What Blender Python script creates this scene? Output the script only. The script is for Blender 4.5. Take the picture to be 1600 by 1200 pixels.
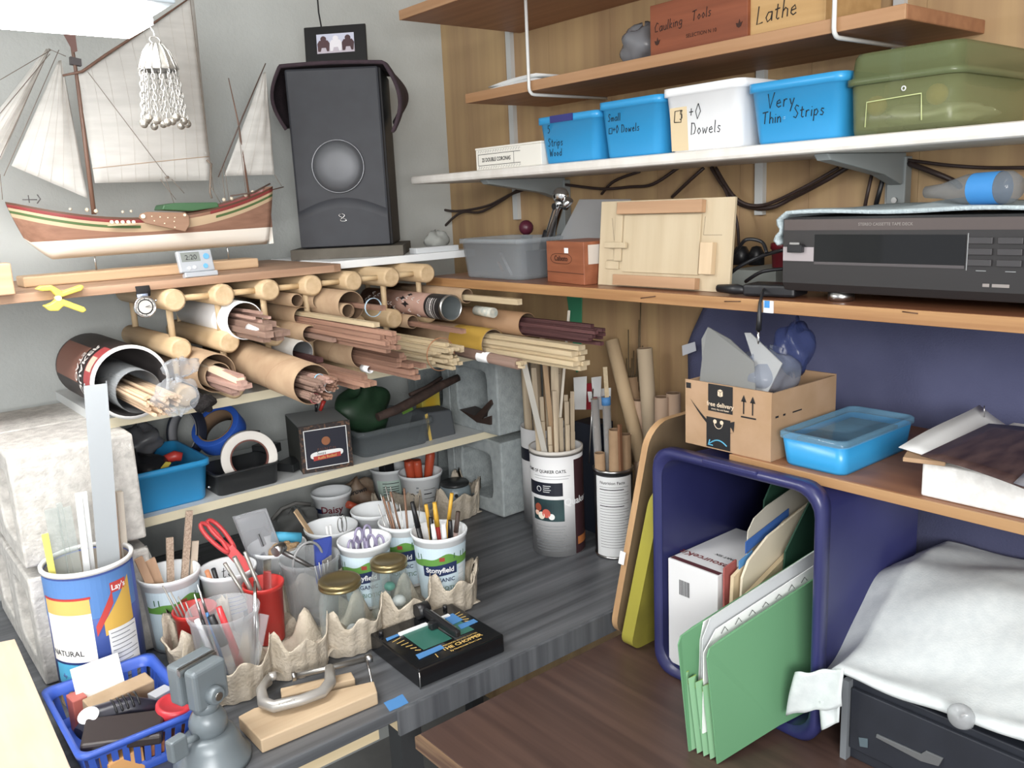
import bpy, bmesh, math, random
from mathutils import Vector as V, Matrix
for o in list(bpy.data.objects): bpy.data.objects.remove(o)
SC = bpy.context.scene
C = SC.collection
PI = math.pi
rnd = random.Random(11)
# Everything below is measured in metres from the photographer's eye (x along the grey wall towards the
# corner, y along the plank wall towards the corner, z up); OFF moves the corner of the room to the origin.
OFF = V((-1.44, -2.02, 1.52))

# ------------------------------------------------------------------ camera
F = 1350.0
def cam_axes(p, y, r):
    f = V((math.cos(y)*math.cos(p), math.sin(y)*math.cos(p), -math.sin(p)))
    rt = V((math.sin(y), -math.cos(y), 0)); dn = f.cross(rt)
    return rt*math.cos(r)+dn*math.sin(r), -rt*math.sin(r)+dn*math.cos(r), f
CR, CD, CF = cam_axes(*[math.radians(a) for a in (12.03, 51.11, 2.68)])
cd = bpy.data.cameras.new('camera'); cam = bpy.data.objects.new('camera', cd); C.objects.link(cam)
cd.sensor_width = 36; cd.lens = F/1600*36; cd.clip_start = 0.02
cam.matrix_world = Matrix(((CR.x, -CD.x, -CF.x, OFF.x), (CR.y, -CD.y, -CF.y, OFF.y), (CR.z, -CD.z, -CF.z, OFF.z), (0, 0, 0, 1)))
SC.camera = cam
def at(x, y, **k):
    """the point of the plane X, Y or Z = value seen at pixel (x, y) of the photograph"""
    d = CR*((x-800)/F) + CD*((y-600)/F) + CF
    (a, val), = k.items()
    return d*(val/d['XYZ'.index(a)])

# ------------------------------------------------------------------ light
w = bpy.data.worlds.new('room_ambient'); SC.world = w; w.use_nodes = True
bg = w.node_tree.nodes['Background']; bg.inputs[0].default_value = (.92, .96, 1, 1); bg.inputs[1].default_value = .95
def area(name, loc, size, energy, rot=(0, 0, 0), col=(1, .98, .95)):
    l = bpy.data.lights.new(name, 'AREA'); l.shape = 'RECTANGLE'; l.size, l.size_y = size; l.energy = energy; l.color = col
    o = bpy.data.objects.new(name, l); C.objects.link(o); o.location = V(loc)+OFF; o.rotation_euler = rot
    return o
area('overhead_fill_light', (.25, .1, .86), (1.2, .35), 4)  # added overhead fill, out of view, for soft even brightness
q = V((1, 1.05, -.30)).to_track_quat('-Z', 'Y').to_euler()
area('rear_fill_light', (-1.15, -.95, .55), (1.4, .5), 40, q)  # unseen fill added behind the viewer to soften contrast, height from the shelf shadow
q = V((.95, 2.5, -.25)).to_track_quat('-Z', 'Y').to_euler()
area('low_fill_light', (-.38, -.75, .03), (.8, .4), 30, q)  # added low fill, out of view, brightening the wall under the shelves
vs = SC.view_settings; vs.view_transform = 'Standard'; vs.look = 'None'; vs.exposure = -0.12; vs.gamma = 1; vs.use_curve_mapping = False

# ------------------------------------------------------------------ materials
def lin(h):
    if not isinstance(h, str): return tuple(h)+(1,)
    h = h.lstrip('#'); c = [int(h[i:i+2], 16)/255 for i in (0, 2, 4)]; g = sum(c)/3; c = [g+(k-g)*.85 for k in c]
    return tuple(v/12.92 if v <= .04045 else ((v+.055)/1.055)**2.4 for v in c)+(1,)
MC = {}
def mat(key, col=None, rough=.5, metal=0, col2=None, sc=(40, 40, 40), bump=0, bsc=80, alpha=1, trans=0, ior=1.45, emit=0, lo=.35, hi=.65, det=4, spec=None, rand=0, coat=0):
    if key in MC: return MC[key]
    m = bpy.data.materials.new(key); m.use_nodes = True; MC[key] = m
    nt = m.node_tree; b = nt.nodes['Principled BSDF']
    b.inputs['Base Color'].default_value = lin(col); b.inputs['Roughness'].default_value = rough; b.inputs['Metallic'].default_value = metal
    if spec is not None: b.inputs['Specular IOR Level'].default_value = spec
    if coat: b.inputs['Coat Weight'].default_value = coat
    tc = nt.nodes.new('ShaderNodeTexCoord')
    out = None
    if col2:
        mp = nt.nodes.new('ShaderNodeMapping'); mp.inputs['Scale'].default_value = sc; nt.links.new(tc.outputs['Object'], mp.inputs[0])
        n = nt.nodes.new('ShaderNodeTexNoise'); n.inputs['Scale'].default_value = 1; n.inputs['Detail'].default_value = det; nt.links.new(mp.outputs[0], n.inputs[0])
        r = nt.nodes.new('ShaderNodeValToRGB'); r.color_ramp.elements[0].color = lin(col); r.color_ramp.elements[1].color = lin(col2)
        r.color_ramp.elements[0].position = lo; r.color_ramp.elements[1].position = hi
        nt.links.new(n.outputs[0], r.inputs[0]); out = r.outputs[0]
    if rand:
        hs = nt.nodes.new('ShaderNodeHueSaturation'); oi = nt.nodes.new('ShaderNodeObjectInfo')
        mr = nt.nodes.new('ShaderNodeMapRange'); mr.inputs[3].default_value = 1-rand; mr.inputs[4].default_value = 1+rand*.6
        nt.links.new(oi.outputs['Random'], mr.inputs[0]); nt.links.new(mr.outputs[0], hs.inputs['Value'])
        if out: nt.links.new(out, hs.inputs['Color'])
        else: hs.inputs['Color'].default_value = lin(col)
        out = hs.outputs[0]
    if out: nt.links.new(out, b.inputs['Base Color'])
    if bump:
        n2 = nt.nodes.new('ShaderNodeTexNoise'); n2.inputs['Scale'].default_value = bsc; n2.inputs['Detail'].default_value = 3; nt.links.new(tc.outputs['Object'], n2.inputs[0])
        bp = nt.nodes.new('ShaderNodeBump'); bp.inputs['Strength'].default_value = bump; bp.inputs['Distance'].default_value = .004
        nt.links.new(n2.outputs[0], bp.inputs['Height']); nt.links.new(bp.outputs[0], b.inputs['Normal'])
    if trans: b.inputs['Transmission Weight'].default_value = trans; b.inputs['IOR'].default_value = ior
    if alpha < 1:            # see-through plastics and glass: clear body, more reflective at grazing angles
        tr = nt.nodes.new('ShaderNodeBsdfTransparent'); k = lin(col); tr.inputs[0].default_value = tuple(1-(1-q)*.35 for q in k[:3])+(1,)
        lw = nt.nodes.new('ShaderNodeLayerWeight'); lw.inputs[0].default_value = .25; ma = nt.nodes.new('ShaderNodeMath'); ma.operation = 'MULTIPLY_ADD'; ma.use_clamp = True
        ma.inputs[1].default_value = .45*(1-alpha); ma.inputs[2].default_value = alpha**1.5*.9; nt.links.new(lw.outputs['Facing'], ma.inputs[0])
        mx = nt.nodes.new('ShaderNodeMixShader'); nt.links.new(ma.outputs[0], mx.inputs[0]); nt.links.new(tr.outputs[0], mx.inputs[1]); nt.links.new(b.outputs[0], mx.inputs[2]); nt.links.new(mx.outputs[0], nt.nodes['Material Output'].inputs[0])
    if emit: b.inputs['Emission Color'].default_value = lin(col); b.inputs['Emission Strength'].default_value = emit
    return m
def wood(key, c1, c2, ax, rough=.5, f=60, lo=.35, hi=.7, rand=0):
    s = [f*1.6]*3; s['xyz'.index(ax)] = f*.06
    return mat(key, c1, rough, 0, c2, s, lo=lo, hi=hi, det=5, rand=rand)
white = mat('white plastic', '#eef0f2', .35); black = mat('black plastic', '#1b1c20', .4); steel = mat('brushed steel', '#b9b9b8', .28, 1)
chrome = mat('chrome', '#d6d6d6', .12, 1); ink = mat('black ink', '#17171c', .7); paper = mat('white paper', '#eceeee', .8)
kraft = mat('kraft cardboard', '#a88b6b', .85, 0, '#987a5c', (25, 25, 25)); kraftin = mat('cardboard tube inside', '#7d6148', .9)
clear = mat('clear plastic', '#e4e9ec', .12, 0, alpha=.28); frost = mat('frosted plastic', '#d9dde0', .35, 0, alpha=.27); glass = mat('jar glass', '#dfe7e6', .05, 0, alpha=.08)
film = mat('plastic film', '#dde3ea', .15, 0, alpha=.22)

# ------------------------------------------------------------------ mesh building
GX = None        # while set, everything built is turned and moved by this matrix
def turn(c, a): return Matrix.Translation(V(c)) @ Matrix.Rotation(a, 4, 'Z') @ Matrix.Translation(-V(c))
class MB:
    def __init__(s): s.v = []; s.f = []; s.m = []; s.sm = []; s.mi = 0; s.X = GX
    def add(s, vs, fs, smooth=False):
        n = len(s.v)
        s.v += [(s.X @ V(p) if s.X else V(p)) for p in vs]
        for f in fs: s.f.append([n+i for i in f]); s.m.append(s.mi); s.sm.append(smooth)
        return s
    def mat(s, i): s.mi = i; return s
    def box(s, c, d, R=None):
        c = V(c); h = V(d)/2; vs = []
        for z in (-1, 1):
            for x, y in ((-1, -1), (1, -1), (1, 1), (-1, 1)):
                p = V((x*h.x, y*h.y, z*h.z)); vs.append(c+(R @ p if R else p))
        return s.add(vs, [(3, 2, 1, 0), (4, 5, 6, 7), (0, 1, 5, 4), (1, 2, 6, 5), (2, 3, 7, 6), (3, 0, 4, 7)])
    def bb(s, x0, x1, y0, y1, z0, z1): return s.box(((x0+x1)/2, (y0+y1)/2, (z0+z1)/2), (abs(x1-x0), abs(y1-y0), abs(z1-z0)))
    def bar(s, p0, p1, w, h, up=(0, 0, 1)):
        p0, p1 = V(p0), V(p1); d = (p1-p0).normalized(); u = V(up)
        if abs(d.dot(u)) > .98: u = V((0, 1, 0))
        a = d.cross(u).normalized(); b = a.cross(d)
        vs = [p+a*(x*w/2)+b*(y*h/2) for p in (p0, p1) for x, y in ((-1, -1), (1, -1), (1, 1), (-1, 1))]
        return s.add(vs, [(3, 2, 1, 0), (4, 5, 6, 7), (0, 1, 5, 4), (1, 2, 6, 5), (2, 3, 7, 6), (3, 0, 4, 7)])
    def frame(s, d):
        d = V(d).normalized(); u = V((0, 0, 1)) if abs(d.z) < .9 else V((0, 1, 0))
        a = u.cross(d).normalized(); return a, d.cross(a), d
    def lathe(s, o, prof, n=32, ax=(0, 0, 1), smooth=True, cap0=False, cap1=False, close=False, sq=None):
        o = V(o); a, b, d = s.frame(ax); vs = []
        for r, z in prof:
            for i in range(n):
                t = 2*PI*i/n; vs.append(o+a*(r*math.cos(t))+b*(r*math.sin(t))+d*z)
        k = len(prof); fs = []
        for j in range(k if close else k-1):
            for i in range(n):
                i2 = (i+1) % n; j2 = (j+1) % k
                fs.append((j*n+i, j*n+i2, j2*n+i2, j2*n+i))
        s.add(vs, fs, smooth)
        if cap0: s.add(vs[:n], [tuple(range(n))[::-1]])
        if cap1: s.add(vs[-n:], [tuple(range(n))])
        return s
    def cyl(s, p0, p1, r0, r1=None, n=16, smooth=True):
        p0, p1 = V(p0), V(p1); L = (p1-p0).length
        return s.lathe(p0, [(r0, 0), (r0 if r1 is None else r1, L)], n, p1-p0, smooth, True, True)
    def pipe(s, p0, p1, ro, ri, n=24):
        p0, p1 = V(p0), V(p1); L = (p1-p0).length
        return s.lathe(p0, [(ri, 0), (ro, 0), (ro, L), (ri, L)], n, p1-p0, True, close=True)
    def ball(s, c, r, n=14, sc=(1, 1, 1)):
        c = V(c); vs = []; k = n//2+1
        for j in range(k):
            p = PI*j/(k-1)
            for i in range(n): t = 2*PI*i/n; vs.append(c+V((r*sc[0]*math.sin(p)*math.cos(t), r*sc[1]*math.sin(p)*math.sin(t), -r*sc[2]*math.cos(p))))
        fs = [(j*n+i, j*n+(i+1) % n, (j+1)*n+(i+1) % n, (j+1)*n+i) for j in range(k-1) for i in range(n)]
        return s.add(vs, fs, True)
    def path(s, pts, r, n=6, closed=False, smooth=True):
        pts = [V(p) for p in pts]; K = len(pts); vs = []; prev = None
        for i, p in enumerate(pts):
            q0 = pts[(i-1) % K] if closed or i else p; q1 = pts[(i+1) % K] if closed or i < K-1 else p
            d = (q1-q0)
            d = d.normalized() if d.length > 1e-9 else V((1, 0, 0))
            if prev is None: a = s.frame(d)[0]
            else:
                a = prev-d*prev.dot(d)
                a = a.normalized() if a.length > 1e-6 else s.frame(d)[0]
            prev = a; b = d.cross(a); rr = r[i] if isinstance(r, (list, tuple)) else r
            vs += [p+a*(rr*math.cos(2*PI*j/n))+b*(rr*math.sin(2*PI*j/n)) for j in range(n)]
        fs = []
        for i in range(K if closed else K-1):
            i2 = (i+1) % K
            fs += [(i*n+j, i*n+(j+1) % n, i2*n+(j+1) % n, i2*n+j) for j in range(n)]
        s.add(vs, fs, smooth)
        if not closed: s.add(vs[:n], [tuple(range(n))[::-1]]); s.add(vs[-n:], [tuple(range(n))])
        return s
    def poly(s, pts, off):
        """flat outline pulled along off into a solid"""
        pts = [V(p) for p in pts]; off = V(off); n = len(pts)
        return s.add(pts+[p+off for p in pts], [tuple(range(n))[::-1], tuple(range(n, 2*n))]+[(i, (i+1) % n, n+(i+1) % n, n+i) for i in range(n)])
    def grid(s, fn, nu, nv, smooth=True, cu=False):
        vs = [fn(i/nu, j/nv) for j in range(nv+1) for i in range(nu+(0 if cu else 1))]; W = nu if cu else nu+1
        return s.add(vs, [(j*W+i, j*W+(i+1) % W, (j+1)*W+(i+1) % W, (j+1)*W+i) for j in range(nv) for i in range(nu)], smooth)
    def sheet(s, fn, nu, nv, th, smooth=True):
        """a sheet with real thickness th"""
        P = [[V(fn(i/nu, j/nv)) for i in range(nu+1)] for j in range(nv+1)]; top = []; bot = []
        for j in range(nv+1):
            for i in range(nu+1):
                du = P[j][min(i+1, nu)]-P[j][max(i-1, 0)]; dv = P[min(j+1, nv)][i]-P[max(j-1, 0)][i]
                nn = du.cross(dv); nn = nn.normalized() if nn.length > 1e-12 else V((0, 0, 1))
                top.append(P[j][i]+nn*th/2); bot.append(P[j][i]-nn*th/2)
        W = nu+1; N = len(top); fs = []
        for j in range(nv):
            for i in range(nu):
                q = (j*W+i, j*W+i+1, (j+1)*W+i+1, (j+1)*W+i); fs += [q, tuple(N+k for k in q[::-1])]
        rim = [i for i in range(W)]+[j*W+nu for j in range(1, nv+1)]+[nv*W+i for i in range(nu-1, -1, -1)]+[j*W for j in range(nv-1, 0, -1)]
        for a, b in zip(rim, rim[1:]+rim[:1]): fs.append((a, N+a, N+b, b))
        return s.add(top+bot, fs, smooth)
    def text(s, txt, size, fn, bold=0, shear=0, align='CENTER', d=.0006, sx=1):
        k = (txt, bold, shear, align)
        if k not in TX:
            cu = bpy.data.curves.new('t', 'FONT'); cu.body = txt; cu.size = 1; cu.offset = bold; cu.shear = shear; cu.align_x = align; cu.resolution_u = 3
            o = bpy.data.objects.new('t', cu); C.objects.link(o); bpy.context.view_layer.update()
            me = bpy.data.meshes.new_from_object(o.evaluated_get(bpy.context.evaluated_depsgraph_get()))
            TX[k] = ([v.co.copy() for v in me.vertices], [tuple(p.vertices) for p in me.polygons])
            bpy.data.objects.remove(o); bpy.data.meshes.remove(me)
        vs, fs = TX[k]
        return s.add([fn(v.x*size*sx, v.y*size, d) for v in vs], fs)
    def patch(s, fn, u0, u1, v0, v1, d=.0003, n=10):
        return s.grid(lambda a, b: fn(u0+(u1-u0)*a, (v0(u0+(u1-u0)*a) if callable(v0) else v0)*(1-b)+(v1(u0+(u1-u0)*a) if callable(v1) else v1)*b, d), n, 1, False)
    def hand(s, txt, size, fn, r=.0006, d=.0004, slant=.12):
        x = 0
        for ch in txt:
            if ch == ' ': x += 2.2; continue
            wd = 0
            for st in GL[ch]:
                s.path([fn((x+p[0]+slant*p[1])*size/6, p[1]*size/6, d) for p in st], r, 4); wd = max(wd, max(p[0] for p in st))
            x += wd+1.1
        return s
TX = {}
GL = {'a': [[(2.6, 3), (1, 3.1), (.2, 1.5), (1, 0), (2.3, .8), (2.6, 3), (2.7, 0)]], 'c': [[(2.4, 2.7), (1.2, 3.1), (.2, 1.5), (1.2, 0), (2.4, .5)]],
      'd': [[(2.4, 2.6), (1, 3), (.2, 1.5), (1, 0), (2.4, .8)], [(2.5, 5.8), (2.4, 0)]], 'e': [[(.3, 1.6), (2.2, 1.8), (1.6, 3.1), (.4, 2.3), (.3, .8), (1.3, 0), (2.4, .5)]],
      'g': [[(2.4, 2.8), (1, 3.1), (.2, 1.7), (1, .3), (2.3, 1), (2.4, 3), (2.3, -1.3), (1.2, -2), (.2, -1.3)]], 'h': [[(.3, 6), (.2, 0)], [(.2, 2), (1.2, 3.1), (2.1, 2.4), (2.2, 0)]],
      'i': [[(.3, 3), (.3, 0)], [(.3, 4.2), (.4, 4.4)]], 'k': [[(.3, 6), (.2, 0)], [(2, 3), (.3, 1.4), (2.1, 0)]], 'l': [[(.3, 6), (.2, .4), (.6, 0)]],
      'm': [[(.2, 3), (.2, 0)], [(.2, 2), (1, 3), (1.5, 2.2), (1.5, 0)], [(1.5, 2), (2.3, 3), (2.9, 2.2), (2.9, 0)]], 'n': [[(.2, 3), (.2, 0)], [(.2, 2), (1.3, 3.1), (2, 2.3), (2.1, 0)]],
      'o': [[(1.2, 3.1), (.2, 1.6), (1.2, 0), (2.3, 1.5), (1.2, 3.1)]], 'p': [[(.3, 3), (.1, -2.3)], [(.3, 2.4), (1.4, 3.1), (2.3, 1.8), (1.4, .2), (.2, .6)]], 'r': [[(.3, 3), (.2, 0)], [(.2, 2), (1, 3), (1.8, 2.9)]],
      's': [[(1.9, 2.8), (.8, 3.1), (.4, 2.3), (1.8, 1.1), (1.3, 0), (.2, .3)]], 't': [[(.9, 5), (.8, .5), (1.4, 0), (1.9, .3)], [(0, 3.3), (1.9, 3.5)]], 'u': [[(.2, 3), (.3, .6), (1.2, 0), (2.1, .8), (2.2, 3), (2.3, 0)]],
      'w': [[(.1, 3), (.7, 0), (1.5, 2.4), (2.2, 0), (3, 3)]], 'y': [[(.2, 3), (1.1, .6)], [(2.3, 3), (.7, -2.2)]], 'f': [[(2, 5.6), (1.2, 5.8), (.9, 0)], [(.1, 3), (1.8, 3.1)]],
      'C': [[(3, 5), (1.8, 6), (.3, 3.4), (.9, .4), (2.9, .6)]], 'D': [[(.4, 6), (.3, 0), (2.4, .6), (3, 3.2), (2, 5.6), (.1, 5.8)]], 'L': [[(.4, 6), (.2, 0), (2.6, .3)]], 'O': [[(1.4, 6), (.2, 3), (1.3, 0), (2.7, 2.9), (1.4, 6)]],
      'S': [[(2.6, 5.3), (1.3, 6), (.5, 4.6), (2.4, 2), (1.4, 0), (.1, .7)]], 'T': [[(1.7, 6), (1.5, 0)], [(0, 5.7), (3.3, 6.1)]], 'V': [[(0, 6), (1.4, 0), (3.2, 6.3)]], 'W': [[(0, 6), (.9, 0), (1.8, 4), (2.9, 0), (4, 6)]],
      '5': [[(2.3, 6), (.6, 6), (.5, 3.6), (2, 3.6), (2.2, 1.3), (1, 0), (.2, .6)]], '+': [[(.9, 4.4), (.9, 1.6)], [(0, 3), (1.9, 3.1)]], '=': [[(0, 2.4), (2, 2.6)], [(0, 1.2), (2, 1.4)]], '#': [[(.2, .2), (.3, 4.2), (3.6, 4.4), (3.5, 0), (.2, .2)]]}
ORG = {}
def mk(name, mb, mats, org, bev=0, seg=2):
    bm = bmesh.new(); vs = [bm.verts.new(p-org) for p in mb.v]
    for f, m, sm in zip(mb.f, mb.m, mb.sm):
        try: bf = bm.faces.new([vs[i] for i in f])
        except ValueError: continue
        bf.material_index = m; bf.smooth = sm
    bmesh.ops.remove_doubles(bm, verts=bm.verts, dist=1e-6); bmesh.ops.recalc_face_normals(bm, faces=bm.faces)
    me = bpy.data.meshes.new(name); bm.to_mesh(me); bm.free()
    for m in (mats if isinstance(mats, (list, tuple)) else [mats]): me.materials.append(m)
    o = bpy.data.objects.new(name, me); C.objects.link(o)
    if bev:
        b = o.modifiers.new('bevel', 'BEVEL'); b.width = bev; b.segments = seg; b.limit_method = 'ANGLE'; b.angle_limit = .7
    return o
def base(mb):
    lo = [min(p[i] for p in mb.v) for i in range(3)]; hi = [max(p[i] for p in mb.v) for i in range(3)]
    return V(((lo[0]+hi[0])/2, (lo[1]+hi[1])/2, lo[2]))
def tag(o, label, cat, group=None):
    o['label'] = label; o['category'] = cat
    if group: o['group'] = group
    return o
def thing(name, label, cat, loc, group=None):
    o = bpy.data.objects.new(name, None); C.objects.link(o); o.location = V(loc); o.empty_display_size = .02; ORG[o.name] = V(loc)
    return tag(o, label, cat, group)
def part(name, mb, mats, parent, label=None, bev=0, seg=2):
    o = mk(name, mb, mats, ORG[parent.name], bev, seg); o.parent = parent; ORG[o.name] = ORG[parent.name]
    if label: o['label'] = label
    return o
def single(name, mb, mats, label, cat, group=None, bev=0, seg=2):
    b = base(mb); o = mk(name, mb, mats, b, bev, seg); o.location = b; ORG[o.name] = b
    return tag(o, label, cat, group)
def struct(name, mb, mats, bev=0, parent=None):
    if parent: return part(name, mb, mats, parent, None, bev)
    b = base(mb); o = mk(name, mb, mats, b, bev); o.location = b; ORG[o.name] = b; o['kind'] = 'structure'
    return o
def flat(o, u, v):
    """maps label coordinates onto the plane through o spanned by u (right) and v (up)"""
    o, u, v = V(o), V(u).normalized(), V(v).normalized(); n = u.cross(v)
    return lambda a, b, d: o+u*a+v*b+n*d
def wrap(c, a0, rb, rt, h):
    """maps label coordinates round an upright cup: a along the girth from azimuth a0, b up"""
    c = V(c)
    def fn(a, b, d):
        r = rb+(rt-rb)*b/h+d; t = a0+a/((rb+rt)/2)
        return c+V((r*math.cos(t), r*math.sin(t), b))
    return fn
def face_cam(c, turn=0): return math.atan2(-c[1], -c[0])+turn

# ------------------------------------------------------------------ the room
wallgray = mat('grey wall paint', '#b3b8b6', .75, 0, '#bcc1bf', (6, 6, 6), bump=.25, bsc=120)
b = MB().bb(-1.6, 1.54, 2.02, 2.12, -1.52, .92); struct('wall_left', b, wallgray)
panel = wood('plank wall', '#a5825c', '#bf9d6c', 'z', .55, 14, .3, .7)
b = MB(); y = 2.02
for wd in (.10, .17, .16, .20, .13, .21, .15, .2, .18, .2, .15, .22, .2, .2, .2, .2):
    b.bb(1.44, 1.452, y-wd+.0006, y, -1.52, .92); y -= wd
b.bb(1.452, 1.52, -.8, 2.02, -1.52, .92); struct('wall_right', b, panel)
b = MB().bb(-1.6, 1.5, -1, 2.1, -1.6, -1.52); struct('floor', b, mat('concrete floor', '#8d8d8b', .8, 0, '#7b7b7a', (5, 5, 5)))
b = MB().bb(-1.6, 1.5, -1, 2.1, .92, .97); struct('ceiling', b, mat('ceiling paint', '#d5d6d4', .9))
std = mat('white shelf standard', '#c3c6c5', .45)
for i, (px, py) in enumerate(((798, 85), (1193, 20), (1395, 290))):
    p = at(px, py, X=1.436); b = MB().bb(1.428, 1.44, p.y-.009, p.y+.009, -.05, .85)
    struct('trim_%d' % (i+1), b, std)

# ------------------------------------------------------------------ shelves on the plank wall
redwood = wood('reddish shelf board', '#94603f', '#a8724c', 'y', .5, 30)
edgeoak = wood('honey shelf edge', '#a97a50', '#b98b62', 'y', .5, 40)
def plank(name, x0, x1, y0, y1, z0, z1, label, cat='shelf', m=None, edge=None, bev=.002):
    b = MB().bb(x0, x1, y0, y1, z0, z1)
    if edge:
        t = thing(name, label, cat, ((x0+x1)/2, (y0+y1)/2, z0)); part('board', b, m, t, bev=bev)
        part('edge_strip', MB().bb(x0-.004, x0-.0002, y0, y1, z0, z1), edge, t, bev=.001); return t
    return single(name, b, m, label, cat, bev=bev)
plank('wall_shelf', 1.10, 1.44, -.1, 1.69, .392, .412, 'topmost reddish wooden shelf, only its left end in view', m=redwood, edge=edgeoak)
plank('wall_shelf', 1.20, 1.44, .61, 1.60, .212, .232, 'short reddish wooden shelf holding the cigar box and the wooden box', m=redwood, edge=edgeoak)
shw = mat('white painted shelf', '#e4e0da', .45, 0, '#d9d4cc', (9, 30, 9))
plank('wall_shelf', 1.16, 1.438, -.1, 1.79, .046, .065, 'long white shelf under the row of blue and white tubs', m=shw, bev=.006)
plank('wall_shelf', 1.104, 1.438, -.1, 1.66, -.182, -.163, 'brown wooden shelf carrying the black tape deck', m=wood('walnut shelf face', '#7d4a31', '#8d583a', 'y', .3, 30), edge=wood('banded oak edge', '#9a6b3f', '#b58653', 'y', .5, 60))
plank('wall_shelf', 1.079, 1.438, -.1, .80, -.42, -.405, 'low wooden shelf under the shipping box and blue lidded box', m=wood('particle shelf face', '#8c5a3c', '#9c6846', 'y', .4, 30), edge=wood('light oak edge', '#a67a4e', '#b48a5a', 'y', .5, 40))
wire = mat('white wire', '#d9dbd9', .4)
for px, py, lab in ((827, 145, 'white wire hanger holding the short shelf, nearer the speaker'), (1303, 45, 'white wire hanger holding the short shelf, over the green tub')):
    p = at(px, py, X=1.19); z = .205
    pts = [(1.19, p.y, .392), (1.19, p.y, z+.012)]+[(1.19+.012*(1-math.cos(a)), p.y, z+.012-.012*math.sin(a)) for a in (.5, 1.1, 1.57)]+[(1.41, p.y, z)]
    single('shelf_hanger', MB().path(pts, .0034, 8), wire, lab, 'shelf hanger', 'white wire shelf hangers')
brk = mat('grey bracket paint', '#8b9293', .45)
def bracket(y, lab):
    t = thing('shelf_bracket', lab, 'shelf bracket', (1.43, y, -.12), 'grey brackets under the white shelf')
    b = MB().poly([(1.19, y-.012, .0455), (1.427, y-.012, .0455), (1.427, y-.012, .0), (1.415, y-.012, -.005), (1.36, y-.012, .012), (1.2, y-.012, .036)], (0, .024, 0)); part('arm', b, brk, t, bev=.002)
    b = MB().bb(1.418, 1.4395, y-.016, y+.016, -.15, .04); part('upright', b, brk, t, bev=.002)
    b = MB(); [b.cyl((1.4175, y, z), (1.414, y, z), .005, n=10) for z in (-.03, -.09)]; part('screw_head', b, steel, t)
bracket(at(880, 300, X=1.43).y, 'grey metal shelf bracket behind the chrome bar clamp')
bracket(at(1405, 290, X=1.43).y, 'grey metal shelf bracket above the right part of the tape deck')

# cables along the plank wall
cable = mat('dark brown cable', '#3a2b28', .5)
def wirex(name, pts, r, lab, x=1.425, m=None, cat='cable', grp=None):
    P = [at(a, c, X=x-(.01 if i % 2 else 0)) for i, (a, c) in enumerate(pts)]; q = []
    for i in range(len(P)-1):
        p0, p1, p2, p3 = P[max(i-1, 0)], P[i], P[i+1], P[min(i+2, len(P)-1)]
        for k in range(6):
            t = k/6; q.append(.5*((2*p1)+(p2-p0)*t+(2*p0-5*p1+4*p2-p3)*t*t+(3*p1-p0-3*p2+p3)*t**3))
    q.append(P[-1]); return single(name, MB().path(q, r, 6), m or cable, lab, cat, grp)
wirex('cable', [(650, 388), (664, 335), (675, 325), (712, 330), (760, 322), (800, 303), (840, 290)], .0035, 'dark cable rising beside the speaker and running under the white shelf')
wirex('cable', [(668, 384), (715, 335), (755, 330), (815, 293)], .0035, 'dark cable slanting up behind the clear plastic tub')
wirex('cable', [(880, 288), (940, 295), (985, 292), (1020, 288), (1060, 262)], .0035, 'dark cable sagging under the white shelf behind the wooden jig')
wirex('cable', [(940, 303), (960, 283), (1000, 268)], .0032, 'short dark cable crossing behind the chrome clamp')
wirex('cable', [(1050, 308), (1080, 280), (1100, 262)], .0035, 'dark cable rising at the right half of the wooden jig')
wirex('cable', [(1112, 262), (1130, 290), (1155, 318), (1200, 325), (1240, 308), (1290, 282), (1330, 258)], .0045, 'thick looped dark cable left of the tape deck')
wirex('cable', [(1118, 262), (1150, 310), (1190, 321), (1250, 296), (1310, 262)], .0035, 'thin dark cable hanging beside the thick looped cable', x=1.41)
wirex('cable', [(1130, 290), (1150, 340), (1155, 395)], .003, 'dark cable dropping behind the right edge of the wooden jig', x=1.4)
wirex('cable', [(1420, 255), (1460, 270), (1490, 283), (1500, 292)], .0045, 'dark cable entering behind the plastic bottle')
wirex('cable', [(1418, 250), (1480, 258), (1540, 262), (1600, 262), (1660, 262)], .003, 'thin dark cable running right above the plastic bottle')
wirex('cable', [(1364, 265), (1356, 300), (1350, 330)], .003, 'thin dark cable straight down behind the tape deck')
wirex('cable', [(1384, 262), (1374, 300), (1366, 330)], .004, 'thick black cable straight down beside the grey bracket', m=black)

# ------------------------------------------------------------------ work table and desk
slate = wood('slate laminate', '#34373c', '#6b6e73', 'x', .42, 34, .25, .8)
t = thing('work_table', 'grey streaked laminate work table with a thick front edge', 'table', (.7, 1.5, -1.52))
T = -.772
part('tabletop', MB().bb(-.25, 1.41, 1.077, 2.0, T-.02, T), slate, t, bev=.002)
part('apron', MB().bb(.605, 1.40, 1.07, 1.0765, T-.043, T-.001), wood('slate edge', '#3c3f45', '#6a6e73', 'z', .45, 34, .25, .8), t)
part('front_rail', MB().bb(.61, 1.40, 1.078, 1.115, T-.044, T-.021), wood('pale rail', '#cdb88f', '#d9c7a2', 'x', .7, 30), t, 'pale end-grain rail')
part('stretcher', MB().bb(-.2, .60, 1.13, 1.16, T-.075, T-.045), MC['pale rail'], t)
for x, y in ((.66, 1.15), (1.36, 1.15), (-.2, 1.2), (-.2, 1.94), (1.36, 1.94)): part('leg', MB().bb(x-.02, x+.02, y-.02, y+.02, -1.52, T-.045), mat('dark steel', '#3d3f42', .5, .3), t)
D = -.815
t = thing('low_desk', 'dark brown wooden desk under the storage bin', 'desk', (1.0, .5, -1.52))
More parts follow.
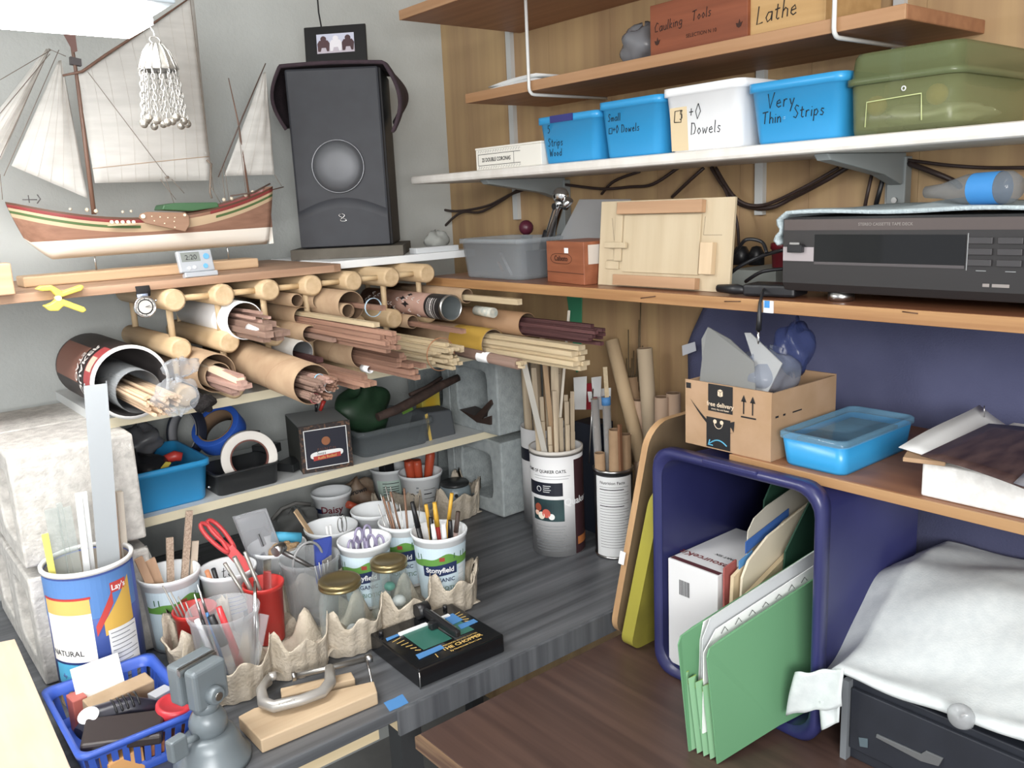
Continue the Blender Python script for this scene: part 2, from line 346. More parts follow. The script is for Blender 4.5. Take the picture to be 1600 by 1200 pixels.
part('desktop', MB().bb(.632, 1.42, -.3, 1.055, D-.022, D), wood('dark walnut', '#43302b', '#5a4239', 'y', .4, 30), t, bev=.001)
part('edge_trim', MB().bb(.622, .6318, -.3, 1.055, D-.022, D-.001), wood('worn edge', '#5d4335', '#a98862', 'y', .6, 40, .45, .8), t)
for x, y in ((.67, 1.0), (1.37, 1.0), (.67, -.25), (1.37, -.25)): part('leg', MB().bb(x-.02, x+.02, y-.02, y+.02, -1.52, D-.0221), MC['dark steel'], t)
tapeblue = mat('blue masking tape', '#3f7fc0', .7)
single('tape_scrap', MB().grid(lambda a, c: V((.595+.035*a+.006*c, 1.079+.028*c, T+.0006+.0004*math.sin(9*a))), 5, 2), tapeblue, 'scrap of blue masking tape stuck near the front edge of the grey table', 'tape')
single('bench_clip', MB().bb(.335, .36, 1.085, 1.105, T, T+.006).cyl((.345, 1.095, T+.006), (.345, 1.095, T+.009), .004), mat('blue grey metal', '#7f9cae', .4, .6), 'small blue-grey metal plate with a screw at the front edge beside the vise', 'plate', bev=.001)

# ------------------------------------------------------------------ concrete blocks and the two white boards
concl = mat('pale concrete', '#c9c6c0', .95, 0, '#aeaba6', (60, 60, 60), bump=.5, bsc=160)
concb = mat('grey blue concrete', '#a2abad', .95, 0, '#929b9d', (50, 50, 50), bump=.5, bsc=200)
def block(x0, y0, z0, m, lab, h=.194):
    b = MB(); n = 28
    for s in (0, 1):
        ya, yb = y0+.2*s, y0+.2*(s+1); cy, cz = (ya+yb)/2, z0+h/2; loops = []
        def sq(hw, hh, r, x, yo=0):
            o = []
            for i in range(n):
                t = 2*PI*(i+.5)/n; c, q = math.cos(t), math.sin(t); k = 1/((abs(c)**r+abs(q)**r)**(1/r)); o.append((x, cy+yo+hw*c*k, cz+hh*q*k))
            return o
        yo = .004 if s == 0 else -.004
        L = [sq(.0999, h/2, 60, x0), sq(.0999, h/2, 60, x0+.194), sq(.066, h/2-.034, 7, x0+.194, yo), sq(.062, h/2-.037, 7, x0, yo)]
        vs = sum(L, []); b.add(vs, [(j*n+i, j*n+(i+1) % n, ((j+1) % 4)*n+(i+1) % n, ((j+1) % 4)*n+i) for j in range(4) for i in range(n)])
    return single('concrete_block', b, m, lab, 'concrete block', bev=.004)
block(.205, 1.55, T, concl, 'pale concrete block on the left, lower one of its stack on the table')
block(.205, 1.55, T+.212, concl, 'pale concrete block on the left, upper one behind the tall metal channel')
block(1.246, 1.6, T, concb, 'bluish grey concrete block standing on the table behind the oats canister')
block(1.240, 1.595, T+.212, concb, 'bluish grey concrete block on top of another, with a dark hook inside')
cream = mat('cream board edge', '#ddd3b4', .5); whb = mat('white board', '#d5d9da', .4)
def wboard(lab, x0, x1, y0, z0, z1):
    t = thing('storage_board', lab, 'shelf board', ((x0+x1)/2, 1.8, z0)); part('board', MB().bb(x0, x1, y0, 1.98, z0, z1), whb, t)
    part('edge_band', MB().bb(x0, x1, y0-.0012, y0-.0001, z0, z1), cream, t, 'cream edge band')
wboard('cream-edged white board under the wooden tube rack', .37, 1.38, 1.62, -.366, -.348)
wboard('cream-edged white board holding the blue tub and the dark cigar carton', .25, 1.40, 1.66, -.578, -.560)
hk = MB(); P = [at(*q, X=1.234) for q in ((718, 640), (742, 650), (766, 625), (768, 632), (752, 655), (766, 650), (766, 664), (745, 660))]
hk.poly(P, (.05, 0, 0)); single('dark_hook', hk, mat('dark brown metal', '#3a2a24', .5), 'dark brown V-shaped metal hook inside the upper bluish block', 'hook')

# ------------------------------------------------------------------ plywood top, tube rack
ply = wood('plywood', '#9a755a', '#b48f72', 'x', .6, 40)
b = MB(); y0 = 1.6
pts = [(-.3, y0, -.128), (.84, y0, -.128), (.858, y0+.006, -.128), (.866, y0+.02, -.128), (.866, 1.97, -.128), (-.3, 1.97, -.128)]
b.poly(pts, (0, 0, .015)); single('plywood_board', b, ply, 'brown plywood board with a rounded corner under the ship model', 'board', bev=.001)
single('plank_offcut', MB().bb(-.25, .262, 1.585, 1.62, -.1125, -.062), wood('offcut', '#b98a66', '#caa07c', 'x', .6, 40), 'short brown plank lying on the left end of the plywood', 'plank', bev=.002)
pine = wood('pine rail', '#b89a70', '#cdb088', 'y', .6, 50, .3, .7)
t = thing('tube_rack', 'pine dowel rack holding cardboard tubes of wood strips', 'rack', (.78, 1.75, -.348))
RX = [.511+.091*k for k in range(7)]; RZ = (-.3268, -.238, -.149)
for x in RX:
    for z in RZ:
        b = MB().lathe((x, 1.585, z), [(.0165, 0), (.0205, .004), (.0205, .301), (.0165, .305)], 18, (0, 1, 0), True, True, True)
        part('rail', b, pine, t)
    b = MB()
    for z0, z1 in ((RZ[0]+.0165, RZ[1]-.0165), (RZ[1]+.0165, RZ[2]-.0165)):
        for y in (1.625, 1.85): part('post', MB().cyl((x, y, z0), (x, y, z1), .0062, n=10), wood('pine post', '#c0a47c', '#d2b890', 'z', .6, 50), t)
for x0, x1 in zip(RX, RX[1:]):
    for y in (1.615, 1.86): part('cross_dowel', MB().cyl((x0+.0165, y, RZ[2]), (x1-.0165, y, RZ[2]), .0058, n=10), wood('pine cross', '#c9a878', '#dcc194', 'x', .6, 50), t)
single('white_board', MB().bb(.876, 1.26, 1.68, 1.985, -.1285, -.112), mat('bright white board', '#e6eaec', .4), 'small white board under the speaker plinth', 'board', bev=.001)

def PX(pts, **k): return [at(a, c, **k) for a, c in pts]
# ------------------------------------------------------------------ ship model on its stand
YS = 1.76
single('ship_stand', MB().poly([(.300, 1.725, -.1127), (.735, 1.725, -.1127), (.735, 1.79, -.1127), (.300, 1.79, -.1127)], (0, 0, .019)), wood('stand wood', '#b8956f', '#c6a581', 'x', .5, 30), 'long light wooden base bar under the ship model', 'ship stand', bev=.003)
ship = thing('ship_model', 'wooden sailing ship model with white sails and striped brown hull', 'model ship', (.54, YS, -.0935))
hb = MB(); NS = 40
def sheer(s): return .037+s*(-.1633)+s*s*.1763
def hullring(s, sgn):
    zs = sheer(s); zk = -.068+.040*max(0, 1-s/.10)**1.2; wl = max(zk+.001, -.035+.002*s)
    B = .056*min(1, (s/.16)**.5 if s > 0 else 0)*(1-.62*max(0, (s-.55)/.45)**2)+.002
    zz = [zk, zk+.3*(wl-zk), zk+.65*(wl-zk), wl]; top = zs-.027
    zz += [wl+(top-wl)*q for q in (.2, .4, .6, .8, 1)]+[zs-.020, zs-.015, zs-.010, zs-.004, zs]
    out = []
    for z in zz:
        q = max(0, (z-zk)/(zs-zk)); x = .298+.491*s+.020*(1-q)**1.2*(1-s)**5-.017*(1-q)*s**4
        out.append(V((x, YS+sgn*B*(q**.42)*(1-.12*q*q), z)))
    return out
RM = [0, 0, 0, 1, 1, 1, 1, 1, 2, 3, 2, 4, 5]
for sgn in (-1, 1):
    R = [hullring(i/NS, sgn) for i in range(NS+1)]
    for j in range(13):
        hb.mi = RM[j]
        for i in range(NS):
            m = RM[j]
            if j == 9 and .42 < i/NS < .72: m = 2
            if j == 11 and .5 < i/NS < .7: m = 1
            hb.mi = m; hb.add([R[i][j], R[i+1][j], R[i+1][j+1], R[i][j+1]], [(0, 1, 2, 3)], True)
a, c = hullring(1, -1), hullring(1, 1); hb.mi = 1; hb.add(a+c[::-1], [tuple(range(28))])
hullm = [mat('ship white bottom', '#f0ebe0', .4), wood('ship hull planks', '#8a6350', '#a07660', 'x', .4, 60), mat('ship cream strake', '#c3a886', .4), mat('ship green strake', '#4f6b3c', .4), mat('ship red strake', '#8e3434', .4), mat('ship dark cap', '#5e4030', .5)]
part('hull', hb, hullm, ship)
dk = MB(); L = [hullring(i/NS, -1)[-1] for i in range(NS+1)]; Rr = [hullring(i/NS, 1)[-1] for i in range(NS+1)]
for i in range(NS): dk.add([p-V((0, 0, .008)) for p in (L[i], L[i+1], Rr[i+1], Rr[i])], [(0, 1, 2, 3)])
part('deck', dk, wood('ship deck', '#b28a62', '#c39a70', 'x', .5, 60), ship)
rl = MB(); a = at(418, 357, Y=YS); rl.bb(a.x, a.x+.009, YS-.003, YS+.003, -.0675, -.034).mat(1).bb(a.x+.0015, a.x+.01, YS-.003, YS+.003, -.0335, .028); part('rudder', rl, [hullm[0], hullm[1]], ship)
lb = MB().poly(PX(((217, 340), (220, 334), (230, 331), (290, 332), (296, 338), (296, 352), (290, 362), (262, 356), (228, 349)), Y=1.6965), (0, .004, 0)); lbo = part('leeboard', lb, wood('leeboard wood', '#8f6a52', '#9c775e', 'x', .5, 50), ship, bev=.001)
for q in ((237, 338), (250, 339), (262, 340), (273, 340), (241, 345), (257, 349), (272, 346), (273, 355)):
    p = at(*q, Y=1.6964); part('peg', MB().cyl(p, p-V((0, .0015, 0)), .0012, n=6), mat('ivory peg', '#e8dcc0', .5), lbo)
for q in ((223, 338, .004), (288, 336, .0025)):
    p = at(q[0], q[1], Y=1.6964); part('boss', MB().cyl(p, p-V((0, .003, 0)), q[2], n=12), MC['ivory peg'], lbo)
for x in (174, 182, 191, 200, 208): p = at(x, 347, Y=1.698); part('deadeye', MB().cyl(p, p-V((0, .004, 0)), .0032, n=12), MC['ivory peg'], ship)
p = at(191, 351, Y=1.697); part('channel', MB().box(p, (.05, .006, .0025)), hullm[2], ship)
part('hatch', MB().poly(PX(((253, 328), (256, 320), (275, 317), (340, 316), (343, 324), (300, 330)), Y=1.74), (0, .05, 0)), mat('ship hatch green', '#3f6a45', .5), ship, bev=.002)
rope = mat('rope', '#7d6f63', .8); spar = wood('ship spar', '#6b4c3e', '#7d5b4a', 'z', .5, 60)
part('mast', MB().path(PX(((104, 20), (113, 75), (120, 120), (132, 215), (147, 335)), Y=YS), [.0022, .003, .0034, .0038, .0044], 10), spar, ship)
part('masthead', MB().poly(PX(((110, 88), (127, 92), (128, 103), (111, 100)), Y=YS-.006), (0, .012, 0)), mat('ship dark iron', '#4b4648', .5), ship)
part('topmast_flag', MB().poly(PX(((95, 46), (117, 48), (121, 80), (115, 82)), Y=YS-.005), (0, .0012, 0)), mat('ship dark cloth', '#7a5a54', .8), ship)
part('gaff', MB().path(PX(((98, 118), (128, 112), (165, 86), (220, 50), (312, -14)), Y=YS-.008), [.0018, .0026, .0028, .0022, .0012], 8), spar, ship)
part('mizzen_mast', MB().path(PX(((357, 122), (372, 190), (390, 312)), Y=YS), [.0009, .0016, .0026], 8), spar, ship)
part('mizzen_yard', MB().path(PX(((415, 99), (380, 180), (341, 277)), Y=YS-.004), [.0011, .0016, .0011], 8), mat('dark spar', '#57433a', .5), ship)
part('stern_boom', MB().path(PX(((416, 299), (443, 292)), Y=YS), .0013, 6), MC['dark spar'], ship)
part('stern_rail', MB().path(PX(((360, 306), (395, 301), (422, 287)), Y=YS-.03), .0018, 6), MC['dark spar'], ship)
sail = mat('sail cloth', '#d4d2cd', .9, 0, '#c6c4bf', (9, 9, 60), alpha=.93); seam = mat('sail seam', '#b9b3aa', .9)
def sailq(c, bulge, y, lab=None, seams=6):
    P = PX(c, Y=y)
    def fn(a, b_):
        p = P[0]*(1-a)*(1-b_)+P[1]*a*(1-b_)+P[2]*a*b_+P[3]*(1-a)*b_
        return p+V((0, -bulge*math.sin(PI*a)*math.sin(PI*min(1, b_*1.02))+.0012*math.sin(17*a+5*b_)*math.sin(9*b_), 0))
    o = part('sail', MB().sheet(fn, 16, 16, .0006), sail, ship, lab)
    for k in range(1, seams):
        part('seam', MB().path([fn(k/seams, j/10)+V((0, -.0007, 0)) for j in range(11)], .0003, 4), seam, o)
    return o, fn
o, fn = sailq(((120, 114), (302, -7), (331, 282), (148, 286)), .03, YS-.002, 'large four-cornered mainsail', 9)
part('reef_band', MB().path([fn(j/14, .865)+V((0, -.0008, 0)) for j in range(15)], .0008, 4), mat('reef cord', '#b79e86', .9), o)
sailq(((91, 95), (96, 94), (137, 310), (18, 259)), .012, YS, 'three-cornered foresail', 6)
sailq(((411, 113), (415, 112), (429, 273), (350, 275)), .01, YS+.002, 'three-cornered mizzen sail', 4)
sailq(((72, 76), (76, 78), (2, 250), (-95, 290)), .012, YS, 'jib in the glare of the lamp', 5)
for pts in (((78, 76), (0, 246)), ((92, 78), (6, 275)), ((75, 76), (103, 88)), ((137, 112), (261, 276)), ((372, 196), (384, 300)), ((297, 0), (334, 300)), ((350, 256), (358, 314)), ((346, 262), (352, 312)), ((429, 273), (440, 291)), ((250, 280), (275, 312)), ((258, 276), (272, 318)), ((268, 280), (288, 302)), ((330, 292), (345, 318)), ((0, 272), (4, 312)), ((80, 78), (-60, 160)), ((78, 84), (-40, 225))):
    part('rigging_line', MB().path(PX(pts, Y=YS-(.038 if pts[0] == (137, 112) else .012)), .0006, 4), rope, ship)
part('rigging_block', MB().ball(at(262, 277, Y=YS-.012), .003, 8), rope, ship)
part('tackle', MB().path(PX(((323, 250), (330, 256), (328, 300), (331, 310)), Y=YS-.006), .0022, 6), rope, ship)
an = MB().path(PX(((35, 312), (58, 312)), Y=1.72), .0009, 6).path(PX(((58, 304), (63, 311), (58, 318)), Y=1.72), .0011, 6).path(PX(((44, 305), (46, 317)), Y=1.72), .0008, 6); part('anchor', an, MC['ship dark iron'], ship)
for q in ((150, 330, .004), (192, 331, .003), (205, 330, .003), (136, 328, .004), (110, 327, .003), (350, 312, .004), (362, 310, .004), (395, 300, .004), (412, 302, .003), (384, 305, .004)): part('deck_fitting', MB().ball(at(q[0], q[1], Y=YS-.02), q[2], 8), mat('pale fitting', '#cdbfa8', .6), ship)
for px in (149, 358):
    p = at(px, 410, Y=YS); part('stand_rod', MB().cyl((p.x, YS, -.0935), (p.x, YS, -.062), .0016, n=8), steel, ship)

# ------------------------------------------------------------------ bench lamp with pull chain, bead tassel
lt = thing('bench_lamp', 'bright tube lamp hanging over the ship model at the top left', 'lamp', (-.1, 1.25, .25))
part('diffuser', MB().bb(-.62, .402, 1.195, 1.30, .24, .258), mat('lit lamp diffuser', (1, .98, .95), .5, emit=46), lt)
part('housing', MB().poly([(-.66, 1.15, .2585), (-.66, 1.15, .285), (-.66, 1.18, .33), (-.66, 1.26, .33), (-.66, 1.315, .285), (-.66, 1.315, .2585)], (1.078, 0, 0)), mat('pale blue lamp housing', '#b4c2cc', .4), lt, bev=.002)
part('chain_switch', MB().box((.424, 1.295, .272), (.010, .012, .010)), white, lt, bev=.001)
for x in (-.5, .3): part('hanging_chain', MB().path([(x, 1.26, .33), (x, 1.26, .92)], .002, 6), steel, lt)
part('pull_cord', MB().path([(.424, 1.295, .2665), (.430, 1.296, .259), (.436, 1.299, .252), (.437, 1.30, .2465)], .0009, 6), white, lt)
ta = thing('bead_tassel', 'silver chain tassel with round beads hanging from the lamp cord', 'tassel', (.437, 1.30, .13))
silv = mat('bright silver', '#a9a7a2', .35, .6)
cx, cy = .437, 1.30
part('ring', MB().path([(cx+.007*math.cos(a), cy+.003*math.sin(a), .2405+.0055*math.sin(a)) for a in [2*PI*i/16 for i in range(16)]], .0012, 6, True), silv, ta)
part('bell', MB().lathe((cx, cy, .200), [(.0245, 0), (.0255, .003), (.023, .006), (.0215, .016), (.016, .027), (.010, .034), (.004, .036)], 24), mat('silver bell', '#9d9a94', .4, .6), ta)
for i in range(14): 
    a = 2*PI*i/14; part('bell_rib', MB().path([(cx+r*math.cos(a), cy+r*math.sin(a), .200+z) for r, z in ((.0265, .001), (.0235, .010), (.018, .025), (.010, .035))], .0014, 6), silv, ta)
for i in range(14):
    a = 2*PI*i/14; ln = .064+.004*math.sin(i*2.1)
    P = [V((cx+(.0235+.006*q/24)*math.cos(a), cy+(.0235+.006*q/24)*math.sin(a), .200-ln*q/24)) for q in range(25)]; tn = V((-math.sin(a), math.cos(a), 0))
    b = MB()
    for k in range(9):
        c0 = P[0].lerp(P[-1], (k+.5)/9); up = V((0, 0, 1)); sd = tn if k % 2 else V((math.cos(a), math.sin(a), 0)); b.path([c0+up*(.0046*math.cos(w_))+sd*(.0024*math.sin(w_)) for w_ in [2*PI*j/10 for j in range(10)]], .0007, 4, True)
    ch = part('chain', b, silv, ta); part('bead', MB().ball(P[-1]-V((0, 0, .0055)), .0056, 12), mat('silver bead', '#a09a90', .3, .7), ch)

# ------------------------------------------------------------------ clamp, watch, timer on the plywood edge
yel = mat('yellow plastic', '#e6d04a', .4)
sc = thing('spring_clamp', 'yellow plastic spring clamp biting the plywood edge', 'clamp', (.33, 1.59, -.13))
part('upper_jaw', MB().poly(PX(((56, 452), (64, 447), (82, 446), (92, 452), (98, 456), (128, 445), (132, 448), (128, 454), (98, 464), (88, 462), (80, 454), (66, 455)), Y=1.582), (0, .016, 0)), yel, sc, bev=.002)
part('lower_jaw', MB().poly(PX(((68, 478), (78, 486), (92, 486), (100, 478), (130, 489), (136, 485), (132, 480), (100, 468), (90, 466), (84, 472), (76, 476)), Y=1.582), (0, .016, 0)), yel, sc, bev=.002)
p = at(92, 466, Y=1.581); part('spring_pin', MB().cyl(p, p+V((0, .018, 0)), .0045, n=14), mat('pale yellow', '#f1e9a8', .4), sc)
wt = thing('wrist_watch', 'steel wrist watch hanging by its black strap from the plywood edge', 'watch', (.455, 1.59, -.165))
part('strap', MB().sheet(lambda a, c: at(211, 448, Y=1.5925)+V((.024*a, -.0006*math.sin(6*c)-.003*math.sin(PI*c), -.018*c)), 3, 6, .0016), mat('black nylon strap', '#1d1b1b', .9), wt)
part('link', MB().sheet(lambda a, c: at(214, 460, Y=1.590)+V((.018*a, 0, -.010*c)), 2, 2, .002), mat('blue white link', '#a9b9d8', .3, .4), wt)
p = at(225.5, 479, Y=1.590)
part('case', MB().lathe(p, [(.0001, .0), (.0185, 0), (.0195, .003), (.0185, .007), (.0165, .0075), (.016, .006), (.0001, .006)], 32, (0, -1, 0)), chrome, wt)
dl = part('dial', MB().cyl(p-V((0, .0061, 0)), p-V((0, .0064, 0)), .0158, n=28), mat('silver dial', '#b9b6b0', .5), wt)
part('dial_ring', MB().lathe(p-V((0, .0066, 0)), [(.0125, 0), (.0135, .0002), (.0118, .0002), (.0115, 0)], 28, (0, -1, 0)), ink, dl)
for k in range(12): a = PI*k/6; q = V((math.sin(a), 0, math.cos(a))); part('hour_mark', MB().bar(p-V((0, .0068, 0))+q*.0135, p-V((0, .0068, 0))+q*.0155, .0012, .0004), ink, dl)
for ln, a in ((.008, 1.35), (.011, 1.75)): q = V((math.sin(a), 0, math.cos(a))); part('hand', MB().bar(p-V((0, .007, 0)), p-V((0, .007, 0))+q*ln, .0012, .0004), ink, dl)
part('crown', MB().cyl(p+V((.0185, -.004, .008)), p+V((.022, -.004, .010)), .002, n=8), chrome, wt)
tm = thing('kitchen_timer', 'small silver digital timer with blue buttons standing on the plywood', 'timer', (.572, 1.63, -.1127))
tu = V((1, .05, 0)).normalized(); tv = V((-.02, .28, 1)).normalized(); to = V((.5385, 1.605, -.1122))
tf = flat(to, tu, tv); sl = mat('silver plastic', '#b4bac2', .35, .3)
def slab(fn, u0, u1, v0, v1, d0, d1): return [fn(u0, v0, d0), fn(u1, v0, d0), fn(u1, v1, d0), fn(u0, v1, d0)], fn(0, 0, d1)-fn(0, 0, d0)
part('body', MB().poly(*slab(tf, -.003, .062, .010, .050, -.010, 0)), sl, tm, bev=.002)
part('foot', MB().poly(*slab(tf, .003, .066, 0, .0095, -.014, .001)), sl, tm, bev=.002)
part('screen', MB().patch(tf, .003, .038, .029, .0465, .0006, 1), mat('lcd grey', '#7d837f', .3), tm)
part('digits', MB().text('2:20', .013, lambda a, c, d: tf(.021+a, .0325+c, .0011)), ink, tm)
for u, v, r in ((.013, .017, .003), (.0235, .018, .003)): part('button', MB().cyl(tf(u, v, 0), tf(u, v, .002), r, n=12), mat('pale button', '#d7dade', .3), tm)
for u, v, r in ((.050, .037, .0055), (.045, .019, .0045)): part('button', MB().cyl(tf(u, v, 0), tf(u, v, .0015), r, n=16), mat('blue button', '#5b9fd0', .3), tm)

# ------------------------------------------------------------------ speaker on its plinth, cloth and photo frame
SA = math.radians(-37)
f0 = at(542, 386, Z=-.088); SPV = V((.956, 1.865, 0)); mv = f0-(SPV+V((math.sin(SA)*.11, -math.cos(SA)*.11, 0))); mv.z = 0
GX = Matrix.Translation(mv) @ turn(SPV, SA); ctr = GX @ SPV
single('speaker_plinth', MB().bb(.832, 1.085, 1.735, 1.965, -.1118, -.0885), mat('olive brown board', '#5d574d', .8, 0, '#544e45', (30, 30, 30)), 'flat olive-brown slab under the black speaker', 'plinth', bev=.001)
sp = thing('speaker', 'tall dark grey bookshelf speaker with a round silver-rimmed driver', 'speaker', (ctr.x, ctr.y, -.088))
spk = mat('charcoal speaker', '#292c34', .6, 0, '#25272f', (30, 30, 30)); S0, S1 = .852, 1.060
part('cabinet', MB().bb(S0+.004, S1, 1.772, 1.965, -.088, .30), mat('black speaker vinyl', '#232225', .6), sp, bev=.004)
part('baffle', MB().bb(S0, S1-.004, 1.755, 1.7715, -.087, .30), spk, sp, bev=.005)
c0 = V((.952, 1.754, .09))
part('driver', MB().lathe(c0, [(.0001, .011), (.028, .0105), (.046, .008), (.0555, .003), (.0565, .0)], 40, (0, -1, 0)), mat('driver mesh', '#54565b', .45, .3), sp)
part('driver_ring', MB().lathe(c0, [(.0568, 0), (.0585, .003), (.0572, .0045), (.0555, .003)], 40, (0, -1, 0), close=True), mat('driver rim', '#7b7d82', .3, .6), sp)
part('lower_lip', MB().grid(lambda a, c: V((S0+.002+(S1-S0-.008)*a, 1.7545-.006*c*(2-c)*1.0, -.006+.028*math.sin(PI*a)-.028*c*.8)), 20, 5), spk, sp)
part('lower_panel', MB().grid(lambda a, c: V((S0+.002+(S1-S0-.008)*a, 1.7485+.003*c, (-.028+.028*math.sin(PI*a))*(1-c)-.084*c)), 20, 4), spk, sp)
p = V((.953, 1.7465, -.022)); part('emblem', MB().path([p+V((.0085*math.sin(2*a)*.8-.002*math.cos(a), 0, .008*math.cos(a))) for a in [2*PI*i/30 for i in range(31)]], .0007, 5), chrome, sp)
pur = mat('dark plum cloth', '#41313a', .95, 0, '#372a32', (40, 40, 40), bump=.4, bsc=200)
def drape(a, c):
    y = 1.752+.205*c; t_ = a*.52+ .0
    L0 = .135; L1 = .125; W = S1-S0+.02; tot = L0+W+L1; q = a*tot
    if q < L0: x, z = S0-.012-.024*math.sin(PI*(L0-q)/L0)+.006*math.sin(9*c+2), (.308)-(L0-q)*(1-.12*math.sin(2*c))
    elif q < L0+W: x, z = S0-.010+(q-L0), .3065+.0035*math.sin(PI*(q-L0)/W)
    else: k = q-L0-W; x, z = S1+.008+.030*math.sin(PI*k/L1*.9)+.004*math.sin(8*c), (.308)-k*(.75+.45*(1-c))
    return V((x, y, z))
dr = single('speaker_cloth', MB().sheet(drape, 60, 14, .007), pur, 'dark plum cloth draped over the top of the speaker', 'cloth')
fr = thing('framed_picture', 'black photo frame standing on the cloth on top of the speaker', 'picture frame', (ctr.x, ctr.y-.05, .313))
fu = V((1, 0, .03)).normalized(); fv = V((0, .16, 1)).normalized(); ff = flat((.893, 1.80, .3135), fu, fv)
part('frame', MB().poly(*slab(ff, 0, .137, 0, .082, -.012, 0)), mat('gloss black', '#141416', .2), fr, bev=.002)
part('stand', MB().bar(ff(.068, .06, -.012), ff(.068, .004, -.05), .03, .003), black, fr)
part('photo', MB().patch(ff, .027, .110, .022, .064, .0008, 1), mat('photo sky', '#b9bcd0', .4), fr)
b = MB().patch(ff, .027, .110, .022, .034, .0011, 1); part('photo_ground', b, mat('photo sand', '#b3aab5', .5), fr)
for u, m in ((.042, '#4a2c30'), (.069, '#d9d6dc'), (.096, '#43272c')):
    b = MB(); b.poly([ff(u+x*1.15, v, .0012) for x, v in ((-.011, .026), (-.012, .043), (-.008, .050), (.008, .050), (.012, .043), (.010, .026), (.006, .026), (.004, .034), (-.004, .034), (-.006, .026))], ff(0, 0, .0004)-ff(0, 0, 0))
    b.cyl(ff(u, .053, .0012), ff(u, .053, .0016), .0065, n=12); part('photo_figure', b, mat('figure '+m, m, .6), fr)
single('frame_cord', MB().path([ff(.036, .07, -.016), ff(.036, .09, -.018), ff(.032, .12, -.02), ff(.030, .22, -.02)], .0018, 6), black, 'thin black cord rising from the photo frame', 'cord')
GX = None

# ------------------------------------------------------------------ cardboard tubes in the rack and the wood strips in them
def strips(o, n, wd, ht, y0, L, R, m, name, label, cat, grp, jit=.03, back=.12, floor=True, tilt=0, rnds=None, round_=False):
    """n parallel strips packed side by side, each an object of its own, lying in the lower part of a tube"""
    o = V(o); pitch = max(wd, ht)*1.12 if round_ else None; px, pz = (pitch, pitch) if round_ else (wd*1.06, ht*1.08)
    cells = []; k = int(R/min(px, pz))+2
    for j in range(-k, k+1):
        for i in range(-k, k+1):
            x, z = (i+(.5 if j % 2 else 0))*px, j*pz
            if math.hypot(abs(x)+wd/2, abs(z)+ht/2) < R: cells.append((z if floor else math.hypot(x, z), abs(x), x, z))
    cells.sort()
    for _, _, x, z in cells[:n]:
        l = L*(1-jit*9*rnd.random()**2) if jit else L
        a = o+V((x, back, z+tilt*(back))); c = o+V((x+jit*.10*(rnd.random()-.5), -l, z-tilt*l+jit*.08*(rnd.random()-.3)))
        b = MB()
        if round_: b.cyl(a, c, wd/2, n=8)
        else: b.bar(a, c, wd, ht)
        single(name, b, m, label, cat, grp)
red = wood('reddish strip wood', '#86604e', '#ab8068', 'y', .7, 60, rand=.22); pale = wood('pale strip wood', '#b5a07c', '#c8b491', 'y', .7, 60, rand=.15)
brown = wood('brown strip wood', '#7d6152', '#98796a', 'y', .7, 60, rand=.2); pink_ = wood('pinkish strip wood', '#a37d70', '#c09a8a', 'y', .7, 60, rand=.15); maroon = wood('maroon strip wood', '#4c2c2d', '#6b4140', 'y', .6, 60, rand=.2)
def ctube(o, d, label, L=.3, th=.0016, m=None, tilt=0, minside=None, name='cardboard_tube'):
    o = V(o); r = d/2; t = thing(name, label, 'tube', o)
    ax = V((0, 1, tilt)).normalized()
    part('wall', MB().lathe(o, [(r-th, L), (r, L), (r, 0), (r-th, 0)], 32, ax), m or kraft, t)
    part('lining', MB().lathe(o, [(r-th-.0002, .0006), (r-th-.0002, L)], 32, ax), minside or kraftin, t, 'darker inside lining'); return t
def seam_spiral(t, o, r, L, tilt=0): part('spiral_seam', MB().path([V(o)+V(((r+.0001)*math.cos(a), .002+L*a/12.6, (r+.0001)*math.sin(a)+tilt*L*a/12.6)) for a in [12.6*i/60 for i in range(61)]], .0003, 4), mat('kraft seam', '#94714f', .9), t)
# the red and black canister on the left
o = V((.418, 1.59, -.284)); t = thing('oats_drum', 'red and black printed drum lying open at the left of the rack', 'canister', o)
part('wall', MB().lathe(o, [(.060, .27), (.0632, .27), (.0632, .004), (.0655, .002), (.0655, -.004), (.0605, -.004)], 40, (0, 1, 0)), mat('canister black red', '#3b2b2b', .5), t)
part('rim', MB().lathe(o, [(.0606, -.0045), (.0662, -.0045), (.0662, .004), (.0635, .004)], 40, (0, 1, 0)), mat('grey white rim', '#d9d9d8', .5), t)
part('lining', MB().lathe(o, [(.0600, -.004), (.0600, .26), (.0001, .265)], 40, (0, 1, 0)), mat('foil lining', '#514c4c', .4, .3), t)
def dw(a, c, d): r = .0634+d; return o+V((r*math.cos(a/.0634), c, r*math.sin(a/.0634)))
b = MB(); b.patch(lambda a, c, d: dw(a, c, d), .0634*1.9, .0634*3.3, .012, .055, .0003, 16); part('red_panel', b, mat('canister red', '#a83a3c', .5), t)
b = MB(); b.patch(dw, .0634*2.1, .0634*3.2, .10, .26, .0003, 16); part('brown_band', b, mat('canister tan', '#8a5a4a', .6), t)
def dwt(u, v, d): return dw(.0634*2.72-u, .087-v, d)
b = MB().text('QUAKER', .026, dwt, .02, d=.0007); b.text('OATS', .022, lambda u, v, d: dwt(u, v-.024, d), .02, d=.0007); part('lettering', b, mat('white print', '#d8d4d0', .6), t)
b = MB().patch(dw, .0634*2.3, .0634*2.75, .02, .05, .0006, 6); part('picture', b, mat('cookie print', '#d9b39c', .6), t)
ct = ctube((.425, 1.575, -.300), .078, 'clear plastic sleeve of wood strips inside the red and black drum', .25, .0012, clear, minside=film, name='plastic_sleeve')
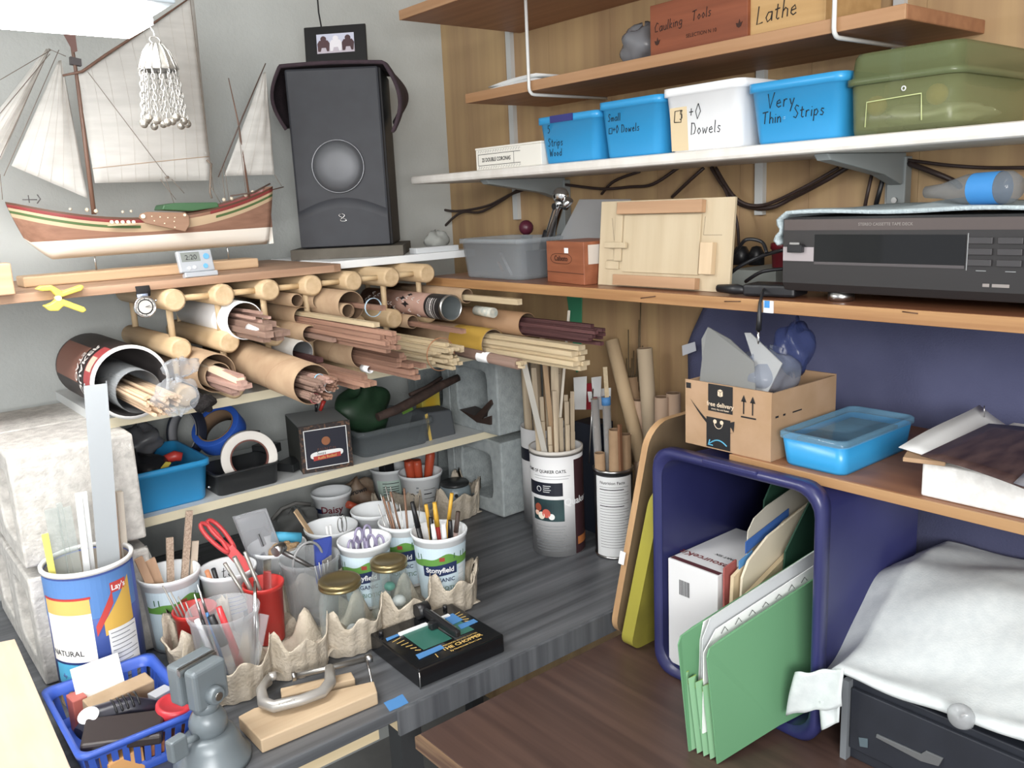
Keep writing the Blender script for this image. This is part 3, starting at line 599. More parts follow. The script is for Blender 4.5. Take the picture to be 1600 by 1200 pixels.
strips((.432, 1.56, -.300), 34, .0062, .0062, 0, .10, .034, wood('light strip wood', '#c2a07e', '#dcc0a0', 'y', .7, 60, rand=.12), 'wood_dowel', 'thin pale dowel end inside the clear sleeve of the red and black drum', 'dowel', 'dowels in the red and black drum', .06, .2, round_=True)
def crumple(c, r, n=18, seed=1, sq=(1, 1, 1)):
    q = random.Random(seed); ph = [(q.uniform(2, 7), q.uniform(0, 6), q.uniform(2, 6), q.uniform(0, 6)) for _ in range(4)]; c = V(c)
    def fn(a, b_):
        p = PI*(.02+.96*b_); t = 2*PI*a; k = 1+.13*sum(math.sin(int(f1)*t+g1)*math.sin(int(f2)*p+g2) for f1, g1, f2, g2 in ph)
        return c+V((r*sq[0]*k*math.sin(p)*math.cos(t), r*sq[1]*k*math.sin(p)*math.sin(t), r*sq[2]*k*math.cos(p)))
    return MB().grid(fn, n, n)
single('plastic_bag', crumple((.452, 1.455, -.296), .036, 22, 3, (1, .9, .8)), film, 'crumpled clear plastic bag round the strip ends of the red and black drum', 'bag')
single('plastic_bag', crumple((.478, 1.505, -.258), .02, 18, 5, (1.5, 1, .8)), film, 'small clear bag between the red and black drum and the next tube', 'bag')
blk = mat('black foam', '#191616', 1, 0, '#262222', (200, 200, 200), bump=.8, bsc=300)
single('foam_lump', crumple((.52, 1.53, -.332), .016, 18, 9, (1.3, 1, .9)), blk, 'lump of black foam between the drum and the lowest rail ends', 'foam')
# plain tubes
t = ctube((.552, 1.535, -.283), .072, 'short kraft tube just right of the red and black drum'); ctube((.558, 1.545, -.290), .050, 'narrow kraft tube nested inside the short kraft tube beside the drum', .2)
strips((.556, 1.53, -.294), 9, .0115, .008, 0, .12, .0225, pink_, 'wood_strip', 'pinkish wood strip poking out of the short kraft tube beside the drum', 'wood strip', 'strips in the short kraft tube', .05)
single('wood_strip', MB().bar((.545, 1.6, -.2706), (.553, 1.425, -.283), .013, .009), mat('bright strip', '#e6cfae', .7), 'one bright cream strip on top of the pinkish strips', 'wood strip')
o = V((.632, 1.575, -.200)); t = ctube(o, .072, 'white-rimmed tube of rolled strips high at the left of the rack', .28, .002, white)
strips((.632, 1.56, -.2125), 7, .015, .010, 0, .13, .027, brown, 'wood_strip', 'dark brown wood strip in the white-rimmed tube', 'wood strip', 'strips in the white-rimmed tube', .05)
for i, (dx, dz, L) in enumerate(((-.012, .012, .07), (.004, .018, .06), (.016, .010, .07), (-.002, .004, .075))): strips((.632+dx, 1.56, -.200+dz), 4, .005, .005, 0, L, .008, pink_, 'wood_strip', 'thin rolled-up strip in the upper half of the white-rimmed tube', 'wood strip', 'thin strips in the white-rimmed tube', .04)
single('paper_roll', MB().cyl((.617, 1.52, -.207), (.617, 1.475, -.212), .0085, n=14), white, 'small white paper roll in the mouth of the white-rimmed tube', 'roll')
o = V((.650, 1.355, -.296)); t = ctube(o, .072, 'fat long kraft tube in front, full of small strip bundles', .42, .0018, tilt=.045); seam_spiral(t, o, .036, .42, .045)
q = random.Random(4)
for i, (dx, dz) in enumerate([(-.018, -.012), (-.004, -.020), (.012, -.017), (-.010, .001), (.006, -.003), (.020, -.003), (-.018, .014), (-.002, .016), (.014, .013)]):
    c = (.650+dx, 1.355, -.298+dz); L = .025+.055*q.random()
    strips(c, 8, .0036, .0036, 0, L, .0075, (brown, pink_, red)[i % 3], 'wood_strip', 'tiny wood strip of the bundles filling the fat front tube', 'wood strip', 'small strips in the fat front tube', .03, .1, False)
    if i in (1, 5, 7): single('rubber_band', MB().lathe((c[0], c[1]-L*.5, c[2]), [(.0083, 0), (.0093, 0), (.0093, .003), (.0083, .003)], 14, (0, 1, 0), close=True), mat(('red band', 'white band', 'light blue band')[(1, 5, 7).index(i)], ('#b5555a', '#dcdcdc', '#7fb2cf')[(1, 5, 7).index(i)], .6), ('red', 'white', 'light blue')[(1, 5, 7).index(i)]+' band holding a strip bundle in the fat front tube', 'band')
ctube((.770, 1.62, -.2115), .039, 'small kraft tube with one pink-ended strip, left of the long bundle'); single('wood_strip', MB().bar((.772, 1.72, -.222), (.782, 1.53, -.226), .010, .007), pink_, 'single strip with a pink end sticking out of the small kraft tube', 'wood strip')
ctube((.75, 1.595, -.1755), .0265, 'narrow empty kraft tube highest in the second bay of the rack'); ctube((.801, 1.60, -.1825), .032, 'narrow empty kraft tube next to the narrow highest one')
ctube((.75, 1.55, -.2385), .0345, 'kraft tube with stubby brown strips under the small kraft tube'); strips((.752, 1.54, -.2415), 6, .0095, .008, 0, .09, .0145, brown, 'wood_strip', 'stubby brown strip in the kraft tube under the small kraft tube', 'wood strip', 'stubby brown strips', .04)
ctube((.737, 1.565, -.2745), .046, 'grey-white tube behind the fat front tube', .25, .0018, mat('grey white tube', '#c3bfb8', .7), minside=mat('silver lining', '#b9bcc0', .3, .5))
strips((.737, 1.55, -.283), 4, .014, .009, 0, .085, .018, maroon, 'wood_strip', 'dark reddish strip in the grey-white tube', 'wood strip', 'dark strips in the grey-white tube', .04)
ctube((.822, 1.51, -.1885), .058, 'wide kraft tube under the fourth top rail'); ctube((.812, 1.505, -.197), .028, 'thin kraft tube nested inside the wide kraft tube under the fourth rail', .15)
strips((.838, 1.5, -.190), 7, .011, .009, 0, .12, .017, red, 'wood_strip', 'reddish strip in the wide kraft tube under the fourth rail', 'wood strip', 'strips in the wide kraft tube', .05)
single('rubber_band', MB().lathe((.838, 1.45, -.190), [(.0172, 0), (.0185, 0), (.0185, .004), (.0172, .004)], 18, (0, 1, 0), close=True), mat('pale blue band', '#9db7c8', .6), 'pale blue band round the strips in the wide kraft tube', 'band')
strips((.768, 1.60, -.2055-.026), 14, .0095, .0075, 0, .34, .022, red, 'wood_strip', 'long reddish strip of the bundle lying across the middle of the rack', 'wood strip', 'long reddish strip bundle in the middle of the rack', .02, .2)
strips((.772, 1.60, -.190-.016), 2, .012, .008, 0, .30, .012, pale, 'wood_strip', 'long pale strip on top of the reddish bundle in the middle of the rack', 'wood strip', 'pale strips on the middle bundle', .02, .2)
o = V((.831, 1.49, -.284)); t = ctube(o, .060, 'kraft tube packed with orange-brown strips in the lower middle of the rack', .35); seam_spiral(t, o, .030, .35)
strips((.831, 1.48, -.289), 18, .0115, .0085, 0, .185, .0255, red, 'wood_strip', 'orange-brown strip in the packed kraft tube of the lower middle', 'wood strip', 'orange-brown strips in the packed kraft tube', .04)
single('paper_sleeve', MB().lathe((.8225, 1.455, -.3095), [(.0062, 0), (.0078, 0), (.0078, .028), (.0062, .028)], 16, (0, 1, 0), close=True), white, 'white paper sleeve with a red stripe round one orange-brown strip', 'sleeve')
strips((.735, 1.50, -.302), 12, .012, .008, 0, .21, .022, red, 'wood_strip', 'reddish strip of the loose bundle lying on the cream-edged board', 'wood strip', 'loose reddish strips on the cream-edged board', .05, .2)
strips((.925, 1.62, -.2845), 34, .0085, .0065, 0, .31, .030, pale, 'wood_strip', 'pale thin strip of the wide bundle under the pink printed tube', 'wood strip', 'pale strip bundle under the pink printed tube', .03, .15)
single('rubber_band', MB().lathe((.925, 1.36, -.2845), [(.0312, 0), (.0325, 0), (.0325, .002), (.0312, .002)], 24, (0, 1, 0), close=True), mat('tan band', '#a9714b', .6), 'tan rubber band round the pale strip bundle', 'band')
# printed pink tube
o = V((1.028, 1.465, -.2135)); t = thing('printed_tube', 'pink printed tube with black birds and a black neck band', 'tube', o); r = .0265; L = .33
part('wall', MB().lathe(o, [(r-.0015, L), (r, L), (r, .052), (r, .0)], 36, (0, 1, 0)), mat('pink print', '#c39b8b', .6, 0, '#b98f80', (40, 40, 40)), t)
part('black_band', MB().lathe(o, [(r+.0003, .062), (r+.0003, .004)], 36, (0, 1, 0)), mat('black print', '#1d1b1e', .5), t)
part('rim', MB().lathe(o, [(r-.002, 0), (r-.0015, -.003), (r+.001, -.003), (r+.001, .004)], 36, (0, 1, 0)), steel, t)
part('lining', MB().lathe(o, [(r-.002, 0), (r-.002, .2), (.0001, .2)], 36, (0, 1, 0)), mat('foil inside', '#9aa3a6', .3, .6), t)
def pt(a, c, d): rr = r+.0004+d; return o+V((rr*math.cos(a), c, rr*math.sin(a)))
b = MB()
for y in (.050, .044, .036, .030, .022): b.patch(lambda a, c, d: pt(a, c, d), 2.3, 4.1, y, y+(.0012 if y != .036 else .003), .0004, 14)
part('white_lines', b, mat('white print', '#d8d4d0', .6), t)
b = MB(); q = random.Random(8)
for i in range(20):
    y = .08+.012*i*1.0; a0 = 2.2+1.7*q.random(); b.path([pt(a0+.0+.25*s, y+.008*math.sin(PI*s), .0004) for s in (0, .25, .5, .75, 1)], .0006, 4)
part('wave_marks', b, MC['white print'], t)
b = MB()
for a0, y, s in ((3.0, .135, 1), (2.55, .15, .8), (2.15, .13, .7), (3.5, .19, .8)):
    pts = [(-.25, .000), (-.1, .006), (.05, .016), (.1, .006), (.3, .004), (.12, -.003), (.02, -.012), (-.05, -.002)]
    b.add([pt(a0+u*s, y-v*s*1.2, .0006) for u, v in pts], [tuple(range(8))])
part('bird_marks', b, MC['black print'], t)
b = MB(); b.text('SMALL BATCH', .0075, lambda u, v, d: pt(3.3-u/r, .040-v, d), .01, d=.0008); part('lettering', b, MC['white print'], t)
ctube((1.09, 1.49, -.1965), .032, 'kraft tube with pale square sticks above the pink printed tube'); strips((1.09, 1.48, -.1995), 3, .0125, .0115, 0, .165, .0145, pale, 'wood_strip', 'pale square stick in the kraft tube above the pink printed tube', 'wood strip', 'pale square sticks above the pink printed tube', .02)
o = V((1.145, 1.36, -.2545)); t = ctube(o, .050, 'smooth brown tube full of maroon strips under the wooden shelf', .42, .0016, mat('brown tube', '#a27a55', .7)); 
strips((1.145, 1.35, -.2585), 16, .0088, .0068, 0, .205, .0215, maroon, 'wood_strip', 'maroon strip in the smooth brown tube under the wooden shelf', 'wood strip', 'maroon strips in the smooth brown tube', .05)
o = V((1.072, 1.385, -.2865)); t = ctube(o, .060, 'kraft tube with a broad yellow band, full of wide pale strips', .35); part('yellow_band', MB().lathe(o, [(.0304, -.001), (.0304, .115)], 32, (0, 1, 0)), mat('yellow band', '#bd9333', .55), t, 'yellow paper band')
strips((1.072, 1.375, -.2885), 14, .017, .0085, 0, .265, .026, pale, 'wood_strip', 'wide pale strip in the yellow-banded tube', 'wood strip', 'wide pale strips in the yellow-banded tube', .02)
ctube((1.0, 1.57, -.2475), .0295, 'thin kraft tube with one long red stick behind the pink printed tube'); single('wood_strip', MB().bar((1.0, 1.7, -.250), (1.0, 1.385, -.252), .012, .009), red, 'one long red stick in the thin kraft tube behind the pink printed tube', 'wood strip')
o = V((1.003, 1.22, -.2995)); t = thing('strip_roll', 'taped roll of brown strips with a white paper label under the yellow-banded tube', 'bundle', o)
part('roll', MB().cyl(o, o+V((0, .24, .006)), .0105, n=16), brown, t); part('paper_label', MB().lathe(o+V((0, .085, .002)), [(.0108, 0), (.0112, .035)], 16, (0, 1, 0)), paper, t)
for dx, dz in ((-.004, .003), (.004, .003), (0, -.004)): part('strip_end', MB().bar(o+V((dx, .004, dz)), o+V((dx, -.014, dz)), .0065, .0055), pale, t)
single('label_roll', MB().cyl((1.09, 1.40, -.2265), (1.09, 1.46, -.2255), .0105, n=14), mat('label print', '#c9c3b4', .7, 0, '#9fa7a0', (90, 90, 90)), 'small roll with a printed white label between the pink and yellow-banded tubes', 'roll')

# ------------------------------------------------------------------ on the lower cream-edged board
SB = -.5598
bluep = mat('bright blue plastic', '#1d8fd0', .35); darkp = mat('smoky black plastic', '#2e3032', .3, 0, alpha=.9)
def rrect(cx, cy, hx, hy, r, n=5):
    o = []
    for k, (sx, sy) in enumerate(((1, 1), (-1, 1), (-1, -1), (1, -1))):
        for i in range(n+1):
            a = PI/2*(k+i/n); o.append((cx+sx*(hx-r)+r*math.cos(a), cy+sy*(hy-r)+r*math.sin(a)))
    return o
def loft(b, loops, cap0=True, cap1=False):
    n = len(loops[0]); b.add(sum(loops, []), [(j*n+i, j*n+(i+1) % n, (j+1)*n+(i+1) % n, (j+1)*n+i) for j in range(len(loops)-1) for i in range(n)], True)
    if cap0: b.add(loops[0], [tuple(range(n))[::-1]])
    if cap1: b.add(loops[-1], [tuple(range(n))])
    return b
def tray_mb(cx, cy, hx, hy, z, h, r=.02, th=.002, taper=.92, lip=.005, lh=.012):
    """an open tub with rounded corners, a turned-out rim and a thin wall"""
    def L(k, zz, g=0): return [V((x, y, zz)) for x, y in rrect(cx, cy, hx*k+g, hy*k+g, r)]
    b = MB(); loft(b, [L(taper-.02, z), L(taper, z+.004), L(1, z+h-lh), L(1, z+h-lh, lip), L(1, z+h, lip), L(1, z+h, -th), L(taper, z+.006, -th)]); b.add(L(taper, z+.006, -th), [tuple(range(24))]); return b
t = thing('storage_tub', 'open bright blue tub with a small screw in front, on the lower board', 'tub', (.497, 1.78, SB))
part('tub', tray_mb(.487, 1.775, .078, .10, SB, .084, .018), bluep, t); p = at(327, 761, Y=1.677); part('screw', MB().ball(p, .0035, 8, (1, .6, .8)), steel, t)
single('tool_bundle', crumple((.455, 1.76, SB+.062), .05, 20, 12, (.9, 1.3, .75)), black, 'heap of black tools in the blue tub on the lower board', 'tools')
single('grey_pouch', crumple((.475, 1.80, SB+.115), .042, 20, 21, (1, .9, .75)), mat('smoky grey plastic', '#6b6c70', .3, 0, alpha=.85), 'smoky grey plastic pouch on top of the blue tub', 'pouch')
single('red_screwdriver', MB().path([(.495, 1.76, SB+.075), (.525, 1.75, SB+.083), (.537, 1.745, SB+.079)], [.008, .011, .009], 10), mat('red plastic', '#c4342c', .4), 'red plastic handle lying in the blue tub', 'handle')
single('yellow_tag', MB().bar((.478, 1.70, SB+.07), (.50, 1.715, SB+.082), .012, .003), yel, 'yellow tag between the black tools in the blue tub', 'tag')
def ring(name, c, ax, R, r, w_, m, m2, lab):
    t = thing(name, lab, 'tape', V(c)-V((0, 0, R*.7))); a = V(ax).normalized(); c = V(c)-a*(w_/2)
    part('tape_roll', MB().lathe(c, [(r+.003, 0), (R, 0), (R, w_), (r+.003, w_)], 36, a, close=True), m, t, bev=.0008); part('core', MB().lathe(c, [(r, .0), (r+.0028, 0), (r+.0028, w_), (r, w_)], 36, a, close=True), m2, t); return t
ring('tape_roll', (.638, 1.80, SB+.105), (-.55, -.35, .75), .054, .038, .036, mat('vivid blue tape', '#2358c8', .5), kraftin, 'blue masking tape roll tilted between the blue tub and the white roll')
ring('tape_roll', (.588, 1.86, SB+.100), (-.9, -.3, .25), .054, .044, .022, mat('dark navy tape', '#23283a', .5), mat('grey core', '#8a8b90', .6), 'dark tape roll standing behind the blue tape roll')
ring('tape_roll', (.660, 1.705, SB+.058), (-.28, -1, .12), .057, .036, .022, mat('white tape', '#e3ded6', .6), mat('red brown core', '#7c4940', .7), 'white tape roll standing in the smoky black tray')
t = thing('plastic_tray', 'smoky black plastic tray holding the white tape roll', 'tray', (.65, 1.72, SB)); part('tray', tray_mb(.642, 1.725, .068, .055, SB, .046, .012, taper=.95, lip=.003, lh=.004), darkp, t)
for c, d, lab in (((.70, 1.80, SB+.080), (.05, .03, .012), 'dark flat strip on top of the heap behind the white tape roll'), ((.735, 1.79, SB+.045), (.04, .05, .02), 'small dark box right of the white tape roll'), ((.765, 1.735, SB+.012), (.055, .05, .018), 'dark flat packet lying beside the patterned cigar carton')):
    single('dark_packet', MB().box(c, d, Matrix.Rotation(.5, 3, 'Z')), darkp, lab, 'packet', bev=.002)
# the patterned carton, turned towards the left
GX = turn((.825, 1.69, 0), math.radians(-14)) 
t = thing('cigar_carton', 'dark cigar carton with a white-lined blue front and grey top', 'carton', (.825, 1.75, SB)); Wd, Hh = .110, .104; x0 = .770; y0 = 1.672
part('body', MB().bb(x0, x0+Wd, y0, y0+.145, SB, SB+Hh), mat('grey carton', '#8e9190', .7), t)
part('front_border', MB().bb(x0-.001, x0+Wd+.001, y0-.003, y0-.0003, SB-.0, SB+Hh+.001), mat('brown pattern', '#2c2322', .6, 0, '#6a4a35', (150, 150, 150), lo=.5, hi=.62), t)
cf = flat((x0, y0-.0033, SB), (1, 0, 0), (0, 0, 1))
part('white_line', MB().patch(cf, .008, Wd-.008, .009, Hh-.009, .0002, 1), paper, t); part('front_panel', MB().patch(cf, .0098, Wd-.0098, .0108, Hh-.0108, .0005, 1), mat('carton navy', '#1d1f30', .6), t)
part('seal', MB().cyl(cf(Wd*.5, .067, .0006), cf(Wd*.5, .067, .0012), .0095, n=18), mat('copper seal', '#a4643f', .5, .3), t)
b = MB().text('P U N C H', .009, lambda u, v, d: cf(Wd*.5+u, .0465+v, d), .01, d=.001); part('name', b, mat('copper print', '#6b3f33', .6), t)
part('white_oval', MB().cyl(cf(Wd*.5, .039, .0006), cf(Wd*.5, .039, .001), .004, n=4), paper, t)
b = MB(); b.add([cf(Wd*.5+.036*math.copysign(abs(math.cos(a))**.5, math.cos(a)), .0375+.0085*math.copysign(abs(math.sin(a))**.7, math.sin(a))+.001*math.cos(a), .0007) for a in [2*PI*i/32 for i in range(32)]], [tuple(range(32))]); part('label_oval', b, paper, t)
part('red_strip', MB().patch(cf, Wd*.5-.030, Wd*.5+.030, lambda u: .027+.05*(u-Wd*.5), lambda u: .037+.05*(u-Wd*.5), .0011, 4), mat('red print', '#c03a30', .6), t)
b = MB().hand('Swiss', .008, lambda u, v, d: cf(Wd*.5-.022+u, .038+v, d+.001), .0005); part('script', b, ink, t); b = MB().text('Rolls Rolled', .0085, lambda u, v, d: cf(Wd*.5+u, .029+v+.05*u, d), .01, d=.0015); part('red_lettering', b, mat('gold print', '#d9b25c', .5), t)
part('side_band', MB().bb(x0-.0006, x0-.0001, y0, y0+.144, SB+.002, SB+Hh-.002), mat('dark olive', '#3e413c', .7), t)
GX = None
b = MB().path([(.86, 1.79, SB+.106), (.873, 1.785, SB+.116), (.868, 1.78, SB+.126)], .003, 6); single('red_grip', MB().path([(.872, 1.79, SB+.105), (.882, 1.785, SB+.128)], [.004, .0055], 8), mat('red plastic', '#c4342c', .4), 'small red grip sticking up from the cigar carton', 'grip')
single('black_grip', MB().path([(.862, 1.79, SB+.105), (.862, 1.785, SB+.122)], [.003, .004], 8), black, 'small black grip beside the red grip on the cigar carton', 'grip')
# clear box with the dark bag and the twisted stick
t = thing('clear_container', 'long clear plastic container with a green bag and dark stick in it', 'container', (1.02, 1.77, SB)); part('tub', tray_mb(1.008, 1.772, .098, .095, SB, .062, .02), mat('smoky clear plastic', '#9aa3a8', .15, 0, alpha=.35), t)
single('green_bag', crumple((.985, 1.79, SB+.082), .062, 24, 31, (1.1, .8, .95)), mat('dark green film', '#1e3a24', .5, 0, '#24462c', (20, 20, 20)), 'dark green plastic bag in the clear container', 'bag')
single('green_scrap', MB().poly([at(623, 632, Y=1.727), at(640, 628, Y=1.727), at(646, 640, Y=1.727), at(630, 648, Y=1.727)], (0, .002, 0)), mat('leaf green', '#5f8a2e', .5), 'bright green scrap on the dark green bag', 'scrap')
P = PX(((590, 652), (620, 640), (655, 622), (690, 602), (716, 590)), Y=1.70); single('dark_stick', MB().path(P, [.010, .012, .0125, .011, .0095], 8), mat('dark bark', '#33241f', .8, 0, '#46322a', (60, 60, 60), bump=.6), 'thick dark brown wooden stick lying across the clear container', 'stick')
single('dark_stick', MB().path(PX(((640, 617), (668, 605), (690, 590)), Y=1.72), [.005, .006, .005], 7), MC['dark bark'], 'thinner dark branch behind the thick brown stick', 'stick')
t = thing('grey_pouch', 'dark grey pouch with a yellow strip at the end of the lower board', 'pouch', (1.115, 1.71, SB))
b = MB(); A = [at(*q, Y=1.70) for q in ((652, 694), (665, 646), (706, 640), (714, 684))]; 
b.poly(A, (.01, .07, .0)); part('pouch', b, mat('grey cordura', '#4d5257', .8), t, bev=.006, seg=3); b = MB(); b.poly([at(*q, Y=1.698) for q in ((672, 694), (664, 648), (668, 646), (676, 692))], (0, .001, 0)); part('yellow_strip', b, mat('dull yellow', '#d2b052', .6), t)
single('yellow_pack', MB().box((1.175, 1.80, SB+.05), (.055, .03, .10)), mat('yellow pack', '#c9a21f', .5, 0, '#b3b04a', (20, 20, 20)), 'yellow packet behind the grey pouch, beside the concrete block', 'packet', bev=.002)

# ------------------------------------------------------------------ tubs (shared builder)
def tubmb(c, h, rb, rt, lip=.0032, th=.0012):
    return MB().lathe(c, [(.0001, .003), (rb*.9, .003), (rb*.93, 0), (rb, .002), (rt-.001, h-.011), (rt+.0012, h-.010), (rt+lip, h-.002), (rt+lip-.001, h), (rt-th, h-.001), (rb-th, .005), (.0001, .005)], 40)
tubw = mat('white tub plastic', '#e9eef2', .35); sky = mat('label pale blue', '#c3d9e6', .5); hill = mat('label green', '#5f9a3e', .5); navy = mat('label navy', '#1f2f5c', .5); dgreen = mat('label dark green', '#3f6f4b', .5); barn = mat('label red', '#a33b2e', .5)
def tub(c, h, rb, rt, lab, m=None, name='yogurt_tub', cat='tub', grp=None):
    t = thing(name, lab, cat, c, grp); part('cup', tubmb(c, h, rb, rt), m or tubw, t); return t
def farm_label(t, c, h, rb, rt, a0, full=True):
    f = wrap(c, a0, rb, rt, h); W = 1.25*rt
    part('label', MB().patch(f, -W, W, .008, h-.020, .0003, 24), sky, t)
    part('hills', MB().patch(f, -W, W, lambda u: h*.57, lambda u: h*.70+.006*math.sin(55*u+1)+.003*math.sin(130*u), .0006, 30), hill, t)
    part('banner', MB().patch(f, -.038, .030, lambda u: h*.44+.002*math.sin(60*u), lambda u: h*.61+.05*u+.002*math.sin(60*u), .0010, 14), navy, t)
    part('barn', MB().patch(f, -.004, .006, h*.66, h*.72, .0010, 2), barn, t)
    b = MB()
    for u in (-.048, -.04, .025, .04, .048): b.patch(f, u-.001, u+.001, h*.68, h*.76, .0010, 1)
    part('trees', b, dgreen, t)
    part('brand_lettering', MB().text('Stonyfield', .0148, lambda u, v, d: f(u-.004, h*.49+v, d), .02, d=.0014, sx=.95), white, t)
    part('type_lettering', MB().text('ORGANIC', .0115, lambda u, v, d: f(u-.001, h*.345+v, d), .02, d=.001), navy, t)
    part('probiotic_lettering', MB().text('PROBIOTIC', .0125, lambda u, v, d: f(u, h*.21+v, d), .0, d=.001), dgreen, t)
    part('print_lines', MB().patch(f, .034, .050, h*.1, h*.55, .0007, 3), mat('small print', '#b7c3cb', .6, 0, '#dfe6ea', (3, 3, 300)), t)
# back row on the table under the lower board
c = (.915, 1.86, T); t = tub(c, .095, .038, .047, 'white sour cream tub with red lettering at the back under the lower board'); f = wrap(c, face_cam(c, -.05), .038, .047, .095)
part('brand_lettering', MB().text('Daisy', .024, lambda u, v, d: f(u, .052+v, d), .02, d=.0006), mat('daisy red', '#7c2a35', .6), t); part('navy_band', MB().patch(f, -.045, -.022, .050, .062, .0004, 5), navy, t); part('type_lettering', MB().text('SOUR', .014, lambda u, v, d: f(u+.01, .036+v, d), .02, d=.0006).text('CREAM', .014, lambda u, v, d: f(u+.01, .022+v, d), .02, d=.0006), ink, t)
single('grey_bag', crumple((.80, 1.83, T+.045), .05, 20, 41, (1.2, .9, .8)), mat('grey film', '#8d8f8d', .4, 0, alpha=.75), 'crumpled grey plastic bag left of the sour cream tub', 'bag')
b = MB().path(PX(((425, 812), (440, 795), (462, 786), (485, 788)), Y=1.80), .0045, 6); single('grey_hose', b, mat('grey rubber', '#6e6d6a', .7), 'curved grey hose behind the tubs under the lower board', 'hose')
t = thing('spice_bag', 'brown packet lettered brown beside the sour cream tub', 'packet', (1.0, 1.88, T)); part('bag', crumple((1.0, 1.88, T+.048), .052, 20, 45, (.9, .7, .95)), mat('brown packet', '#6b4a35', .6, 0, '#8c7a66', (25, 25, 25)), t)
bf = flat((.975, 1.837, T+.078), (1, -.1, .08), (0, 0, 1)); part('lettering', MB().text('Brown', .018, bf, .02, d=.0005), ink, t)
single('orange_tool', MB().path(PX(((543, 788), (552, 791), (562, 794)), Y=1.80), .009, 8), mat('orange plastic', '#c4492a', .45), 'orange handle lying in front of the sour cream tub', 'handle')
single('dark_heap', crumple((1.0, 1.79, T+.022), .03, 18, 47, (1.3, .8, .7)), mat('dark brown cloth', '#3c332d', .9), 'dark crumpled cloth between the tubs at the back', 'cloth')
c = (1.105, 1.90, T); t = tub(c, .105, .040, .048, 'white tub with a pale green nutrition label at the back under the lower board'); f = wrap(c, face_cam(c, .02), .04, .048, .105)
part('label', MB().patch(f, -.036, .036, .03, .078, .0004, 8), mat('pale green label', '#b7cfc4', .6), t); b = MB(); [b.patch(f, -.020, .022, z, z+.002, .0007, 4) for z in (.070, .060, .054, .048, .040)]; part('print_lines', b, ink, t)
single('dark_block', MB().box((1.095, 1.895, T+.108), (.03, .03, .03)), black, 'dark block inside the tub with the green nutrition label', 'block', bev=.002)
tub((1.225, 1.92, T), .125, .036, .044, 'white tub half hidden under the right end of the lower board')
c = (1.137, 1.80, T); t = tub(c, .105, .045, .054, 'white food tub full of orange-red handles near the blue-grey block'); f = wrap(c, face_cam(c, 0), .045, .054, .105)
part('lettering', MB().text('FOOD', .016, lambda u, v, d: f(u-.04, .050+v, d), .02, d=.0006), ink, t); b = MB(); [b.patch(f, .006, .036-.01*(k % 2), .070-k*.012, .0712-k*.012+(.0015 if k == 1 else 0), .0005, 4) for k in range(4)]; part('print_lines', b, ink, t)
b = MB(); [b.patch(f, -.012, -.006, .075-k*.011, .079-k*.011, .0005, 1) for k in range(5)]; part('side_marks', b, mat('grey print', '#7d8288', .6), t)
for i, (dx, dy, dx2, dz) in enumerate(((-.02, .005, -.028, .034), (-.004, .0, -.008, .032), (.016, .0, .034, .045))):
    single('orange_screwdriver', MB().path([(c[0]+dx, c[1]+dy, T+.05), (c[0]+dx2, c[1]+dy, T+.105+dz-.012), (c[0]+dx2*1.05, c[1]+dy, T+.105+dz)], [.0095, .0125, .011], 12), mat('orange plastic', '#c4492a', .45), ('left', 'middle', 'right, leaning outward')[i]+' of the orange-red handles in the food tub', 'handle', 'orange handles in the food tub')
c = (1.19, 1.725, T); t = thing('grey_jar', 'bluish grey jar with a dark lid in the pulp tray at the back', 'jar', c); part('body', MB().lathe(c, [(.0001, 0), (.042, 0), (.043, .01), (.040, .06), (.036, .074), (.0001, .074)], 32), mat('blue grey jar', '#76858c', .35), t); part('lid', MB().lathe(V(c)+V((0, 0, .0742)), [(.036, 0), (.037, .004), (.034, .008), (.0001, .008)], 32), darkp, t)
p = V(c)+V((-.022, -.0355, .058)); part('label_hole', MB().cyl(p, p+V((-.002, -.003, 0)), .0045, n=12), black, t)

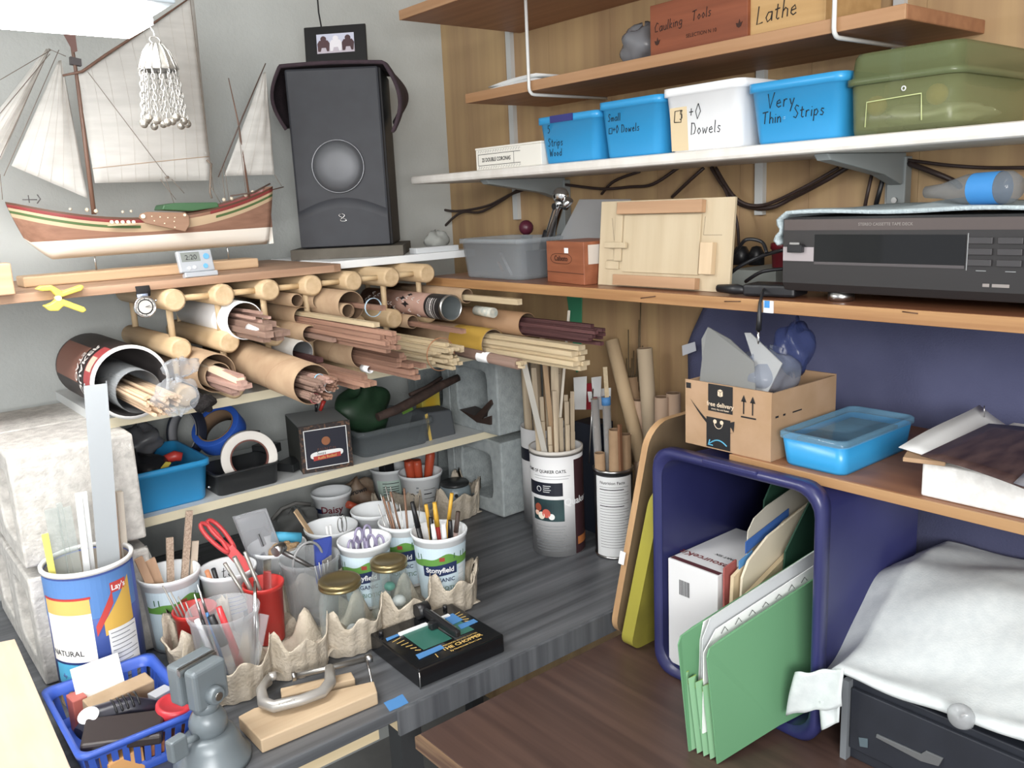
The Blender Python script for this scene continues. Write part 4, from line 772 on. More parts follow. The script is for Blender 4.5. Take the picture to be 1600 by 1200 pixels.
# ------------------------------------------------------------------ moulded pulp trays and the tubs standing in them
pulp = mat('pulp board', '#c4b8a6', .95, 0, '#b3a692', (40, 40, 40), bump=.7, bsc=180)
def pulp_tray(x0, x1, y0, y1, nx, ny, lab, h=.078, peaks=True):
    t = thing('pulp_tray', lab, 'egg tray', ((x0+x1)/2, (y0+y1)/2, T)); pw = (x1-x0)/nx; ph = (y1-y0)/ny
    def floor_(a, c):
        x, y = x0+(x1-x0)*a, y0+(y1-y0)*c; u, v = a*nx, c*ny
        k = max(0, math.cos(2*PI*u))*max(0, math.cos(2*PI*v)) if 0 < round(u) < nx and 0 < round(v) < ny else 0
        if not (0 < round(v) < ny): k = max(0, math.cos(2*PI*u))**2*.45 if 0 < round(u) < nx else 0
        return V((x, y, T+.0025+(.062 if peaks else .03)*k**1.3))
    part('cells', MB().sheet(floor_, nx*14, ny*14, .002), pulp, t)
    per = []; N = 22
    def edge(p0, p1, n, nrm):
        for i in range(n*N):
            f = i/(n*N); s = abs(math.sin(PI*f*n)); ph_ = (f*n) % 1
            top = h*(.80+.36*math.exp(-((ph_-.06)/.07)**2)+.36*math.exp(-((ph_-.97)/.05)**2)+.10*math.cos(4*PI*ph_+.6)); per.append((V(p0).lerp(V(p1), f)+V(nrm)*(.034*(s**.5)-.019+.002*math.sin(9*PI*f*n)), nrm, top))
    edge((x0, y0, 0), (x1, y0, 0), nx, (0, -1, 0)); edge((x1, y0, 0), (x1, y1, 0), ny, (1, 0, 0)); edge((x1, y1, 0), (x0, y1, 0), nx, (0, 1, 0)); edge((x0, y1, 0), (x0, y0, 0), ny, (-1, 0, 0))
    n = len(per); loops = [[], [], [], [], [], []]
    for p, nr, top in per:
        nr = V(nr)
        for L, (o, z) in zip(loops, ((-.004, 0), (.0, .3*top), (.002, .8*top), (.008, top), (.006, top+.0015), (-.001, .78*top))): L.append(p+nr*o+V((0, 0, T+.0012+z)))
    loops.append([p-V(nr)*.007+V((0, 0, T+.0012)) for p, nr, top in per])
    b = MB(); loft(b, loops, False); part('scalloped_wall', b, pulp, t); return t
pulp_tray(.392, .925, 1.277, 1.487, 5, 2, 'beige moulded pulp tray along the front holding the jars and tubs')
pulp_tray(.98, 1.235, 1.675, 1.775, 2, 1, 'beige moulded pulp tray farther back at the foot of the blue-grey blocks', peaks=False)
TB = T+.0048
def rod(name, a, c, r, m, lab, cat, grp=None, r1=None, n=8): return single(name, MB().cyl(V(a), V(c), r, r1, n), m, lab, cat, grp)
# tub of pens
c = (.888, 1.352, TB); t = tub(c, .138, .043, .0535, 'white yogurt tub of pens and pencils at the right end of the front tray'); farm_label(t, c, .138, .043, .0535, face_cam(c, .02))
def pen(dx, dy, ex, ey, L, r, m, capm, lab, kind='pen', grp='pens in the front yogurt tub'):
    a = V((c[0]+dx, c[1]+dy, TB+.012)); d = V((ex-dx, ey-dy, .14)).normalized(); o = thing(kind, lab, kind, a, grp)
    part('barrel', MB().cyl(a, a+d*(L*.72), r, n=10), m, o); part('cap' if kind == 'pen' else 'end', MB().cyl(a+d*(L*.721), a+d*L, r*1.12, r*.8 if kind == 'pen' else r*1.0, n=10), capm, o); return o
ylp = mat('pencil yellow', '#e0a92e', .45); rdp = mat('pen red', '#c02f2d', .4)
pen(-.020, .006, -.036, .020, .19, .0052, black, black, 'tall black marker leaning left out of the front yogurt tub'); pen(-.012, -.016, -.026, -.020, .150, .0048, white, white, 'white pen leaning left in the front yogurt tub')
pen(-.004, .012, -.014, .004, .155, .005, black, black, 'short black marker in the front yogurt tub'); pen(.000, -.018, -.008, -.030, .148, .0048, white, white, 'white pen nearest the front rim of the yogurt tub of pens')
pen(.008, .004, .004, .012, .178, .005, rdp, ylp, 'yellow and red pen in the middle of the yogurt tub of pens'); pen(.003, .020, -.004, .030, .172, .0036, ylp, ylp, 'yellow pencil behind the yellow and red pen', 'pencil')
pen(.013, -.014, .010, -.026, .150, .005, black, black, 'black pen low at the front right of the yogurt tub of pens'); pen(.008, .018, .028, .004, .195, .0037, ylp, ylp, 'yellow pencil leaning right out of the yogurt tub of pens', 'pencil')
pen(.020, .002, .042, -.006, .155, .0045, mat('pinkish grey', '#a98f88', .5), mat('pencil point', '#4c3b34', .6), 'grey-pink pencil lying at the right rim of the yogurt tub of pens', 'pencil')
# scissors tub
c = (.765, 1.432, TB); t = tub(c, .132, .042, .0505, 'white yogurt tub of lilac scissors behind the right-hand jar'); farm_label(t, c, .132, .042, .0505, face_cam(c, -.12))
lil = mat('lilac plastic', '#8f87a8', .35)
for i, (dx, dy, an, lab) in enumerate(((-.022, .004, .5, 'leftmost lilac scissors in the yogurt tub'), (-.004, -.012, 1.2, 'lilac scissors at the front of the yogurt tub'), (.006, .014, .1, 'lilac scissors standing highest in the yogurt tub'), (.024, -.002, 2.1, 'rightmost lilac scissors in the yogurt tub'))):
    z = TB+(.122, .118, .136, .118)[i]; o = thing('scissors', lab, 'scissors', (c[0]+dx, c[1]+dy, TB+.02), 'lilac scissors in the yogurt tub')
    for s in (-1, 1):
        cc = V((c[0]+dx+s*.010*math.cos(an), c[1]+dy+s*.010*math.sin(an), z)); u = V((math.cos(an), math.sin(an), 0))
        part('handle', MB().path([cc+u*(.0085*math.cos(q))+V((0, 0, .015*math.sin(q))) for q in [2*PI*j/18 for j in range(18)]], .0026, 7, True), lil, o)
        part('blade', MB().bar(cc-V((0, 0, .016)), V((c[0]+dx*.7+s*.003, c[1]+dy*.7, TB+.02)), .007, .002), steel, o)
# skewers tub
c = (.875, 1.458, TB); t = tub(c, .134, .042, .052, 'white yogurt tub of thin metal skewers behind the tub of pens'); farm_label(t, c, .134, .042, .052, face_cam(c, -.3))
q = random.Random(5)
for i in range(12):
    a = 2*PI*i/12+.2; r0 = .018+.008*(i % 3); ex = -.075+.085*(i/11)+.01*q.random(); m = steel if i % 3 else mat('rusty steel', '#8b6650', .5, .4)
    rod('skewer', (c[0]+.5*r0*math.cos(a), c[1]+.5*r0*math.sin(a), TB+.01), (c[0]+r0*math.cos(a)+ex*.55, c[1]+r0*math.sin(a)*.8+.01, TB+.17+.035*q.random()), .0012 if i % 3 else .0024, m, ('thin steel skewer' if i % 3 else 'thicker rusty file handle')+' sticking out of the tub behind the tub of pens', 'skewer', ('steel skewers' if i % 3 else 'rusty files')+' in the tub behind the pens')
tub((.893, 1.612, T), .118, .041, .0505, 'empty white tub behind the skewers tub')
c = (.782, 1.606, T); tub(c, .112, .042, .054, 'wide white tub with a wooden stick and wire rings in it')
rod_ = single('wooden_stick', MB().bar((c[0]-.01, c[1]-.02, T+.02), (c[0]-.063, c[1]+.03, T+.155), .017, .003), wood('popsicle wood', '#c5a27a', '#d6b78f', 'z', .7, 50), 'flat wooden stick leaning out of the wide white tub', 'stick')
for i, (dx, dy, L) in enumerate(((.012, -.02, .016), (.020, -.022, .020))):
    single('wire_ring', MB().path([V((c[0]+dx+.006*math.cos(q_), c[1]+dy, T+.115+L*math.sin(q_))) for q_ in [2*PI*j/20 for j in range(20)]], .0012, 6, True), steel, ('smaller', 'larger')[i]+' steel wire ring over the rim of the wide white tub', 'ring')
for i, dx in enumerate((-.018, -.010)): rod('white_peg', (c[0]+dx, c[1]-.018, T+.03), (c[0]+dx-.002, c[1]-.022, T+.122), .003, white, ('left', 'right')[i]+' of the two white pegs in the wide white tub', 'peg')
# roller tub
c = (.645, 1.572, T); t = tub(c, .120, .043, .055, 'white tub with a foam roller and a bristle brush behind the frosted container')
t = thing('tool_pack', 'clear plastic pack of tools leaning in the roller tub', 'packet', (c[0]-.03, c[1], T+.02)); u0 = V((c[0]-.052, c[1]-.028, T+.05)); du = V((.062, -.010, 0)); dv = V((-.028, .03, .150))
part('pack', MB().sheet(lambda a, e: u0+du*a+dv*e+V((0, -.003*math.sin(PI*a), .004*math.sin(2*a))), 8, 10, .004), mat('cloudy film', '#c9ccd2', .2, 0, alpha=.5), t)
part('seal_edge', MB().path([u0, u0+dv, u0+dv+du, u0+du], .002, 6), mat('cloudy edge', '#dfe2e6', .3, 0, alpha=.8), t); part('inner_tool', MB().bar(u0+du*.45+dv*.1, u0+du*.4+dv*.45, .014, .006), mat('dark blue tool', '#25364f', .5), t)
part('inner_clip', MB().bar(u0+du*.55+dv*.55, u0+du*.55+dv*.72, .012, .005), black, t)
rl_ = thing('foam_roller', 'light blue foam roller lying across the roller tub', 'roller', (c[0]+.01, c[1]-.02, T+.118)); a = V((c[0]-.012, c[1]-.006, T+.141)); e = V((c[0]+.042, c[1]-.022, T+.128))
part('sleeve', MB().cyl(a, e, .0105, n=18), mat('light blue foam', '#3fa9d3', .6), rl_); part('core', MB().cyl(e, e+(e-a).normalized()*.001, .0085, n=16), mat('dark blue core', '#1f3a55', .6), rl_)
single('bristle_brush', crumple((c[0]-.005, c[1]-.035, T+.120), .02, 18, 51, (1.5, .8, .65)), mat('bristle', '#b7966c', .95, 0, '#9c7d58', (300, 300, 60), bump=.6, bsc=400), 'tan bristle brush lying under the blue foam roller', 'brush')
# frosted container with blue handle
c = (.652, 1.442, TB); t = tub(c, .128, .044, .054, 'frosted clear container with a blue scraper in the middle of the front tray', frost, 'clear_tub')
_sb = single('blue_scraper', MB().poly([V((c[0]-.004, c[1]-.03, TB+.08)), V((c[0]+.032, c[1]-.022, TB+.09)), V((c[0]+.052, c[1]+.002, TB+.150)), V((c[0]+.014, c[1]+.004, TB+.152)), V((c[0]+.004, c[1]-.016, TB+.118))], (.002, .008, .0)), mat('deep blue plastic', '#2b3f98', .4), 'deep blue scraper standing in the frosted container', 'scraper', bev=.002)
SB_ = _sb; part('grey_pad', MB().poly([V((c[0]+.006, c[1]-.034, TB+.085)), V((c[0]+.030, c[1]-.028, TB+.095)), V((c[0]+.036, c[1]-.022, TB+.125)), V((c[0]+.012, c[1]-.028, TB+.122))], (.001, .003, 0)), mat('grey rubber pad', '#777471', .7), SB_, 'grey rubber pad', bev=.001)
single('wire_loop', MB().path([V((c[0]-.005+.030*math.cos(q_), c[1]-.004-.004*math.sin(q_), TB+.118+.040*math.sin(q_))) for q_ in [-.6+4.2*j/24 for j in range(25)]], .0026, 8), mat('grey cable', '#8a8b8c', .4), 'grey bent wire loop in the frosted container', 'wire')
t = thing('tack_hammer', 'small steel hammer leaning on the rim of the frosted container', 'hammer', (c[0]-.06, c[1]-.01, TB+.1)); a = V((c[0]-.050, c[1]+.014, TB+.150)); e = V((c[0]-.004, c[1]-.03, TB+.112))
part('handle', MB().cyl(a, e, .005, .004, n=10), mat('dark grey steel', '#6d6c6b', .35, .8), t); part('head', MB().cyl(a+V((-.012, -.006, .002)), a+V((.008, .004, .004)), .010, n=14), steel, t)
for i in range(4): rod('small_nail', (c[0]+.004+.006*i, c[1]-.03+.004*i, TB+.05), (c[0]-.006+.009*i, c[1]-.034, TB+.120+.004*(i % 2)), .0012, steel, 'thin steel pin inside the frosted container', 'pin', 'steel pins in the frosted container')
# jars
def jar(c, r, h, rl, lab, goods):
    t = thing('glass_jar', lab, 'jar', c)
    part('glass_body', MB().lathe(c, [(.0001, .001), (r*.86, .0), (r, .008), (r, h*.62), (rl*.95, h*.80), (rl*.92, h-.014), (rl*.90, h-.014), (rl*.92, h*.79), (r-.0025, h*.61), (r-.0025, .010), (.0001, .004)], 36), glass, t)
    gold = mat('gold lid', '#8f7f55', .3, .75); ld = part('lid', MB().lathe(V(c)+V((0, 0, h-.0138)), [(rl-.001, 0), (rl+.001, .0005), (rl+.0012, .003), (rl, .004), (rl, .007), (rl+.001, .008), (rl+.001, .012), (rl-.002, .0145), (rl*.72, .0135), (rl*.66, .012), (.0001, .012)], 40), gold, t)
    for i, (dx, dy, z, s, m) in enumerate(goods): single('jar_item', MB().ball(V(c)+V((dx, dy, .006+z)), s, 10, (1, 1, .8)), m, 'small '+('tan', 'white', 'green')[i]+' thing inside the '+lab.split(' standing')[0], 'thing')
    return t
jar((.653, 1.328, TB), .041, .118, .037, 'glass jar with a gold lid standing left in the front tray', ((-.01, .006, .014, .016, mat('tan goods', '#c9b39a', .8)), (.014, -.008, .012, .012, white)))
jar((.760, 1.335, TB), .038, .120, .034, 'smaller glass jar with a gold lid standing right in the front tray', ((-.012, -.004, .014, .015, mat('tan goods', '#c9b39a', .8)), (.010, -.010, .03, .014, white), (.004, .010, .055, .011, mat('sea green', '#3f9a86', .5))))
# the white tub with red scissors
c = (.524, 1.522, T); t = tub(c, .126, .040, .050, 'white tub with blue print holding the red-handled scissors'); f = wrap(c, face_cam(c, .25), .04, .05, .126)
b = MB(); [b.patch(f, -.022, .018-.006*(k % 2), .082-k*.008, .0835-k*.008, .0004, 5) for k in range(5)]; part('blue_print', b, mat('blue print', '#5a6fae', .6), t); part('navy_patch', MB().patch(f, .008, .026, .030, .050, .0004, 5), navy, t)
fi = wrap(c, face_cam(c)+PI, .0385, .0485, .126); b = MB().hand('te', .022, lambda u, v, d: fi(-u-.0+.012, .088+v, -.0008), .0007); part('handwriting', b, ink, t)
t = thing('red_scissors', 'red-handled scissors standing in the white tub with blue print', 'scissors', (c[0], c[1], T+.02)); a = V((c[0]+.020, c[1]-.018, T+.135)); e = V((c[0]-.022, c[1]+.030, T+.215)); redp = mat('coral red plastic', '#cf3a3e', .4); ax = (e-a).normalized(); sd = V((.9, .35, 0)).normalized()
for s in (-1, 1):
    P = []
    for j in range(22): q_ = 2*PI*j/22; P.append(a.lerp(e, .62)+ax*(.036*math.cos(q_))+sd*(s*.008+.0085*math.sin(q_)*(1.15-.4*math.cos(q_+PI))))
    part('handle_loop', MB().path(P, .0042, 8, True), redp, t)
part('shank', MB().bar(a-ax*.03, a+ax*.035, .020, .007, up=(0, 1, 0)), redp, t, bev=.002); part('blade', MB().bar(a-ax*.031, a-ax*.10, .014, .003, up=(0, 1, 0)), steel, t)
for i, (dx, dy, ex, m, lab) in enumerate(((-.02, .0, -.030, black, 'black pen at the left rim of the tub with the red scissors'), (-.026, .006, -.042, mat('orange wood', '#c07a50', .6), 'orange wooden stick at the left rim of the tub with the red scissors'), (.026, .002, .030, mat('grey pen', '#55575c', .5), 'grey pen by the red scissors'))): rod('pen', (c[0]+dx*.4, c[1]+dy, T+.02), (c[0]+ex, c[1]-.012, T+.135), .0045, m, lab, 'pen')
# the yogurt tub with sanding sticks
c = (.425, 1.545, T); t = tub(c, .142, .042, .052, 'white yogurt tub of sanding sticks beside the chip canister'); farm_label(t, c, .142, .042, .052, face_cam(c, .38))
grit = mat('brown grit', '#9a8270', .95, 0, '#c0a892', (350, 350, 350), bump=.4, bsc=600)
for i, (px, top, dx, lab) in enumerate(((265, 840, -.012, 'shortest brown sanding stick, on the left'), (296, 798, .006, 'tallest brown sanding stick'), (305, 845, .026, 'pale lettered sanding stick on the right'))):
    e = at(px, top, Y=c[1]+.012+.004*i); a = V((c[0]+dx, c[1]-.01+.008*i, T+.02)); _ss = single('sanding_stick', MB().bar(a, e, .0125, .004, up=(0, 1, 0)), grit if i < 2 else mat('pale stick', '#c7b6a2', .8), lab+' in the yogurt tub beside the chip canister', 'sanding stick')
e = at(305, 845, Y=c[1]+.02); lf = flat(e+V((-.0065, -.0032, -.052)), (0, 0, 1), (-1, 0, 0)); part('stick_lettering', MB().text('HOM', .009, lambda u, v, d: lf(u, v-.010, d), .02, align='LEFT'), ink, _ss)
for i, (dx, ex, m, lab) in enumerate(((.016, .012, white, 'white flat stick between the sanding sticks'), (.032, .036, white, 'white flat stick right of the sanding sticks'))): single('white_stick', MB().bar((c[0]+dx*.5, c[1]+.016, T+.02), (c[0]+ex, c[1]+.02, T+.148), .008, .003, up=(0, 1, 0)), m, lab, 'stick')
for i, (p0, wd, m, lab) in enumerate((((216, 872), .014, wood('tan block', '#b89070', '#c9a384', 'z', .7, 40), 'narrow tan wooden stick at the left rim of the sanding stick tub'), ((232, 875), .022, MC['tan block'], 'wider tan wooden piece at the left rim of the sanding stick tub'), ((218, 858), .026, mat('grey card', '#9a9a94', .8), 'grey card behind the tan wooden pieces'))):
    e = at(p0[0], p0[1], Y=c[1]-.012+.018*i); single('wood_piece', MB().bar((c[0]-.012+.006*i, c[1]-.012+.012*i, T+.03), e, wd, .006, up=(0, 1, 0)), m, lab, 'stick')
# red cups
redc = mat('red cup plastic', '#c52a26', .35)
c = (.552, 1.428, TB); tub(c, .112, .029, .0345, 'red plastic cup of steel rods in the front tray', redc, 'red_cup', 'cup')
for i, (dx, L, r) in enumerate(((-.060, .06, .0035), (-.050, .066, .0045), (-.038, .07, .0035))): rod('steel_rod', (c[0]-.004+.008*i, c[1]-.004, TB+.02), (c[0]+dx+.008*i, c[1]+.012, TB+.104+L), r, mat('grey steel rod', '#9b9791', .35, .6), 'grey steel rod leaning left out of the red cup', 'rod', 'steel rods in the red cup')
single('steel_rule', MB().bar((c[0]+.002, c[1]+.008, TB+.02), (c[0]+.014, c[1]+.004, TB+.150), .015, .0012, up=(0, 1, 0)), chrome, 'flat shiny steel rule standing in the red cup', 'rule')
c = (.432, 1.445, TB); t = tub(c, .098, .030, .035, 'red cup with a green edge behind the cloudy brush container', redc, 'red_cup', 'cup'); f = wrap(c, face_cam(c, .2), .030, .035, .098); part('green_strip', MB().patch(f, -.004, .020, .01, .055, .0006, 5), mat('flag green', '#2f9a4d', .5), t)
for i in range(4): rod('steel_file', (c[0]-.010+.005*i, c[1]-.006, TB+.03), (c[0]-.050+.010*i, c[1]-.012-.004*i, TB+.16-.012*i), .003, mat('grey steel rod', '#9b9791', .35, .6), 'grey steel file leaning left from the red cup with a green edge', 'file', 'files in the red cup with a green edge', .0012)
# cloudy brush container
c = (.450, 1.352, TB); t = tub(c, .124, .046, .0565, 'cloudy container of paint brushes behind the grey vise', mat('cloudy plastic', '#e3e6ea', .3, 0, alpha=.27), 'clear_tub')
def brush(d0, d1, r, m1, m2, lab):
    a = V(c)+V(d0); e = V(c)+V(d1); o = thing('paint_brush', lab, 'brush', a); part('handle', MB().cyl(a, a.lerp(e, .7), r, r*.9, n=10), m1, o); part('ferrule', MB().cyl(a.lerp(e, .701), a.lerp(e, .9), r*.9, r*.7, n=10), steel, o); part('tip', MB().cyl(a.lerp(e, .901), e, r*.6, r*.2, n=8), m2, o)
brush((-.01, -.012, .01), (-.030, .020, .170), .003, mat('blue handle', '#2f6fae', .4), white, 'blue-handled fine brush in the cloudy container'); brush((-.02, -.006, .01), (-.040, .010, .160), .0032, black, white, 'black-handled brush with a white tip in the cloudy container')
rod('red_marker', V(c)+V((.012, -.016, .02)), V(c)+V((-.004, .008, .125)), .0075, mat('glossy red', '#d8353a', .25), 'glossy red marker in the cloudy container', 'marker', r1=.005, n=14); rod('white_rod', V(c)+V((-.022, -.022, .01)), V(c)+V((-.048, -.012, .125)), .0045, white, 'white rod at the left rim of the cloudy container', 'rod'); rod('black_marker', V(c)+V((-.012, -.02, .07)), V(c)+V((-.024, -.008, .122)), .0075, black, 'thick black handle in the cloudy container', 'handle', r1=.006, n=14)
t = thing('tweezers', 'long silver tweezers leaning over the right rim of the cloudy container', 'tweezers', V(c)+V((.05, 0, .02)))
for s in (-1, 1): part('arm', MB().path([V(c)+V((.030, -.032+s*.004, .02)), V(c)+V((.046, -.016+s*.005, .085)), V(c)+V((.062, .008+s*.001, .150))], [.0028, .004, .002], 6), chrome, t)
single('clear_strip', MB().bar(V(c)+V((.022, -.040, .015)), V(c)+V((.060, -.022, .10)), .02, .002), clear, 'flat clear strip at the right side of the cloudy container', 'strip')

# ------------------------------------------------------------------ chip canister on the left
c = V((.282, 1.473, T)); r = .0675; H = .236
t = thing('chip_canister', 'blue cardboard snack canister with a white panel at the left end of the table', 'canister', c)
part('wall', MB().lathe(c, [(r-.003, .002), (r, 0), (r, H-.008), (r-.003, H-.008)], 44, close=True), mat('canister blue', '#3e57a8', .5), t); part('rim', MB().lathe(c, [(r-.0035, H-.0078), (r+.0025, H-.0078), (r+.003, H-.001), (r-.001, H), (r-.0035, H-.002)], 44, close=True), mat('grey white rim', '#d9d9d8', .5), t)
part('inside', MB().lathe(c, [(.0001, .004), (r-.0036, .004), (r-.0036, H-.01)], 40), mat('grey card inside', '#a59a8c', .8), t)
f = wrap(c, face_cam(c, -.35), r, r, H)
part('sky_band', MB().patch(f, -.085, .10, .155, H-.012, .0004, 24), mat('mid blue print', '#4d7fc4', .5), t); part('white_panel', MB().patch(f, -.062, .018, .085, .190, .0007, 16), mat('panel white', '#f3f0ea', .5), t); part('orange_fade', MB().patch(f, -.062, .018, .166, .190, .001, 16), mat('warm orange print', '#e6b45a', .5), t); part('red_line', MB().patch(f, -.064, .020, .190, .194, .001, 16), rdp, t)
part('cyan_panel', MB().patch(f, -.058, .026, .046, .081, .0007, 16), mat('cyan print', '#49b0dd', .5), t); part('cyan_script', MB().hand('dip', .007, lambda u, v, d: f(-.045+u, .058+v, .0011), .0004), mat('blue print', '#5a6fae', .6), t)
part('lettering', MB().text('NATURAL', .013, lambda u, v, d: f(-.030+u, .096+v, d), .01, d=.0012), ink, t)
part('red_ribbon', MB().patch(f, .022, .052, lambda u: .125+(u-.022)*1.6, lambda u: .142+(u-.022)*1.75, .0010, 12), mat('ribbon red', '#cc3f3a', .5), t); part('gold_ribbon', MB().patch(f, .034, .085, lambda u: .122+(u-.034)*.2, lambda u: .145+(u-.034)*1.25, .0008, 12), mat('ribbon gold', '#dcae45', .5), t)
part('brown_base', MB().patch(f, -.075, .085, .001, .034, .0007, 20), mat('chip print', '#b98a55', .7, 0, '#d9b98a', (90, 90, 90)), t)
b = MB(); b.patch(f, .038, .088, .020, .130, .0010, 10); part('facts_panel', b, mat('facts white', '#dfe1e2', .6), t); b = MB(); [b.patch(f, .041, .085-.012*(k % 3 == 1), .123-.0075*k, .1245-.0075*k, .0014, 6) for k in range(13)]; part('facts_lines', b, mat('grey print', '#7d8288', .6), t)
part('brand_flag', MB().patch(f, .050, .078, .190, .207, .0008, 6), mat('ribbon red', '#cc3f3a', .5), t); part('brand_lettering', MB().text("Lay's", .013, lambda u, v, d: f(.064+u, .194+v, d), .02, d=.0012), white, t)
# what stands in it
def upright(name, px, py, Yp, w_, d_, m, lab, cat, dx=0, dy=0, bev=.0006):
    e = at(px, py, Y=Yp); a = V((e.x*.35+(c.x+dx)*.65, Yp*.5+(c.y+dy)*.5, T+.012)); return single(name, MB().bar(a, e, w_, d_, up=(0, 1, 0)), m, lab, cat, bev=bev)
e = at(149, 599, Y=1.475); ch = thing('metal_channel', 'tall pale grey square channel standing in the snack canister', 'channel', (e.x, 1.475, T+.01))
a = V((.302, 1.478, T+.012)); chm = mat('pale grey aluminium', '#9aa0a5', .45, .2); u = V((1, -.25, 0)).normalized(); v = V((.25, 1, 0)).normalized()
for nm, off, du_, dv_ in (('front_face', (0, -.012), .034, .002), ('left_flange', (-.016, 0), .002, .024), ('right_flange', (.016, 0), .002, .024)):
    o = u*off[0]+v*off[1]; q4 = [u*(x*du_/2)+v*(y*dv_/2) for x, y in ((-1, -1), (1, -1), (1, 1), (-1, 1))]; b = MB(); b.add([a+o+k for k in q4]+[e+o+k for k in q4], [(3, 2, 1, 0), (4, 5, 6, 7), (0, 1, 5, 4), (1, 2, 6, 5), (2, 3, 7, 6), (3, 0, 4, 7)]); part(nm, b, chm, ch)
upright('yellow_rule', 70, 834, 1.47, .010, .003, mat('lemon yellow', '#e8dd62', .5), 'short lemon yellow rule at the left rim of the snack canister', 'rule', -.045)
acr = mat('clear acrylic', '#cfd8d6', .08, 0, alpha=.35)
upright('acrylic_rod', 80, 795, 1.49, .020, .006, acr, 'leftmost clear acrylic strip in the snack canister', 'strip', -.035, .01); upright('acrylic_rod', 92, 786, 1.485, .008, .008, acr, 'thin clear acrylic rod in the snack canister', 'rod', -.022, .0); upright('acrylic_rod', 104, 792, 1.462, .012, .004, acr, 'clear acrylic strip nearest the white panels in the snack canister', 'strip', -.014, -.02)
upright('white_strip', 122, 770, 1.50, .010, .004, white, 'left white plastic strip beside the grey channel', 'strip', -.012, .02); upright('white_strip', 132, 768, 1.51, .007, .004, white, 'thin right-hand white plastic strip beside the grey channel', 'strip', -.002, .03)
upright('tan_strip', 174, 768, 1.49, .012, .005, mat('peach wood', '#d0a98c', .7), 'peach wooden strip right of the grey channel', 'strip', .030, .012); upright('beige_strip', 186, 768, 1.50, .010, .012, mat('beige strip', '#c9bfb1', .8), 'beige strip at the right rim of the snack canister', 'strip', .042, .018)

# ------------------------------------------------------------------ blue basket and its contents
bl = mat('basket blue', '#2a50b8', .4); bx0, bx1, by0, by1, bh = .182, .338, 1.182, 1.402, .070; bz = T
t = thing('plastic_basket', 'blue slotted plastic basket in the bottom left corner', 'basket', (.26, 1.29, T)); b = MB()
def brim(k, z, g=0): return [V((x, y, z)) for x, y in rrect((bx0+bx1)/2, (by0+by1)/2, (bx1-bx0)/2*k+g, (by1-by0)/2*k+g, .016)]
loft(b, [brim(.86, bz), brim(.86, bz+.003)], True, True); loft(b, [brim(.87, bz+.003), brim(.895, bz+.018), brim(.895, bz+.018, -.002), brim(.87, bz+.0035, -.002)], False)
loft(b, [brim(.96, bz+.054), brim(.985, bz+.062), brim(.985, bz+.062, .006), brim(1, bz+bh, .006), brim(1, bz+bh, -.002), brim(.965, bz+.055, -.002)], False)
part('shell', b, bl, t)
k = 0
for (xa, ya), (xb, yb), n in (((bx0, by0), (bx1, by0), 9), ((bx1, by0), (bx1, by1), 12), ((bx1, by1), (bx0, by1), 9), ((bx0, by1), (bx0, by0), 12)):
    for i in range(n+1):
        f_ = .06+.88*i/n; x, y = xa+(xb-xa)*f_, ya+(yb-ya)*f_; cx, cy = (bx0+bx1)/2, (by0+by1)/2; lo = V((cx+(x-cx)*.885, cy+(y-cy)*.885, bz+.016)); hi = V((cx+(x-cx)*.965, cy+(y-cy)*.965, bz+.058)); part('slat', MB().bar(lo, hi, .0085 if abs(xa-xb) > .01 else .002, .002 if abs(xa-xb) > .01 else .0085, up=(0, 1, 0)), bl, t)
def inb(name, ctr, d, rz, rx, m, lab, cat, bev=.002, ry=0): return single(name, MB().box(ctr, d, Matrix.Rotation(rz, 3, 'Z') @ Matrix.Rotation(rx, 3, 'X') @ Matrix.Rotation(ry, 3, 'Y')), m, lab, cat, bev=bev)
inb('white_card', (.252, 1.365, T+.066), (.070, .003, .075), .05, -.30, mat('bright card', '#f5f3ee', .7), 'white card standing at the back of the blue basket', 'card', .0005)
inb('tan_box', (.268, 1.325, T+.045), (.098, .030, .050), .16, .15, mat('tan cardboard box', '#a98f70', .85, 0, '#9c8263', (30, 30, 30)), 'long tan box lying in front of the white card in the blue basket', 'box')
inb('black_case', (.245, 1.215, T+.062), (.105, .060, .016), -.38, .12, mat('dark brown case', '#2e2524', .45), 'flat dark brown case lying on top at the front of the blue basket', 'case', .004, .1)
t = thing('power_adapter', 'black ribbed handset with a white oval label in the blue basket', 'gadget', (.26, 1.27, T+.05)); b = MB().path([(.198, 1.262, T+.055), (.225, 1.275, T+.062), (.27, 1.272, T+.062), (.305, 1.25, T+.054)], [.012, .020, .017, .012], 12); part('body', b, mat('dark navy plastic', '#20202e', .35), t)
part('white_label', MB().lathe((.212, 1.262, T+.0795), [(.0001, .001), (.013, .0008), (.0145, 0)], 20, (-.25, -.35, 1)), white, t); b = MB(); [b.path([(x, 1.273-.021*math.cos(q_), T+.061+.0195*math.sin(q_)) for q_ in (.5, .9, 1.3, 1.7, 2.1)], .0016, 5) for x in (.248, .256, .264, .272, .280)]; part('ribs', b, black, t)
single('screw_lid', MB().lathe((.318, 1.222, T+.052), [(.0001, 0), (.026, 0), (.0275, .003), (.0275, .018), (.025, .021), (.021, .0205), (.019, .018), (.0001, .018)], 32, (.1, -.15, 1)), mat('cap red', '#c22a33', .35), 'round red screw cap lying at the right front of the blue basket', 'cap')
inb('grey_block', (.318, 1.285, T+.052), (.030, .022, .022), .3, 0, mat('light grey block', '#a7aab0', .5), 'small light grey block behind the red cap', 'block', .001); inb('orange_tab', (.298, 1.232, T+.036), (.03, .02, .004), .5, .5, mat('orange tab', '#e0a050', .6), 'small orange tab beside the red cap', 'tab', .0005)
